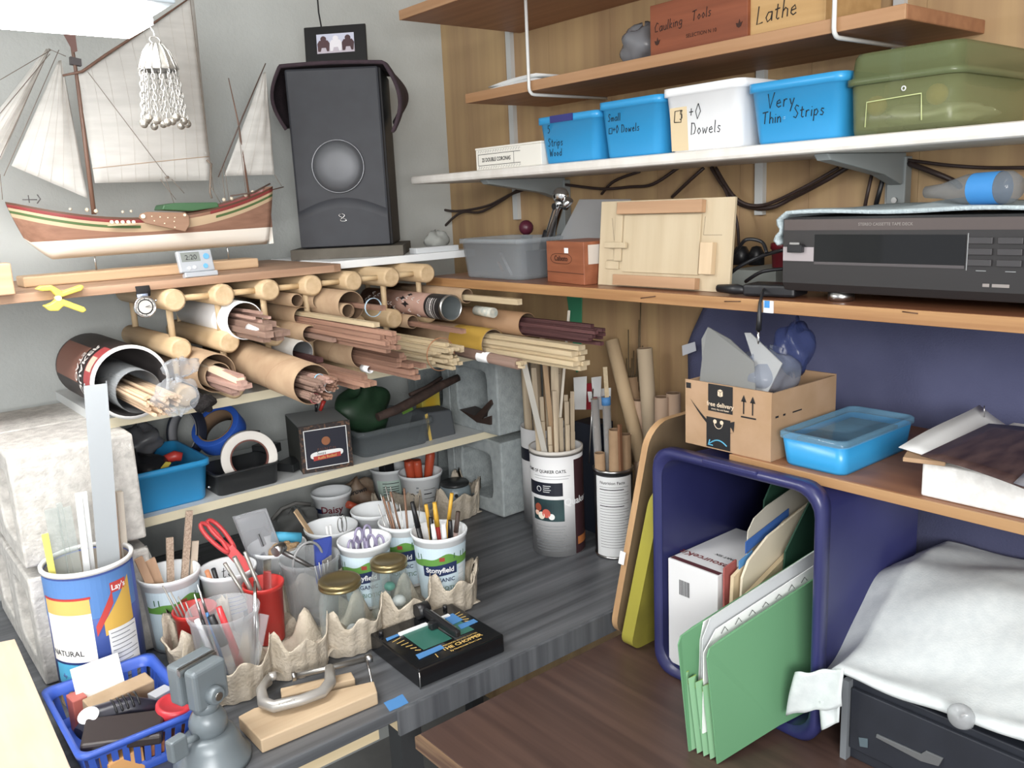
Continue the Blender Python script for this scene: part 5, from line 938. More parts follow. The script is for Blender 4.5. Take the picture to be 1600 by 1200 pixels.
inb('red_block', (.217, 1.36, T+.035), (.022, .03, .06), .1, 0, mat('brick red', '#b0564c', .6), 'brick red carton at the left behind the tan box', 'carton'); inb('orange_box', (.235, 1.205, T+.022), (.05, .03, .034), .2, 0, mat('soft orange', '#d59a5a', .6), 'soft orange packet under the dark brown case', 'packet'); inb('white_strip', (.213, 1.198, T+.056), (.03, .010, .006), .35, 0, white, 'white strip under the front edge of the dark brown case', 'strip', .001)
inb('brown_goods', (.30, 1.25, T+.018), (.06, .10, .028), 0, 0, mat('rust brown', '#96503a', .7, 0, '#c98a60', (40, 40, 40)), 'rust-brown packet low in the blue basket behind the slots', 'packet')
# pale planks at the left edge
palew = wood('bleached plank', '#b9a48c', '#c6b39c', 'y', .6, 20)
single('pale_plank', MB().poly([(.172, 1.10, T+.003), (.166, 1.50, T+.108), (.06, 1.53, T+.108), (-.08, 1.53, T+.10), (-.08, 1.10, T+.003)], (0, -.006, .018)), palew, 'pale plank leaning up against the lower left block at the frame edge', 'plank', bev=.001)

# ------------------------------------------------------------------ bench vise
vg = mat('vise grey', '#6d777d', .35, .1); t = thing('bench_vise', 'grey swivel bench vise at the front edge of the table', 'vise', (.34, 1.150, T)); vc = V((.342, 1.150, 0))
part('base', MB().lathe((vc.x, vc.y, T), [(.0001, .0), (.054, 0), (.054, .008), (.047, .016), (.041, .034), (.036, .046), (.030, .050), (.0001, .050)], 36), vg, t); part('ball', MB().ball((vc.x, vc.y, T+.064), .027, 20), vg, t); part('neck', MB().cyl((vc.x, vc.y, T+.080), (vc.x, vc.y, T+.100), .017, .020, 18), vg, t)
JR = Matrix.Rotation(.32, 3, 'Z')
part('rear_jaw', MB().box((vc.x-.004, vc.y+.028, T+.126), (.066, .026, .060), JR), vg, t, bev=.005, seg=3); part('front_jaw', MB().box((vc.x+.004, vc.y-.004, T+.124), (.056, .024, .062), JR), vg, t, bev=.006, seg=3); part('body', MB().box((vc.x, vc.y+.012, T+.102), (.036, .05, .022), JR), vg, t, bev=.003)
for s, nm in ((.0145, 'rear_plate'), (.0085, 'front_plate')): part('jaw_plate', MB().box((vc.x-.001, vc.y+s, T+.151), (.062, .004, .010), JR), steel, t)
sd = JR @ V((0, -1, 0)); part('boss', MB().cyl(V((vc.x+.006, vc.y-.014, T+.112)), V((vc.x+.006, vc.y-.014, T+.112))+sd*.014, .014, .012, 20), vg, t, bev=.002); part('screw_socket', MB().cyl(V((vc.x+.006, vc.y-.014, T+.112))+sd*.0141, V((vc.x+.006, vc.y-.014, T+.112))+sd*.016, .006, n=16), steel, t)
part('lock_lever', MB().cyl((vc.x-.02, vc.y-.012, T+.056), (vc.x-.042, vc.y-.020, T+.060), .005, n=10), vg, t); part('lever_block', MB().box((vc.x-.052, vc.y-.022, T+.058), (.026, .016, .032), JR), vg, t, bev=.003)

# ------------------------------------------------------------------ wedge boards and c clamp
wbd = wood('pine block', '#b69a78', '#c8ae8c', 'x', .65, 34, .3, .7)
GX = turn((.50, 1.14, 0), .01)
b = MB().poly([(.402, 1.118, T+.0005), (.592, 1.108, T+.0005), (.605, 1.14, T+.0005), (.43, 1.205, T+.0005), (.402, 1.20, T+.0005)], (0, 0, .022)); single('wedge_board', b, wbd, 'pale wooden wedge board lying at the front table edge under the clamp', 'board', bev=.002)
GX = None
single('wedge_board', MB().poly([(.475, 1.206, T+.0005), (.588, 1.172, T+.0005), (.594, 1.196, T+.0005), (.485, 1.232, T+.0005)], (0, 0, .020)), wbd, 'shorter wooden wedge behind the one under the clamp', 'board', bev=.002)
t = thing('c_clamp', 'grey steel c-clamp lying on the wooden wedge board', 'clamp', (.49, 1.17, T+.0235)); Z = T+.036
fr_ = PX(((420, 1058), (408, 1078), (412, 1098), (428, 1104), (470, 1094), (503, 1082), (516, 1066), (515, 1044)), Z=Z)
part('frame', MB().path([p for p in fr_], [.006, .008, .0095, .0095, .0085, .009, .0095, .008], 10), mat('cast steel', '#b2afaa', .35, .5), t); p0, p1 = at(462, 1056, Z=Z), at(572, 1030, Z=Z)
part('anvil', MB().cyl(fr_[0], fr_[0]+(p1-p0).normalized()*.012, .007, n=12), MC['cast steel'], t); part('screw', MB().cyl(p0, p1, .0048, n=14), mat('threaded steel', '#8c8a86', .35, .8), t); part('swivel_pad', MB().cyl(p0-(p1-p0).normalized()*.006, p0, .008, n=14), steel, t); part('handle_rod', MB().path([at(571, 1024, Z=Z+.006), at(578, 1050, Z=T+.026), at(583, 1078, Z=T+.006)], .0022, 8), steel, t); part('screw_end', MB().cyl(p1, p1+(p1-p0).normalized()*.01, .0075, n=12), steel, t)
b = MB().text('3 INCH', .008, flat(at(448, 1099, Z=Z+.0088), fr_[5]-fr_[3], V((0, 0, 1)).cross(fr_[5]-fr_[3])), .01); part('cast_lettering', b, mat('light steel', '#c9c7c2', .4, .6), t)

# ------------------------------------------------------------------ wood strip cutter
GX = turn((.76, 1.18, 0), -.035)
X0, X1, Y0, Y1, ZH = .668, .842, 1.098, 1.262, .034; t = thing('strip_cutter', 'black miniature strip cutter with green cutting mats and blue tape', 'cutter', (.755, 1.18, T))
gl = mat('gloss black board', '#141518', .15); part('base', MB().bb(X0, X1, Y0, Y1, T, T+ZH), gl, t, bev=.003)
ct_ = flat((X0, Y0, T+ZH), (1, 0, 0), (0, 1, 0)); grn = mat('cutting mat green', '#2c6a5c', .35)
part('cutting_mat', MB().patch(ct_, .040, .098, .048, .118, .0006, 1), grn, t); part('cutting_mat', MB().patch(ct_, .110, .145, .048, .118, .0006, 1), grn, t)
part('ruler_strip', MB().bar(ct_(.035, .121, .002), ct_(.092, .121, .002), .007, .004), white, t); part('ruler_strip', MB().bar(ct_(.112, .121, .002), ct_(.140, .121, .002), .007, .004), white, t)
for u0, u1, v0, v1 in ((.008, .034, .116, .126), (.018, .070, .026, .042), (.128, .166, .064, .080), (.126, .150, .088, .124)): part('blue_tape', MB().poly([ct_(u0, v0, .0008), ct_(u1, v0+.003, .0008), ct_(u1, v1, .0008), ct_(u0+.003, v1, .0008)], (0, 0, .0008)), tapeblue, t)
part('cutter_arm', MB().bar(ct_(.101, .150, .016), ct_(.103, .034, .012), .011, .013), black, t, bev=.003); part('arm_hinge', MB().cyl(ct_(.090, .152, .014), ct_(.114, .152, .014), .014, n=18), black, t); part('blade', MB().bar(ct_(.101, .14, .0092), ct_(.103, .05, .0065), .0012, .010), steel, t); part('blade_clamp', MB().box(ct_(.093, .100, .008), (.016, .012, .014)), black, t, bev=.002); part('arm_trim', MB().bar(ct_(.104, .125, .0235), ct_(.105, .045, .0200), .0015, .0012), steel, t)
for u, v in ((.012, .144), (.150, .150)): part('knob', MB().cyl(ct_(u, v, 0), ct_(u, v, .008), .004, n=12), black, t)
gp = mat('gold print', '#d9b25c', .5); b = MB()
for i in range(6): b.bar(ct_(.014+.003*i, .108-.010*i, .0004), ct_(.032+.001*i, .112-.012*i, .0004), .0012, .0006)
for i in range(6): b.bar(ct_(.150, .118-.008*i, .0004), ct_(.164-.001*i, .122-.011*i, .0004), .0012, .0006)
b.bar(ct_(.046, .012, .0004), ct_(.048, .024, .0004), .0012, .0006); part('gold_rays', b, gp, t)
b = MB().text('THE CHOPPER', .0125, lambda u, v, d: ct_(.104+u, .022+v, d), .03, d=.0008); part('name_lettering', b, gp, t); b = MB().text('PRECISION WOOD CUTTER', .0058, lambda u, v, d: ct_(.106+u, .0345+v, d), .02, d=.0008).text('By Northwest Short Line', .0062, lambda u, v, d: ct_(.104+u, .0125+v, d), .02, d=.0008); part('small_lettering', b, gp, t)
part('wire_rod', MB().cyl((X0+.001, Y0-.0015, T), (X0+.001, Y0-.0015, T+ZH-.004), .0012, n=6), steel, t)
GX = None

# ------------------------------------------------------------------ row of tubs on the long white shelf
WZ = .0652
def yx(px, py, X): return at(px, py, X=X).y
t = thing('cigar_box', 'white cigar box with black printed frame at the left end of the white shelf', 'box', (1.25, 1.42, WZ)); ya, yb = yx(744, 250, 1.172), yx(846, 244, 1.172)
part('box', MB().bb(1.172, 1.33, yb, ya, WZ, WZ+.042), mat('ivory box', '#e5e2d8', .7), t, bev=.001); part('lid', MB().bb(1.171, 1.331, yb-.001, ya+.001, WZ+.0422, WZ+.0462), MC['ivory box'], t, bev=.001); ff = flat((1.1718, ya, WZ), (0, -1, 0), (0, 0, 1))
b = MB()
for u0, u1, v0, v1 in ((.008, .150, .0085, .0095), (.008, .150, .0315, .0325), (.008, .009, .009, .032), (.128, .129, .009, .032)): b.patch(ff, u0, u1, v0, v1, .0004, 1)
part('black_frame', b, ink, t); part('lettering', MB().text('25 DOUBLE CORONAS', .0115, lambda u, v, d: ff(.070+u, .0165+v, d), .015, d=.0006, sx=.82), ink, t)
b = MB()
for i in range(17):
    for v0 in (.0015, .035): b.path([ff(.008+.0085*i, v0, .0003), ff(.011+.0085*i, v0+.005, .0003), ff(.014+.0085*i, v0+.003, .0003)], .0003, 4)
part('scroll_print', b, mat('grey print', '#7d8288', .6), t)
def rtub(x0, ya, yb, h, m, name, lab, dx=.115, r=.016):
    t = thing(name, lab, 'tub', (x0+dx/2, (ya+yb)/2, WZ)); hy = (ya-yb)/2-.004
    part('tub', tray_mb(x0+dx/2, (ya+yb)/2, dx/2, hy, WZ, h, r, .002, .90, .004, .013), m, t); k = dx*.05/(h-.017); return t, flat((x0+dx*.05+.004*k+.0002, ya-.004, WZ), (0, -1, 0), (-k, 0, 1))
bl2 = mat('cyan blue tub', '#2596d8', .3)
t, f = rtub(1.170, yx(841, 250, 1.17), yx(936, 245, 1.17), .088, bl2, 'blue_tub', 'smallest blue tub, lettered strips wood, leftmost of the blue tubs on the white shelf')
part('rim_tape', MB().box((1.1650, yx(880, 185, 1.17), WZ+.082), (.003, .062, .013)), mat('navy tape', '#2b2f7a', .6), t); b = MB().hand('5', .014, lambda u, v, d: f(.026+u, .058+v, .0004+d), .0007).hand('Strips', .015, lambda u, v, d: f(.024+u, .033+v, .0004+d), .0007).hand('Wood', .014, lambda u, v, d: f(.026+u, .014+v, .0004+d), .0007); part('handwriting', b, ink, t)
t, f = rtub(1.170, yx(936, 248, 1.17), yx(1034, 240, 1.17), .098, bl2, 'blue_tub', 'blue tub lettered small dowels, between the smallest blue tub and the white tub')
b = MB().hand('Small', .013, lambda u, v, d: f(.020+u, .064+v, .0004+d), .0007).hand('#+O Dowels', .0135, lambda u, v, d: f(.020+u, .043+v, .0004+d), .0007); part('handwriting', b, ink, t)
t, f = rtub(1.170, yx(1035, 240, 1.17), yx(1160, 230, 1.17), .103, mat('white tub', '#eceff2', .35), 'white_tub', 'white tub lettered dowels with a strip of tan tape')
part('tan_tape', MB().patch(f, .012, .048, .002, .072, .0003, 2), mat('masking tan', '#d9c39a', .7), t)
b = MB().hand('#', .026, lambda u, v, d: f(.020+u, .048+v, .0008+d), .0008).hand('5', .014, lambda u, v, d: f(.032+u, .052+v, .0004+d), .0008).hand('+O', .024, lambda u, v, d: f(.052+u, .050+v, .0004+d), .0008).hand('Dowels', .019, lambda u, v, d: f(.054+u, .026+v, .0004+d), .0008); part('handwriting', b, ink, t)
t = thing('black_box', 'black box with small white lettering in the gap right of the white tub', 'box', (1.30, .86, WZ)); yk = yx(1158, 200, 1.26); part('box', MB().bb(1.26, 1.34, yk-.03, yk+.05, WZ, WZ+.085), black, t, bev=.001); fb = flat((1.2598, yk+.006, WZ), (0, -1, 0), (0, 0, 1)); part('lettering', MB().text('Bird', .008, lambda u, v, d: fb(u, .022+v, d), .01, align='LEFT', d=.0005).text('FEEDER', .006, lambda u, v, d: fb(u, .012+v, d), .01, align='LEFT', d=.0005), white, t)
t, f = rtub(1.170, yx(1166, 226, 1.17), yx(1318, 214, 1.17), .090, bl2, 'blue_tub', 'widest blue tub, lettered very thin strips, left of the green container', .13)
b = MB().hand('Very', .021, lambda u, v, d: f(.032+u, .052+v, .0004+d), .0008).hand('Thin', .017, lambda u, v, d: f(.022+u, .030+v, .0004+d), .0008).hand('Strips', .018, lambda u, v, d: f(.076+u, .034+v, .0004+d), .0008); part('handwriting', b, ink, t); part('moulded_mark', MB().hand('=', .012, lambda u, v, d: f(.058+u, .032+v, .0004+d), .0008), mat('pale blue mark', '#6fb7e3', .4), t)
ya, yb = yx(1322, 212, 1.17), yx(1496, 198, 1.17); t = thing('green_container', 'large translucent green lidded container at the right end of the white shelf', 'container', (1.28, (ya+yb)/2, WZ)); grt = mat('translucent green', '#aab27c', .2, 0, alpha=.4); cy_, hy, cx_, hx = (ya+yb)/2, (ya-yb)/2, 1.285, .118
def rl2(k, z, g=0): return [V((x, y, z)) for x, y in rrect(cx_, cy_, hx*k+g, hy*k+g, .022)]
b = MB(); loft(b, [rl2(.96, WZ), rl2(.975, WZ+.006), rl2(1, WZ+.066), rl2(1, WZ+.066, -.002), rl2(.975, WZ+.008, -.002)], True, True); part('tub', b, grt, t)
b = MB(); loft(b, [rl2(1, WZ+.0665, -.002), rl2(1, WZ+.0665, .005), rl2(1, WZ+.075, .005), rl2(1, WZ+.076, .001), rl2(.98, WZ+.102), rl2(.95, WZ+.108), rl2(.5, WZ+.108)], False, True); part('lid', b, mat('lid green', '#6d7a50', .25, 0, alpha=.8), t)
fg = flat((1.1672-.0002, ya, WZ), (0, -1, 0), (0, 0, 1)); b = MB().path([fg(.030, .010, .001), fg(.031, .043, .0005), fg(.106, .046, .0005), fg(.108, .012, .001)], .0009, 5); part('moulded_frame', b, mat('pale green rib', '#c4cf8e', .3), t)
part('rivet', MB().lathe(fg(.082, .055, .0), [(.0022, 0), (.0036, .001), (.0022, .0012)], 14, (-1, 0, 0)), white, t)
single('white_cloth', crumple((cx_, cy_, WZ+.024), .05, 20, 61, (1.7, 1.3, .3)), mat('off white cloth', '#d9dccb', .9), 'off-white cloth lying in the green container', 'cloth')
for i, (dy, dz) in enumerate(((-.032, .046), (.052, .04))): single('orange_ball', MB().ball((1.205, cy_+dy, WZ+dz), .014, 14), mat('muted orange', '#c59a4f', .7), ('right-hand', 'left-hand')[i]+' muted orange ball inside the green container', 'ball')

# ------------------------------------------------------------------ short upper shelf
UZ = .2322
ya, yb = yx(757, 135, 1.24), yx(832, 125, 1.24); t = thing('paper_stack', 'few folded white papers at the left end of the short shelf', 'papers', (1.30, (ya+yb)/2, UZ))
for k in range(3): part('sheet', MB().sheet(lambda a, c: V((1.245+.13*c+.006*k, ya+.004*k+(yb-ya)*a, UZ+.002+.007*k+.006*a*k*.6+.003*math.sin(3*a))), 6, 3, .0016), paper, t)
single('grey_film_bag', crumple((1.285, yx(980, 60, 1.24), UZ+.036), .05, 22, 71, (.8, .95, .72)), mat('grey bag film', '#8b8f97', .25, 0, alpha=.75), 'grey clear plastic bag of parts left of the reddish box on the short shelf', 'bag')
ya, yb = yx(1016, 60, 1.215), yx(1168, 40, 1.215); t = thing('wooden_box', 'reddish wooden box lettered caulking tools on the short shelf', 'box', (1.30, (ya+yb)/2, UZ)); part('box', MB().bb(1.215, 1.40, yb, ya, UZ, UZ+.085), wood('cedar red', '#7d3d22', '#984f2f', 'y', .5, 30), t, bev=.001)
f = flat((1.2148, ya, UZ), (0, -1, 0), (0, 0, 1)); Wd = ya-yb; part('handwriting', MB().hand('Caulking', .0155, lambda u, v, d: f(.010+u, .039+v+.06*u, d), .0007).hand('Tools', .0155, lambda u, v, d: f(.092+u, .044+v+.06*u, d), .0007), ink, t); part('lettering', MB().text('SELECTION N 10', .0085, lambda u, v, d: f(Wd*.55+u, .020+v, d), .01, d=.0005), mat('burnt print', '#3a1c12', .7), t)
for u in (.016, Wd-.016): part('leaf_mark', MB().poly([f(u+x, .020+z, .0002) for x, z in ((-.004, 0), (-.006, .006), (-.001, .005), (.001, .011), (.003, .005), (.007, .007), (.004, 0), (.0, -.002))], (-.0003, 0, 0)), MC['burnt print'], t)
ya, yb = yx(1172, 35, 1.222), yx(1290, 20, 1.222); t = thing('wooden_box', 'pale wooden box lettered lathe right of the reddish box', 'box', (1.30, (ya+yb)/2, UZ)); part('box', MB().bb(1.222, 1.38, yb, ya, UZ, UZ+.07), wood('pale box wood', '#b98f55', '#c9a066', 'y', .6, 30), t, bev=.001); f = flat((1.2218, ya, UZ), (0, -1, 0), (0, 0, 1)); part('handwriting', MB().hand('Lathe', .026, lambda u, v, d: f(.012+u, .018+v+.05*u, d), .001), ink, t)

# ------------------------------------------------------------------ on the wooden shelf
OZ = -.1628
t = thing('clear_tub', 'clear lidded plastic tub at the left end of the wooden shelf', 'tub', (1.22, 1.47, OZ)); part('tub', tray_mb(1.205, 1.46, .075, .105, OZ, .084, .022, .002, .93, .005, .01), mat('smoky tub', '#b4bcc2', .2, 0, alpha=.5), t)
for i, (y, L, m, lab) in enumerate(((1.44, .10, white, 'white rod'), (1.47, .08, mat('tan rod', '#b9977c', .6), 'tan rod'))): rod('rod', (1.15, y-.03, OZ+.010+.008*i), (1.18, y+L-.06, OZ+.03+.02*(1-i)), .003, m, lab+' lying inside the clear tub on the wooden shelf', 'rod')
single('dark_box', MB().bb(1.20, 1.26, 1.375, 1.42, OZ+.006, OZ+.055), mat('slate plastic', '#4c5a66', .5), 'slate grey box inside the clear tub on the wooden shelf', 'box', bev=.002)
single('magenta_cap', MB().ball((1.36, yx(822, 352, 1.36), OZ+.096), .018, 14), mat('dark magenta', '#5c1f33', .4), 'dark magenta cap behind the clear tub on the wooden shelf', 'cap'); single('cap_stand', MB().cyl((1.36, yx(822, 352, 1.36), OZ), (1.36, yx(822, 352, 1.36), OZ+.0775), .014, n=14), darkp, 'dark stand under the magenta cap', 'stand')
GX = turn((1.16, 1.21, 0), math.radians(-9)); t = thing('cedar_box', 'small reddish cedar box with a stamped oval and a white sticker', 'box', (1.18, 1.225, OZ)); ced = wood('cedar small', '#8a4b2e', '#a35c3b', 'y', .45, 30)
part('box', MB().bb(1.135, 1.235, 1.165, 1.292, OZ, OZ+.080), ced, t, bev=.001); part('lid_line', MB().bb(1.1342, 1.1348, 1.165, 1.292, OZ+.020, OZ+.0212), mat('dark line', '#4a2415', .7), t); f = flat((1.1345, 1.292, OZ), (0, -1, 0), (0, 0, 1))
part('sticker', MB().patch(f, .064, .078, .058, .068, .0004, 1), paper, t); part('lettering', MB().text('Calixsto', .014, lambda u, v, d: f(.052+u, .043+v, d), .015, d=.0006), mat('burnt print', '#3a1c12', .7), t); part('stamp_oval', MB().path([f(.052+.036*math.copysign(abs(math.cos(q_))**.5, math.cos(q_)), .047+.0095*math.sin(q_), .0004) for q_ in [2*PI*j/40 for j in range(40)]], .0004, 4, True), MC['burnt print'], t)
fs = flat((1.135, 1.1648, OZ), (1, 0, 0), (0, 0, 1)); part('worn_label', MB().patch(fs, .01, .05, .038, .074, .0004, 2), mat('worn label', '#c9beb2', .8), t); GX = None
t = thing('bar_clamp', 'chrome ratchet clamp with a black grip behind the cedar box', 'clamp', (1.27, 1.27, OZ)); Q = lambda a, c_: at(a, c_, X=1.265)
part('body', MB().path([Q(853, 410), Q(857, 375), Q(866, 345), Q(872, 325), Q(878, 308)], [.012, .012, .011, .011, .012], 12), chrome, t); part('grip', MB().path([Q(848, 440), Q(850, 415), Q(853, 385), Q(858, 362)], [.0125, .0145, .0150, .0128], 12), black, t); part('head', MB().ball(Q(876, 306), .021, 16, (.7, 1, .85)), chrome, t); part('neck', MB().path([Q(872, 318), Q(884, 322), Q(890, 312)], .009, 10), chrome, t); p = Q(878, 322); part('socket', MB().cyl(p+V((-.022, 0, 0)), p+V((-.0225, 0, 0))+V((-.001, 0, 0)), .007, n=14), black, t)
gs = mat('frosted grey sheet', '#a5a7aa', .3, 0, alpha=.75); b = MB().poly([at(868, 384, X=1.235), at(905, 312, X=1.29), at(985, 312, X=1.29), at(1000, 400, X=1.235), at(995, 440, X=1.20), at(880, 440, X=1.20)], (.002, 0, .001)); single('frosted_sheet', b, gs, 'frosted grey plastic lid leaning behind the wooden jig', 'lid')
# jig: pale ply board with cleats
t = thing('wooden_jig', 'pale plywood jig board with wooden cleats standing on the wooden shelf', 'jig', (1.15, 1.0, OZ)); fz = at(934, 446, Z=OZ); fe = at(1138, 449, Z=OZ+.004); ju = V((1.152-1.152+.006, -1, 0)).normalized(); jf = flat((1.148, at(934, 444, X=1.148).y, OZ+.0002), (0, -1, 0), (.10, 0, 1)); JW = at(934, 444, X=1.148).y-at(1139, 448, X=1.148).y; JH = .152
def jb(nm, u0, u1, v0, v1, d0, d1, m): 
    b = MB().poly([jf(u0, v0, d0), jf(u1, v0, d0), jf(u1, v1, d0), jf(u0, v1, d0)], jf(0, 0, d1)-jf(0, 0, d0)); return part(nm, b, m, t, bev=.0008)
jw = wood('pale birch', '#b9a584', '#c6b494', 'z', .6, 20); cl = wood('tan cleat', '#a9805c', '#b98f6a', 'y', .6, 40)
jb('board', 0, JW, 0, JH, -.006, 0, jw); jb('lower_cleat', JW*.17, JW*.80, .002, .021, .0002, .014, cl); jb('upper_cleat', JW*.17, JW*.81, JH-.024, JH-.003, .0002, .012, cl); jb('right_cleat', JW*.815, JW*.90, .028, .080, .0002, .012, wood('pale cleat', '#c7ab86', '#d2b894', 'z', .6, 40)); jb('inner_board', JW*.21, JW*.79, .026, JH-.026, .0002, .004, jw)
jb('left_rail', JW*.15, JW*.205, .045, JH-.026, .0002, .007, jw); jb('small_peg', JW*.085, JW*.26, .068, .078, .0075, .014, jw); jb('lower_left_block', JW*.07, JW*.18, .030, .044, .0002, .004, jw)
b = MB(); pg = mat('pencil grey', '#75685c', .8)
for q4 in (((.81, JH-.03), (.805, JH-.06), (.93, JH-.06)), ((.10, JH-.03), (.125, .082), (.16, .085)), ((.07, .046), (.18, .047)), ((.09, .030), (.19, .031))): b.path([jf(JW*u, v, .0004) for u, v in q4], .0003, 4)
part('pencil_lines', b, pg, t)
# dark adapter and plug
t = thing('power_adapter', 'black power adapter with a plug lead hanging over the shelf edge', 'adapter', (1.13, .86, OZ)); part('adapter', MB().box((1.15, yx(1205, 452, 1.14), OZ+.010), (.05, .085, .018), Matrix.Rotation(.15, 3, 'Z')), black, t, bev=.004); part('plug', MB().path([V((1.125, yx(1122, 452, 1.125), OZ+.010)), V((1.125, yx(1150, 452, 1.125), OZ+.010)), V((1.13, yx(1175, 452, 1.13), OZ+.008))], [.006, .0085, .004], 10), black, t)
jy = yx(1185, 480, 1.09); part('lead', MB().path([V((1.14, yx(1195, 440, 1.14), OZ+.016)), V((1.105, jy+.004, OZ+.008)), V((1.094, jy, OZ-.004)), V((1.0925, jy, OZ-.03)), V((1.0925, jy+.001, OZ-.045))], [.0022, .0022, .0025, .004, .0045], 8), black, t); part('jack_pin', MB().path([V((1.0925, jy+.001, OZ-.0455)), V((1.0925, jy+.001, OZ-.060)), V((1.0925, jy+.001, OZ-.066))], [.0022, .0022, .001], 8), chrome, t)
for i, pts in enumerate((((1130, 440), (1150, 420), (1185, 402), (1225, 390)), ((1165, 440), (1190, 425), (1225, 420)), ((1150, 395), (1165, 375), (1190, 378), (1198, 395)))): wirex('cable', pts, .003, ('black lead arching from the plug to the tape deck', 'lower black lead running from the adapter to the tape deck', 'small black cable loop left of the red cup')[i], 1.19, black)
t = thing('red_cup', 'dark red cup left of the tape deck', 'cup', (1.30, yx(1210, 400, 1.28), OZ)); part('cup', tubmb((1.30, yx(1210, 400, 1.28), OZ+.028), .042, .015, .017, .001), mat('dark red cup', '#8d1f2c', .3), t)
single('grey_flat_box', MB().bb(1.24, 1.40, yx(1212, 425, 1.24), yx(1142, 425, 1.24), OZ, OZ+.0278), mat('flat box grey', '#8f9692', .6), 'flat grey box under the red cup, left of the tape deck', 'box', bev=.001)
for i, (px, r) in enumerate(((1158, .016), (1182, .014))): single('black_plug', MB().lathe((1.33, yx(px, 395, 1.33), OZ+.0282), [(.0001, 0), (r, 0), (r, .02), (r*.6, .032), (.0001, .034)], 14), black, ('left', 'right')[i]+' black plug standing on the flat grey box', 'plug')
# tape deck
X = 1.122; ya = yx(1223, 400, X); yb = ya-.43; t = thing('tape_deck', 'black tape deck with a dark glass window on the wooden shelf', 'tape deck', (1.26, (ya+yb)/2, OZ)); deck = mat('deck black', '#2b292a', .4, .1); z0, z1 = -.150, -.044
part('body', MB().bb(X+.006, 1.40, yb, ya-.002, z0, z1), deck, t, bev=.002); part('front_panel', MB().poly([(X, ya, z0+.012), (X+.006, ya, z0+.001), (X+.0058, ya, z1-.001), (X, ya, z1-.002)], (0, yb-ya, 0)), deck, t, bev=.0008); f = flat((X-.0003, ya, 0), (0, -1, 0), (0, 0, 1))
part('top_strip', MB().patch(f, .002, .43, z1-.018, z1-.003, .0003, 1), mat('deck brown grey', '#544a48', .4, .2), t); part('deck_lettering', MB().text('STEREO CASSETTE TAPE DECK', .0055, lambda u, v, d: f(.155+u, z1-.012+v, d), .01, d=.0009), mat('faint print', '#8b8480', .6), t)
part('window', MB().patch(f, .052, .260, -.106, -.068, .0006, 1), mat('dark glass', '#101012', .05), t); part('window_sill', MB().patch(f, .052, .260, -.110, -.1062, .0009, 1), mat('sill grey', '#4d484a', .4), t); part('pale_plate', MB().patch(f, .001, .051, -.106, -.086, .0005, 1), mat('pale plate', '#a89fa2', .35, .3), t); part('power_button', MB().bar(f(.024, -.088, 0), f(.024, -.088, .008), .024, .011), black, t, bev=.001); part('button_stripe', MB().bar(f(.016, -.0805, .007), f(.032, -.0805, .007), .001, .003), steel, t)
part('window_edge', MB().patch(f, .262, .2632, -.112, -.066, .0006, 1), steel, t)
for i in range(3):
    for j in range(3):
        u, v = .278+.034*i, -.075-.0135*j; part('deck_button', MB().bar(f(u, v, 0), f(u, v, .003), .028, .008), mat('button black', '#3a383a', .35), t, bev=.0006)
for i in range(3): part('button_mark', MB().patch(f, .274+.034*i, .286+.034*i, -.1125, -.1115, .0006, 1), steel, t)
part('print_line', MB().patch(f, .283, .291, -.1315, -.1275, .0006, 1).patch(f, .294, .314, -.1315, -.1275, .0006, 1), mat('faint print', '#8b8480', .6), t)
for px in (1312, 1660): 
    y = yx(px, 462, X+.02); part('foot', MB().cyl((X+.024, y, OZ), (X+.024, y, z0-.0002), .018, n=24), steel, t)
for y in (ya-.05, yb+.05): part('foot', MB().cyl((1.36, y, OZ), (1.36, y, z0-.0002), .018, n=20), black, t)
clo = mat('pale blue cloth', '#b4c3c8', .95, 0, '#a5b5bb', (120, 120, 120), bump=.5, bsc=350)
def dcl(a, c):
    s = a*.50; x = 1.128+.26*c; y0 = ya+.004
    if s < .06: k = (.06-s)/.06; return V((x-.004*math.sin(8*c), y0+.010*math.sin(PI*k*.8)+.006*math.sin(9*k+7*c), z1+.003-.042*k*(1-.5*c)))
    return V((x-.006*math.sin(11*s+2)*(1-c), y0-(s-.06), z1+.005+.003*math.sin(14*s+3*c)**2+.012*math.exp(-((s-.24)/.03)**2)*c))
single('deck_cloth', MB().sheet(dcl, 60, 14, .005), clo, 'pale blue cloth draped on top of the tape deck', 'cloth')
p = at(1455, 318, X=1.20); t = thing('plastic_bottle', 'clear bottle wrapped with blue tape lying on the cloth above the tape deck', 'bottle', (1.20, .53, z1+.01)); a = V((1.21, yx(1445, 312, 1.21), z1+.028)); e = V((1.18, yx(1592, 300, 1.18), z1+.031)); d = e-a; L = d.length
part('bottle_body', MB().lathe(a, [(.0001, 0), (.008, .002), (.010, L*.2), (.020, L*.48), (.0205, L*.92), (.014, L*.99), (.0001, L)], 24, d), mat('bottle plastic', '#9ba2a8', .1, 0, alpha=.45), t); part('blue_tape', MB().lathe(a+d*.56, [(.0207, 0), (.0209, L*.28)], 24, d), mat('bright blue tape', '#2f86d3', .6), t)
single('price_sticker', MB().bb(1.0975, 1.0998, yx(1208, 475, 1.098), yx(1193, 475, 1.098), -.1815, -.1635), mat('white sticker', '#d9dde0', .6), 'white sticker on the front edge of the wooden shelf', 'sticker'); single('price_sticker', MB().bb(1.0968, 1.0974, yx(1203, 475, 1.098), yx(1195, 475, 1.098), -.174, -.1635), mat('bright blue tape', '#2f86d3', .6), 'blue tape piece on the white sticker of the shelf edge', 'tape')
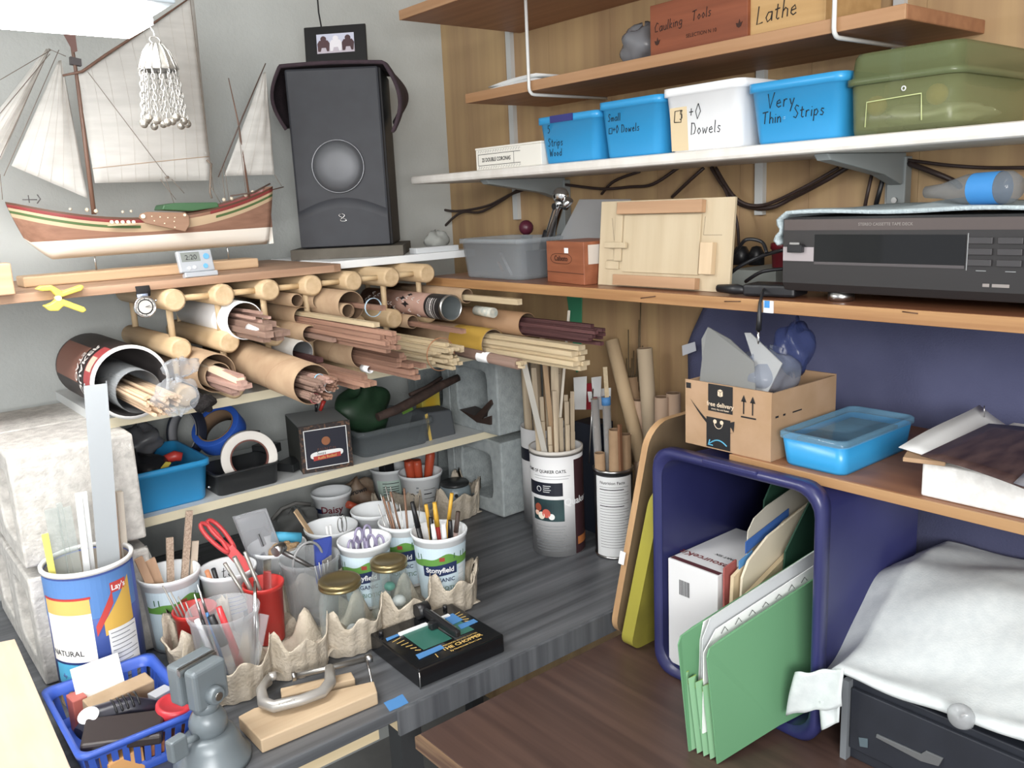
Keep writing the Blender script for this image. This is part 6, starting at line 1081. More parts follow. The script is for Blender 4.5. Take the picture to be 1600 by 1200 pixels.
for i, (xa, ya_, xb, yb_) in enumerate(((1001, 466, 1024, 463), (1132, 471, 1157, 471), (1410, 487, 1434, 490))): single('staple', MB().path([at(xa, ya_, X=1.099), at(xb, yb_, X=1.099)], .0009, 5), mat('rusty wire', '#5c3a24', .6), ('leftmost', 'middle', 'rightmost')[i]+' rusty staple in the front edge of the wooden shelf', 'staple')
# by the speaker
single('grey_tissue', crumple((1.20, 1.75, -.088), .026, 18, 81, (1.2, 1, .85)), mat('grey tissue', '#9fa19c', .8, 0, alpha=.9), 'crumpled grey film on the white board right of the speaker', 'film'); single('white_flat_box', MB().bb(1.10, 1.22, 1.69, 1.72, -.1118, -.099), mat('flat white', '#c9cdd0', .6), 'flat whitish strip on the white board right of the speaker', 'strip', bev=.001)

# ------------------------------------------------------------------ cans and tubes on the table's right end
def sticktop(px, py, X=None, Y=None): return at(px, py, X=X) if X else at(px, py, Y=Y)
c = V((1.222, 1.372, T)); r = .0585; H = .238; t = thing('oats_canister', 'white printed oats canister full of wooden sticks on the work table', 'canister', c)
part('wall', MB().lathe(c, [(r-.002, .002), (r, 0), (r, H), (r-.002, H)], 40, close=True), mat('canister white', '#e3e4e6', .5), t); part('floor', MB().cyl(c+V((0, 0, .003)), c+V((0, 0, .005)), r-.0022, n=32), kraftin, t); part('rim', MB().lathe(c, [(r-.001, H+.0002), (r+.0015, H-.010), (r+.0015, H+.001), (r-.002, H+.001)], 40), mat('rim card', '#cfcac2', .6), t)
f = wrap(c, face_cam(c, 0), r, r, H); part('dark_back', MB().patch(f, .040, .14, .002, H-.02, .0004, 20), mat('canister maroon', '#3d2227', .5), t); part('orange_strip', MB().patch(f, .046, .11, .022, .04, .0008, 12), mat('canister orange', '#c07038', .5), t); part('navy_panel', MB().patch(f, -.075, .012, .140, .170, .0006, 14), mat('canister navy', '#171b2c', .5), t); part('photo_panel', MB().patch(f, -.062, .014, .082, .132, .0006, 14), mat('canister photo', '#1f3138', .5, 0, '#2a4a4c', (20, 20, 20)), t)
part('lettering', MB().text('HOME OF QUAKER OATS.', .0098, lambda u, v, d: f(-.030+u, .192+v, d), .015, d=.0006, sx=.9), ink, t); part('badge', MB().lathe(f(-.042, .155, .001), [(.005, 0), (.0065, .0006), (.005, .0006)], 16, f(-.042, .155, 1)-f(-.042, .155, 0)), white, t)
b = MB(); [b.patch(f, -.032, -.014-.003*(k % 2), .162-.0045*k, .1634-.0045*k, .001, 4) for k in range(4)]; part('badge_lines', b, white, t); b = MB(); [b.patch(f, -.055, .030-.004*(k % 3), .184-.006*k, .1848-.006*k, .0006, 8) for k in range(2)]; [b.patch(f, -.055, .018-.004*(k % 3), .070-.007*k, .0708-.007*k, .0006, 8) for k in range(9)]; part('print_lines', b, mat('grey print', '#7d8288', .6), t)
for u, v, rr, m in ((-.046, .112, .009, '#a3472f'), (-.026, .100, .010, '#d65a4a'), (-.038, .094, .0085, '#efe6d2'), (-.014, .093, .007, '#eef0ee'), (-.050, .099, .006, '#e8b9a2')): part('food_print', MB().cyl(f(u, v, .0009), f(u, v, .0014), rr, n=18), mat('food '+m, m, .6), t)
part('brand_letter', MB().text('Quaker', .022, lambda u, v, d: f(.048+u, .118+v, d), .02, d=.0008), white, t)
gw = wood('grey pale strip', '#a8957c', '#cbb999', 'z', .7, 60, rand=.15)
q = random.Random(77); k = 0
tops = [(818, 560), (835, 600), (848, 545), (858, 520), (868, 560), (880, 575), (890, 600), (900, 585), (912, 570)]
for j in range(-3, 4):
    for i in range(-4, 5):
        dx, dy = i*.0118, j*.014
        if math.hypot(dx, dy) > .047 or q.random() < .12: continue
        k += 1; L = .20+.22*q.random()**1.3; rt_ = V((CR.x, CR.y, 0)).normalized(); fw = V((-rt_.y, rt_.x, 0)); o2 = rt_*dx+fw*dy; ln = .00+.16*dx
        a = c+o2*.92+V((0, 0, .006)); e = c+o2+rt_*(ln*.5*L/.2)+V((0, 0, L)); wd_, th_ = (.0085, .0035) if k % 3 else (.0105, .0045)
        b = MB(); d_ = (e-a).normalized(); b.bar(a, e, wd_, th_, up=fw); single('wooden_strip', b, gw, 'pale wooden strip standing in the front oats canister', 'wood strip', 'wooden strips in the front oats canister')
for px, top, lab, wd_, m in ((816, 556, 'grey-white flat strip leaning out at the left of the oats canister', .012, mat('grey white strip', '#b9b5ab', .7)), (889, 485, 'tall thin white dowel in the oats canister', .0055, mat('white dowel', '#d3c9b8', .7)), (866, 545, 'wide pale strip rising behind the yellow-banded tube', .016, gw), (846, 520, 'tall brownish round dowel in the oats canister', .010, wood('tan dowel', '#a2825f', '#b8966f', 'z', .6, 40))):
    e = at(px, top, Y=c.y-.02); a = V((c.x+(e.x-c.x)*-.25, c.y-.053, T+.012)); a = c+(V((e.x, e.y, T+.02))-c)*.25+V((0, 0, 0)); a.z = T+.236; a = c-(V((e.x, e.y, 0))-V((c.x, c.y, 0))).normalized()*.022+V((0, 0, .010)); single('wooden_strip', MB().bar(a, e, wd_, .005, up=(-.6, -.8, 0)), m, lab, 'wood strip')
c2 = V((1.325, 1.525, T)); t = thing('oats_canister', 'second oats canister half hidden behind the front one', 'canister', c2); part('wall', MB().lathe(c2, [(.0565, .002), (.0585, 0), (.0585, .238), (.0565, .238)], 36, close=True), MC['canister white'], t); part('floor', MB().cyl(c2+V((0, 0, .003)), c2+V((0, 0, .005)), .056, n=32), kraftin, t); f = wrap(c2, face_cam(c2, 0), .0585, .0585, .238); part('navy_panel', MB().patch(f, -.09, -.01, .16, .19, .0006, 14), MC['canister navy'], t)
for i, (dx, L, rr, m) in enumerate(((-.035, .44, .010, gw), (-.014, .42, .012, gw), (.008, .46, .009, wood('tan dowel', '#a2825f', '#b8966f', 'z', .6, 40)), (.030, .40, .011, gw))): rod('round_stick', c2+V((dx*.8, -dx*.6, .008)), c2+V((dx, -dx*.7, L)), rr, m, ('leftmost', 'second', 'third', 'rightmost')[i]+' grey-brown round stick in the half hidden oats canister', 'stick', n=12)
# dark box with packets
t = thing('navy_carton', 'tall dark navy carton between the two printed cans', 'carton', (1.36, 1.395, T)); part('carton', MB().bb(1.332, 1.392, 1.36, 1.43, T, -.51), mat('dark navy card', '#1d2434', .5), t, bev=.002)
for i, (px0, px1, py0, py1, m, lab) in enumerate(((898, 915, 588, 640, paper, 'white card at the left behind the red packet'), (926, 938, 588, 620, paper, 'white card right of the red packet'), (904, 932, 598, 640, mat('packet red', '#b02a38', .4), 'red and white drill packet standing on the navy carton'), (934, 953, 606, 640, paper, 'white card behind the glass tube'))):
    b = MB().poly([at(px0, py1, X=1.345+.01*i), at(px1, py1, X=1.345+.01*i), at(px1+1, py0, X=1.352+.01*i), at(px0-2, py0+2, X=1.352+.01*i)], (.0015, 0, 0)); single('packet_card', b, m, lab, 'packet')
single('paper_slip', MB().poly([at(918, 612, X=1.344), at(924, 612, X=1.344), at(926, 628, X=1.344), at(920, 628, X=1.344)], (.001, 0, 0)), paper, 'small white slip on the red drill packet', 'slip')
# nutrition can with kraft tubes
c3 = V((1.288, 1.262, T)); r = .042; H = .198; t = thing('drink_can', 'slim can with a white nutrition facts label beside the tan board', 'canister', c3); part('wall', MB().lathe(c3, [(r-.002, .002), (r, 0), (r, H), (r-.002, H)], 36, close=True), mat('can black', '#1f2024', .4), t); part('rim', MB().lathe(c3, [(r-.002, H+.0002), (r+.002, H-.006), (r+.0022, H), (r-.001, H+.001)], 36), steel, t); part('base_rim', MB().lathe(c3, [(r, .000), (r+.0018, .0005), (r+.0018, .004), (r, .005)], 36), steel, t); part('floor', MB().cyl(c3+V((0, 0, .003)), c3+V((0, 0, .005)), r-.0022, n=28), kraftin, t)
f = wrap(c3, face_cam(c3, -.12), r, r, H); part('facts_label', MB().patch(f, -.038, .050, .006, H-.012, .0004, 20), mat('facts white', '#dfe1e2', .6), t); part('facts_lettering', MB().text('Nutrition Facts', .0092, lambda u, v, d: f(-.026+u, H-.028+v, d), .01, align='LEFT', d=.0008), ink, t); b = MB(); [b.patch(f, -.027, .040-.012*(k % 3 == 1), H-.035-.0062*k, H-.0343-.0062*k+(.0012 if k in (1, 7) else 0), .0008, 8) for k in range(23)]; part('facts_lines', b, ink, t)
kt = mat('kraft tube', '#ab8a67', .8, 0, '#9d7c5a', (25, 25, 25))
def vtube(name, lab, b0, t0, ro, m=None, th=.0016, cat='tube'): 
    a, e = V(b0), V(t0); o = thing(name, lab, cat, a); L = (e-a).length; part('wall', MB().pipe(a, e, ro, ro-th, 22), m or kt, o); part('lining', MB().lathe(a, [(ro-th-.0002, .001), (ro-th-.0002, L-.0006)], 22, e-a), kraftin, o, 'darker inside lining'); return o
rt_ = V((CR.x, CR.y, 0)).normalized(); fw = V((-rt_.y, rt_.x, 0))
vtube('cardboard_tube', 'short kraft tube at the left rim of the nutrition can', c3-rt_*.027-fw*.008+V((0, 0, .02)), c3-rt_*.029-fw*.008+V((0, 0, .232)), .0115); vtube('cardboard_tube', 'kraft tube standing taller in the middle of the nutrition can', c3-rt_*.000-fw*.018+V((0, 0, .02)), c3+rt_*.004-fw*.018+V((0, 0, .285)), .0135); vtube('cardboard_tube', 'kraft tube at the right rim of the nutrition can', c3+rt_*.027-fw*.004+V((0, 0, .02)), c3+rt_*.027-fw*.004+V((0, 0, .27)), .0125)
single('brown_stick', MB().bar(c3+rt_*.015-fw*.034+V((0, 0, .02)), c3+rt_*.012-fw*.034+V((0, 0, .30)), .007, .006), wood('brown stick', '#7d5236', '#916242', 'z', .6, 40), 'brown wooden stick standing between the kraft tubes of the nutrition can', 'stick')
vtube('glass_tube', 'clear glass tube with steel rods between the two cans', c3-rt_*.024+fw*.020+V((0, 0, .02)), c3-rt_*.034+fw*.02+V((0, 0, .345)), .009, clear, .001); vtube('glass_tube', 'second clear tube right of the first one', c3-rt_*.004+fw*.014+V((0, 0, .02)), c3-rt_*.010+fw*.014+V((0, 0, .35)), .009, clear, .001)
single('flat_stick', MB().bar(c3-rt_*.004+fw*.0143+V((0, 0, .25)), c3-rt_*.011+fw*.014+V((0, 0, .415)), .009, .004, up=fw), pale, 'flat pale stick rising out of the second clear tube', 'stick'); single('blue_band', MB().pipe(c3-rt_*.010+fw*.014+V((0, 0, .332)), c3-rt_*.0105+fw*.014+V((0, 0, .350)), .0100, .0092, 18), tapeblue, 'blue tape round the neck of the second clear tube', 'tape'); rod('thin_rod', c3-rt_*.050+fw*.022+V((0, 0, .20)), c3-rt_*.036+fw*.03+V((0, 0, .365)), .0014, steel, 'thin grey rod leaning in front of the red packet', 'rod')
a, e = at(1003, 720, X=1.36), at(956, 532, X=1.38); vtube('cardboard_tube', 'long pale cardboard tube leaning left behind the tan board', a, e, .0155, mat('pale tube', '#c9ac84', .8)); a, e = at(1018, 700, X=1.37), at(1007, 544, X=1.37); vtube('cardboard_tube', 'pale cardboard tube standing upright behind the tan board', a, e, .0165, mat('pale tube grey', '#c3ad8e', .8)); a, e = at(1000, 720, X=1.415), at(988, 588, X=1.415); vtube('cardboard_tube', 'wide kraft tube full of brown rods behind the leaning tube', a, e, .0195)
q = random.Random(9)
for i in range(11): px = 978+2.2*i; rod('thin_brown_rod', at(px+2, 640, X=1.41+.0008*(i % 5)), at(px+(i-5)*.6+4, (560, 515, 575, 560, 548, 585, 545, 500, 460, 540, 562)[i], X=1.41+.001*(i % 5)), .0013, mat('dark brown rod', '#5a4a30', .6), 'thin dark brown rod in the wide kraft tube', 'rod', 'thin brown rods in the wide kraft tube', n=6)
for i, (px, py, lab) in enumerate(((1034, 620, 'short pinkish cardboard tube just left of the shipping box'), (1052, 614, 'short pale cardboard tube touching the shipping box'), (1000, 625, 'short kraft tube hidden behind the upright pale tube'))): e = at(px, py, X=1.35+.02*i); vtube('cardboard_tube', lab, V((e.x, e.y, T+.001)), e, .015, mat('pinkish card', '#c9a88c', .8))
# green scraper hanging
t = thing('green_strip', 'green tapered plastic strip hanging on the plank wall under the wooden shelf', 'strip', (1.437, 1.5, -.35)); part('strip', MB().poly(PX(((886, 455), (910, 455), (909, 530), (907, 578), (902, 582), (899, 574), (896, 530)), X=1.4385), (-.003, 0, 0)), mat('jade green', '#3f9a70', .4), t); p = at(903, 573, X=1.435); part('hanging_hole', MB().cyl(p, p-V((.0008, 0, 0)), .003, n=12), mat('dark hole', '#3a3128', .9), t)

# ------------------------------------------------------------------ navy curtain, low shelf goods
cur = mat('navy cloth', '#4c5074', .9, 0, '#575b80', (5, 5, 5), bump=.3, bsc=300); e0 = at(1108, 482, X=1.40); e1 = at(1066, 660, X=1.40)
def curf(a, c):
    y0 = e0.y+(e1.y-e0.y)*min(1, c*5)
    return V((1.415+.010*math.sin(26*a+1.5*math.sin(5*c))*(.35+.65*c), y0+(-.25-y0)*a, -.186-.615*c+.010*math.sin(9*a)*(1-c)))
single('navy_curtain', MB().sheet(curf, 90, 24, .002), cur, 'navy blue cloth hanging on the wall behind the low shelf', 'curtain'); b = MB().poly(PX(((1066, 540), (1086, 534), (1088, 548), (1067, 556)), X=1.398), (-.001, 0, 0)); single('white_tag', b, mat('glossy tag', '#cfd3dc', .2), 'small white tag on the left edge of the navy cloth', 'tag')
LZ = -.4048; ya, yb = yx(1071, 640, 1.082), yx(1205, 660, 1.082); t = thing('shipping_box', 'open brown shipping box with black tape and a smile arrow on the low shelf', 'box', (1.17, (ya+yb)/2, LZ)); H = .107; bx = mat('corrugated brown', '#b08d6c', .85, 0, '#a6835f', (20, 20, 20))
for nm, q6 in (('front_wall', (1.082, 1.085, yb, ya)), ('back_wall', (1.257, 1.26, yb, ya)), ('side_wall', (1.0852, 1.2568, yb, yb+.003)), ('side_wall', (1.0852, 1.2568, ya-.003, ya))): part(nm, MB().bb(*q6, LZ, LZ+H-(.002 if 'side' in nm else 0)), bx, t)
part('box_floor', MB().bb(1.0852, 1.2568, yb+.003, ya-.003, LZ+.001, LZ+.003), bx, t); f = flat((1.0818, ya, LZ), (0, -1, 0), (0, 0, 1)); W = ya-yb; blackt = mat('black tape print', '#1e1e20', .5)
part('black_tape', MB().patch(f, W*.285, W*.575, .062, H-.001, .0003, 1), blackt, t); part('black_tape', MB().patch(f, W*.265, W*.55, .002, .052, .0003, 1), blackt, t); part('corner_tape', MB().patch(f, .002, .012, H-.014, H-.005, .0003, 1), blackt, t)
b = MB(); n = 16; P1 = []; P2 = []
for i in range(n+1): s = i/n; u = W*(.06+.54*s); P1.append((u, .077-.040*math.sin(PI*s*.62)-.006*s)); P2.append((u, .077-.040*math.sin(PI*s*.62)-.006*s-.0065*math.sin(PI*min(1, s*1.05))))
for i in range(n): b.add([f(*P1[i], .0008), f(*P1[i+1], .0008), f(*P2[i+1], .0008), f(*P2[i], .0008)], [(0, 1, 2, 3)])
b.add([f(W*.50, .046, .0008), f(W*.60, .052, .0008), f(W*.59, .034, .0008), f(W*.565, .040, .0008)], [(0, 1, 2, 3)]); part('smile_arrow', b, blackt, t)
beige = mat('print beige', '#d9c3a6', .7); part('lettering', MB().text('free delivery', .0102, lambda u, v, d: f(W*.43+u, .0705+v, d), .015, d=.0007).text('every day and faster', .0042, lambda u, v, d: f(W*.43+u, .065+v, d), .01, d=.0007), beige, t)
b = MB(); b.add([f(W*.40, .089, .0007), f(W*.43, .087, .0007), f(W*.46, .089, .0007), f(W*.46, .0975, .0007), f(W*.43, .0995, .0007), f(W*.40, .0975, .0007)], [(0, 1, 2, 3, 4, 5)]); part('parcel_icon', b, beige, t); b = MB().path([f(W*.43, .0872, .0010), f(W*.43, .095, .0010)], .0004, 4).path([f(W*.40, .0972, .001), f(W*.43, .095, .001), f(W*.46, .0972, .001)], .0004, 4); part('icon_lines', b, blackt, t)
b = MB().path([f(W*.41+.008*math.cos(q_), .044+.009*math.sin(q_), .0007) for q_ in [PI+PI*j/10 for j in range(11)]], .0006, 4); 
for s in (-1, 1): b.cyl(f(W*.41+s*.0065, .046, .0006), f(W*.41+s*.0065, .046, .001), .0034, n=12)
part('headphone_icon', b, beige, t); b = MB().path([f(W*.29+.036*s, .006+.010*math.sin(PI*s*.9), .0008) for s in [j/8 for j in range(9)]], .0012, 4).path([f(W*.29+.003, .0145, .0008), f(W*.29, .006, .0008), f(W*.29+.009, .006, .0008)], .0011, 4); part('blue_arrow', b, mat('print sky blue', '#4fa9cf', .6), t)
b = MB()
for s in (.70, .80): u = W*s; b.patch(f, u-.0012, u+.0012, .067, .088, .0005, 1); b.add([f(u-.005, .086, .0005), f(u+.005, .086, .0005), f(u, .097, .0005)], [(0, 1, 2)])
b.patch(f, W*.67, W*.84, .061, .0635, .0005, 1); part('arrow_marks', b, blackt, t); fs = flat((1.082, yb-.0002, LZ), (1, 0, 0), (0, 0, 1)); part('side_marks', MB().patch(fs, .010, .018, .066, .069, .0004, 1).patch(fs, .030, .036, .066, .069, .0004, 1).patch(fs, .055, .080, .066, .068, .0004, 1), blackt, t)
gf = mat('grey film', '#8d8f8d', .4, 0, alpha=.75); b = MB().poly([at(1092, 604, X=1.10), at(1097, 560, X=1.12), at(1096, 530, X=1.13), at(1106, 511, X=1.14), at(1140, 530, X=1.13), at(1178, 566, X=1.12), at(1180, 612, X=1.10)], (.002, 0, 0)); single('film_sheet', b, gf, 'grey translucent film standing at the left of the shipping box', 'film'); b = MB().poly([at(1178, 610, X=1.115), at(1176, 560, X=1.13), at(1163, 520, X=1.14), at(1172, 520, X=1.14), at(1222, 568, X=1.13), at(1200, 612, X=1.115)], (.002, 0, 0)); single('film_sheet', b, mat('pale film', '#b0b3b5', .4, 0, alpha=.8), 'pale curled film strip rising in the middle of the shipping box', 'film')
single('clear_bag', crumple((1.16, .79, LZ+.118), .048, 22, 91, (1, 1.0, .75)), mat('bag film', '#aeb9cf', .12, 0, alpha=.38), 'inflated clear plastic bag at the right of the shipping box', 'bag'); single('clear_bag', crumple((1.21, .775, LZ+.150), .036, 20, 95, (1, .8, 1.1)), mat('blue film', '#4a5a98', .2, 0, alpha=.45), 'bluish clear bag rising behind the inflated bag', 'bag')
# blue flat box
t = thing('lidded_box', 'flat bright blue box with a clear lid on the low shelf', 'box', (1.17, .67, LZ)); b = MB(); yc, hy, xc, hx = .664, .052, 1.185, .102
def rb(k, z, g=0): return [V((x, y, z)) for x, y in rrect(xc, yc, hx*k+g, hy*k+g, .014)]
loft(b, [rb(.92, LZ), rb(.94, LZ+.004), rb(1, LZ+.042), rb(1, LZ+.042, -.002), rb(.94, LZ+.005, -.002)], True, True); part('box', b, bl2, t); b = MB(); loft(b, [rb(1, LZ+.0425, .003), rb(1, LZ+.050, .003), rb(1, LZ+.052, .001), rb(.97, LZ+.0525), rb(.96, LZ+.050), rb(.4, LZ+.050)], False, True); part('lid', b, mat('clear blue lid', '#7fb9dc', .12, 0, alpha=.5), t)
single('dark_goods', MB().bb(1.105, 1.26, .625, .70, LZ+.006, LZ+.040), mat('slate goods', '#2f4a5c', .6, 0, '#3c6a86', (30, 30, 30)), 'dark slate goods seen through the lid of the flat blue box', 'goods')
# foam block and prints
t = thing('foam_block', 'white foam block at the right end of the low shelf', 'block', (1.25, .40, LZ)); part('block', MB().poly([(1.088, .505, LZ), (1.092, .12, LZ), (1.40, .12, LZ), (1.36, .50, LZ)], (0, 0, .046)), mat('white foam', '#e2e1de', .95, 0, '#d2d1ce', (90, 90, 90), bump=.2, bsc=250), t, bev=.003)
single('torn_cardboard', MB().box((1.10, .505, LZ+.0505), (.05, .05, .006), Matrix.Rotation(.3, 3, 'Z')), bx, 'torn brown cardboard corner on the foam block', 'cardboard', bev=.001)
zp = LZ+.057; Q = lambda px, py, z=zp: at(px, py, Z=z)
b = MB(); c4 = [Q(1404, 699), Q(1530, 643), Q(1640, 700), Q(1600, 760)]; single('paper_sheet', MB().sheet(lambda a, e: (c4[0]*(1-a)+c4[1]*a)*(1-e)+(c4[3]*(1-a)+c4[2]*a)*e+V((0, 0, .012*a*(1-e)**3+.002*math.sin(5*a))), 10, 8, .0008), paper, 'white printed sheet with a curled corner lying on the foam block', 'paper')
zp2 = LZ+.0665; d4 = [at(1438, 712, Z=zp2), at(1545, 662, Z=zp2), at(1720, 690, Z=zp2), at(1640, 780, Z=zp2)]
t = thing('photo_print', 'dark brown landscape photo print on top of the white sheet', 'photo', (d4[0]+d4[2])*.5); part('print', MB().sheet(lambda a, e: (d4[0]*(1-a)+d4[1]*a)*(1-e)+(d4[3]*(1-a)+d4[2]*a)*e+V((0, 0, .004*math.sin(PI*e))), 8, 8, .0008), mat('photo brown', '#3b2a2c', .3, 0, '#5f4843', (14, 60, 14)), t)
m4 = [d4[0]*.7+d4[3]*.3, d4[1]*.55+d4[2]*.45]; part('photo_haze', MB().sheet(lambda a, e: (d4[3]*.75+d4[0]*.25)*(1-a)*(1-e)+(d4[2]*.7+d4[1]*.3)*a*(1-e)+d4[3]*.97*(1-a)*e+d4[0]*.03*(1-a)*e+d4[2]*.97*a*e+d4[1]*.03*a*e+V((0, 0, .0045)), 6, 4, .0004), mat('photo grey blue', '#5c6170', .3, 0, '#84848c', (20, 40, 20)), t)
single('needle_rod', MB().path([at(1538, 652, X=1.30), at(1538, 634, X=1.30)], .0008, 5), steel, 'thin wire standing behind the curled paper corner', 'wire')

# ------------------------------------------------------------------ boards and bin on the low desk
def slabup(name, x0, x1, y0, lean, z0, h, th, r, m, m2, lab, cat):
    o = thing(name, lab, cat, ((x0+x1)/2, y0, z0)); P = [(x, z) for x, z in rrect((x0+x1)/2, z0+h/2, (x1-x0)/2, h/2, r, 6)]; k = lambda x, z, dy: V((x+.03*(z-z0)/h, y0+dy-lean*(z-z0)/h, z)); n = len(P)
    b = MB(); b.add([k(x, z, 0) for x, z in P]+[k(x, z, th) for x, z in P], [tuple(range(n))[::-1], tuple(range(n, 2*n))]); part('face', b, m2, o)
    b = MB(); b.add([k(x, z, -.0003) for x, z in P]+[k(x, z, th+.0003) for x, z in P], [(i, (i+1) % n, n+(i+1) % n, n+i) for i in range(n)], True); part('edge', b, m, o); return o, k
tanw = wood('tan board edge', '#b98f62', '#c9a072', 'z', .35, 30); o, k = slabup('wooden_board', 1.062, 1.40, 1.049, .075, D+.0005, .425, .013, .045, tanw, mat('stained board face', '#8d7658', .5, 0, '#6f5c44', (8, 8, 5)), 'tan board with rounded corners and a red stain leaning beside the blue bin', 'board'); P = [k(1.105+.014*math.cos(a)*(1-.35*math.sin(a)), -.560+.020*math.sin(a), -.0006) for a in [2*PI*i/20 for i in range(20)]]; b = MB(); b.add(P, [tuple(range(20))]); part('red_stain', b, mat('red stain', '#8f2a2c', .5), o)
part('paper_tag', MB().poly([k(1.058, D+.155, .004), k(1.058, D+.155, .017), k(1.058, D+.180, .017), k(1.058, D+.180, .004)], (-.001, 0, 0)), paper, o)
slabup('yellow_board', 1.048, 1.36, .995, .055, D+.0005, .312, .026, .03, mat('yellow board edge', '#a39b36', .35), mat('yellow board face', '#a09736', .4, 0, '#8c8432', (14, 14, 14)), 'yellow plastic cutting board leaning in front of the tan board', 'board')
navyp = mat('navy bin plastic', '#26295c', .32, 0, '#2a2d62', (10, 10, 10)); X0 = 1.045; yA, yB, zA, zB = .918, .628, D+.012, -.421
t = thing('storage_bin', 'large navy blue plastic bin lying on its side on the desk', 'bin', (1.2, .77, D)); yc, zc, hy, hz = (yA+yB)/2, (zA+zB)/2, (yA-yB)/2, (zB-zA)/2
def bl_(x, k, g=0): return [V((x, y, z)) for y, z in rrect(yc, zc, hy*k+g, hz*k+g, .035, 5)]
b = MB(); loft(b, [bl_(X0+.004, 1), bl_(1.38, .90), bl_(1.378, .90, -.004), bl_(X0+.004, 1, -.003)], False); b.add(bl_(1.38, .90), [tuple(range(24))]); b.add(bl_(1.377, .90, -.004), [tuple(range(24))]); part('body', b, navyp, t)
b = MB(); loft(b, [bl_(X0+.002, 1, -.004), bl_(X0-.006, 1, .002), bl_(X0-.007, 1, .008), bl_(X0-.001, 1, .0125), bl_(X0+.016, 1, .0125), bl_(X0+.018, 1, .008), bl_(X0+.006, 1, .002)], False); part('rim', b, navyp, t); part('handle_ridge', MB().box((X0-.006, yc, zB+.009), (.006, .10, .008)), navyp, t, bev=.002)
# contents of the bin
bzf = zA+.0035; t = thing('white_carton', 'white carton with a barcode standing in the bin', 'carton', (1.12, .86, bzf)); ya, yb = .906, .803; part('carton', MB().bb(1.052, 1.24, yb, ya, bzf+.004, -.604), mat('white carton', '#d9dadc', .6), t, bev=.001); f = flat((1.0518, ya, 0), (0, -1, 0), (0, 0, 1)); b = MB(); q = random.Random(3); u = .024
while u < .046: w_ = .0005+.0011*q.random(); b.patch(f, u, u+w_, -.662, -.635, .0003, 1); u += w_+.0009
part('barcode', b, ink, t); ft = flat((1.052, yb, -.6038), (0, 1, 0), (-1, 0, 0)); part('maroon_band', MB().patch(ft, .001, .101, -.014, -.003, .0003, 1), mat('maroon band', '#5a2a30', .6), t)
part('lettering', MB().text('ResourceKit', .022, lambda u, v, d: ft(.052+u, -.045+v, d), .015, d=.0006), mat('grey red print', '#7f2f30', .6), t); part('subtitle', MB().text('PART SIX', .010, lambda u, v, d: ft(.035+u, -.07+v, d), .01, d=.0006), ink, t)
man = mat('manila card', '#d3bd97', .8); manw = mat('pale manila', '#d9ccb2', .8); dkg = mat('dark green folder', '#1f4a37', .7)
def sheetup(name, pts, yp, th, m, lab, cat='folder', grp=None, tilt=0):
    """a card standing in the bin: pts are (x, z), leaning by tilt"""
    z0 = min(z for x, z in pts); return single(name, MB().poly([(x, yp+tilt*(z-z0), z) for x, z in pts], (0, -th, 0)), m, lab, cat, grp)
sheetup('manila_folder', [(1.055, bzf+.002), (1.34, bzf+.002), (1.34, -.52), (1.20, -.545), (1.06, -.60)], .790, .006, man, 'thick manila folder standing next to the white carton', tilt=-.03); sheetup('manila_folder', [(1.06, bzf+.002), (1.35, bzf+.002), (1.35, -.50), (1.13, -.548), (1.08, -.575), (1.065, -.60)], .775, .004, manw, 'pale manila folder with a worn corner in the middle of the bin', tilt=-.03)
sheetup('blue_tab_folder', [(1.10, bzf+.002), (1.36, bzf+.002), (1.36, -.475), (1.16, -.51), (1.125, -.522), (1.11, -.54)], .797, .002, mat('pale grey card', '#b7b2a4', .8), 'grey folder with a blue tab strip behind the manila folders', tilt=-.03); sheetup('index_strip', [(1.10, -.575), (1.22, -.545), (1.22, -.530), (1.10, -.555)], .786, .0012, mat('tab blue', '#2f62b5', .6), 'blue plastic tab strip on the grey folder', 'tab'); sheetup('index_strip', [(1.075, -.592), (1.11, -.583), (1.11, -.570), (1.075, -.578)], .780, .0012, mat('tab light blue', '#4a90d0', .6), 'small light blue tab at the front of the manila folders', 'tab')
sheetup('green_folder', [(1.18, bzf+.004), (1.37, bzf+.004), (1.37, -.44), (1.26, -.445), (1.20, -.52)], .822, .003, dkg, 'dark green hanging folder deep in the bin'); sheetup('green_folder', [(1.14, bzf+.004), (1.37, bzf+.004), (1.37, -.46), (1.24, -.475), (1.15, -.575)], .756, .003, dkg, 'dark green hanging folder in front of the manila folders', tilt=-.04)
sheetup('red_folder_strip', [(1.058, -.66), (1.09, -.66), (1.09, -.585), (1.058, -.59)], .7975, .003, mat('pinkish red card', '#a8534e', .7), 'small red-edged card at the front of the manila folders', 'card'); sheetup('pale_envelope', [(1.055, bzf+.002), (1.33, bzf+.002), (1.33, -.535), (1.065, -.625)], .762, .008, man, 'thick bundle of manila envelopes behind the printed papers', 'envelopes')
# green expanding folder in front
gfm = mat('mid green folder', '#5f9a6c', .75); gl2 = mat('light green gusset', '#7fb287', .75); t = thing('expanding_folder', 'light green expanding folder with papers leaning out of the bin', 'folder', (1.05, .70, D))
def gp_(x, z, y): return V((x, y, z))
fa = [gp_(.908, D+.001, .694), gp_(1.03, D+.018, .673), gp_(1.19, D+.019, .650), gp_(1.215, -.575, .668), gp_(.930, -.628, .704), gp_(.905, -.634, .706), gp_(.898, -.645, .705)]; part('front_panel', MB().poly(fa, (0, -.002, 0)), gfm, t)
fb_ = [p+V((-.007, .044, .004 if p.z > -.7 else 0)) for p in fa]; part('back_panel', MB().poly(fb_, (0, .002, 0)), gfm, t)
b = MB(); a0, a1 = V((.910, .695, D+.001)), V((.904, .738, D+.001)); c0_, c1_ = V((.905, .704, -.700)), V((.896, .749, -.690)); N = 8
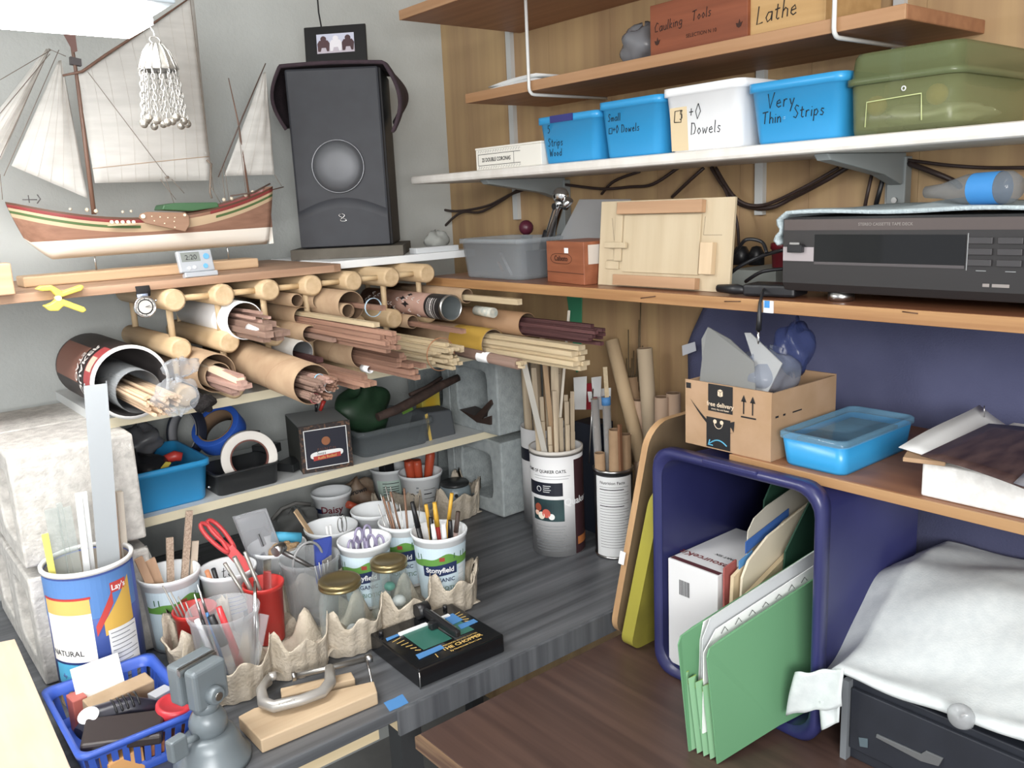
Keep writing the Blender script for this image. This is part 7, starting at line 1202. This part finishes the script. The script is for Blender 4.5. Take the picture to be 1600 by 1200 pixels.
for i in range(N):
    s, e = i/N, (i+1)/N; zz = lambda k: V((.010 if k % 2 else 0, 0, .004 if k % 2 else 0)); b.add([a0.lerp(a1, s)+zz(i), a0.lerp(a1, e)+zz(i+1), c0_.lerp(c1_, e)+zz(i+1), c0_.lerp(c1_, s)+zz(i)], [(0, 1, 2, 3)])
part('gusset', b, gl2, t)
b = MB()
for i in range(N): s, e = i/N, (i+1)/N; b.add([c0_.lerp(c1_, s)*1.0+V((.010 if i % 2 else 0, 0, .006 if i % 2 else 0)), c0_.lerp(c1_, e)+V((.010 if (i+1) % 2 else 0, 0, .006 if (i+1) % 2 else 0)), c0_.lerp(c1_, e)+V((.008, 0, -.016)), c0_.lerp(c1_, s)+V((.008, 0, -.016))], [(0, 1, 2, 3)])
part('gusset_edge', b, mat('yellow green edge', '#93b552', .75), t)
for i, (y, dz, m, lab) in enumerate(((.716, -.002, paper, 'white paper nearest the front of the light green folder'), (.726, .012, mat('grey printed paper', '#c5c9cc', .8), 'grey printed paper rolled at the top of the light green folder'), (.738, .002, paper, 'white paper at the back of the light green folder'))):
    _p = single('paper_sheet', MB().poly([(.905+.006*i, y, -.775), (1.19, y-.040, -.77), (1.215, y-.034, -.565+dz), (.94, y+.004, -.622+dz), (.912+.01*i, y+.004, -.648+dz)], (0, .0015, 0)), m, lab, 'paper')
    if i == 0: _pp = _p
b = MB(); q = random.Random(6)
for i in range(9): s = i/9; p = V((.945+.25*s, .7155-.036*s, -.626+.048*s)); b.path([p+V((0, -.0008, -.004)), p+V((.008, -.0012, .001+.004*q.random())), p+V((.014, -.002, -.004))], .0005, 4)
part('ink_notes', b, ink, _pp)

# ------------------------------------------------------------------ cabinet under the towel
cab = mat('dark slate cabinet', '#22262f', .5, 0, '#262a34', (20, 20, 20)); t = thing('drawer_cabinet', 'dark slate drawer cabinet under the white towel in the bottom right corner', 'cabinet', (1.2, .4, D)); part('body', MB().bb(1.062, 1.40, .14, .583, D, -.690), cab, t, bev=.002); part('upper_box', MB().bb(1.26, 1.40, .14, .57, -.6895, -.590), cab, t, bev=.004); part('drawer_front', MB().bb(1.054, 1.0618, .145, .572, D+.02, -.700), cab, t, bev=.002); part('side_strip', MB().bb(1.050, 1.0618, .5735, .583, D, -.69), mat('grey strip', '#70757b', .5), t)
p = at(1510, 1112, X=1.05); part('knob', MB().lathe(V((1.0538, p.y, p.z)), [(.006, 0), (.007, .008), (.015, .013), (.017, .020), (.013, .027), (.0001, .029)], 28, (-1, 0, 0)), mat('clear knob', '#c9cdd0', .08, 0, alpha=.55), t, 'clear round knob'); part('knob_screw', MB().cyl((1.0537, p.y, p.z), (1.034, p.y, p.z), .0025, n=8), steel, t)
b = MB().poly([at(q_[0], q_[1], X=1.0535) for q_ in ((1371, 1146), (1440, 1177), (1448, 1172), (1475, 1184), (1468, 1196), (1440, 1188), (1370, 1151))], (-.003, 0, 0)); part('latch', b, mat('latch grey', '#85898c', .35, .6), t, bev=.0005); b = MB().poly([at(q_[0], q_[1], X=1.0535) for q_ in ((1342, 1152), (1356, 1154), (1356, 1168), (1344, 1166))], (-.0008, 0, 0)); part('sticker', b, mat('bluish sticker', '#55666f', .5), t)
tw = mat('white towel', '#d3dadb', .9, 0, '#c9d1d3', (60, 60, 60), bump=.12, bsc=350)
def tow(a, c):
    y = .655-.56*a; x = 1.046+.339*c; s = max(0, min(1, (x-1.07)/.20)); s = s*s*(3-2*s); z = -.6775+.030*a+(.094-.018*a)*s
    z += .004*math.sin(11*y+7*x)*math.sin(17*x-6*y+1)+.003*math.sin(38*y+17*x)*s+.0022*math.sin(50*y-26*x)*max(0, .5-c)+.0012*math.sin(80*x+35*y)
    z -= .006*math.exp(-((y-.40+.5*(x-1.1))/.015)**2)*s
    if y > .592: k = y-.592; z -= k*(.85-.35*s)+.08*k*math.sin(20*x); y = .592+k*.9
    k = max(0, 1.058-x)
    if k > 0: z -= k*.9+.002*math.sin(40*y); x = 1.0485
    return V((x, y, z))
t = thing('white_towel', 'white wrinkled towel spread over the dark cabinet', 'towel', (1.2, .4, -.69)); part('cloth', MB().sheet(tow, 90, 70, .002), tw, t)
def cor(a, c):
    p0, p1, p2, p3 = PX(((1243, 1050), (1318, 1046), (1313, 1106), (1228, 1118)), X=1.024); p = (p0*(1-a)+p1*a)*(1-c)+(p3*(1-a)+p2*a)*c
    return p+V((-.004*math.sin(6*a+3*c)+.006*a*c, 0, .0015*math.sin(14*a)))
def cor2(a, c):
    p0, p1, p2, p3 = PX(((1280, 1095), (1313, 1095), (1311, 1128), (1284, 1141)), X=1.028); p = (p0*(1-a)+p1*a)*(1-c)+(p3*(1-a)+p2*a)*c
    return p+V((-.002*math.sin(7*a), 0, 0))
part('hanging_corner', MB().sheet(cor, 16, 12, .0022), tw, t); part('hanging_corner', MB().sheet(cor2, 8, 8, .002), tw, t)

# ------------------------------------------------------------------ move everything from eye-based to room-based coordinates
for o in C.objects:
    if o.parent is None and o.type in ('MESH', 'EMPTY'): o.location = o.location+OFF
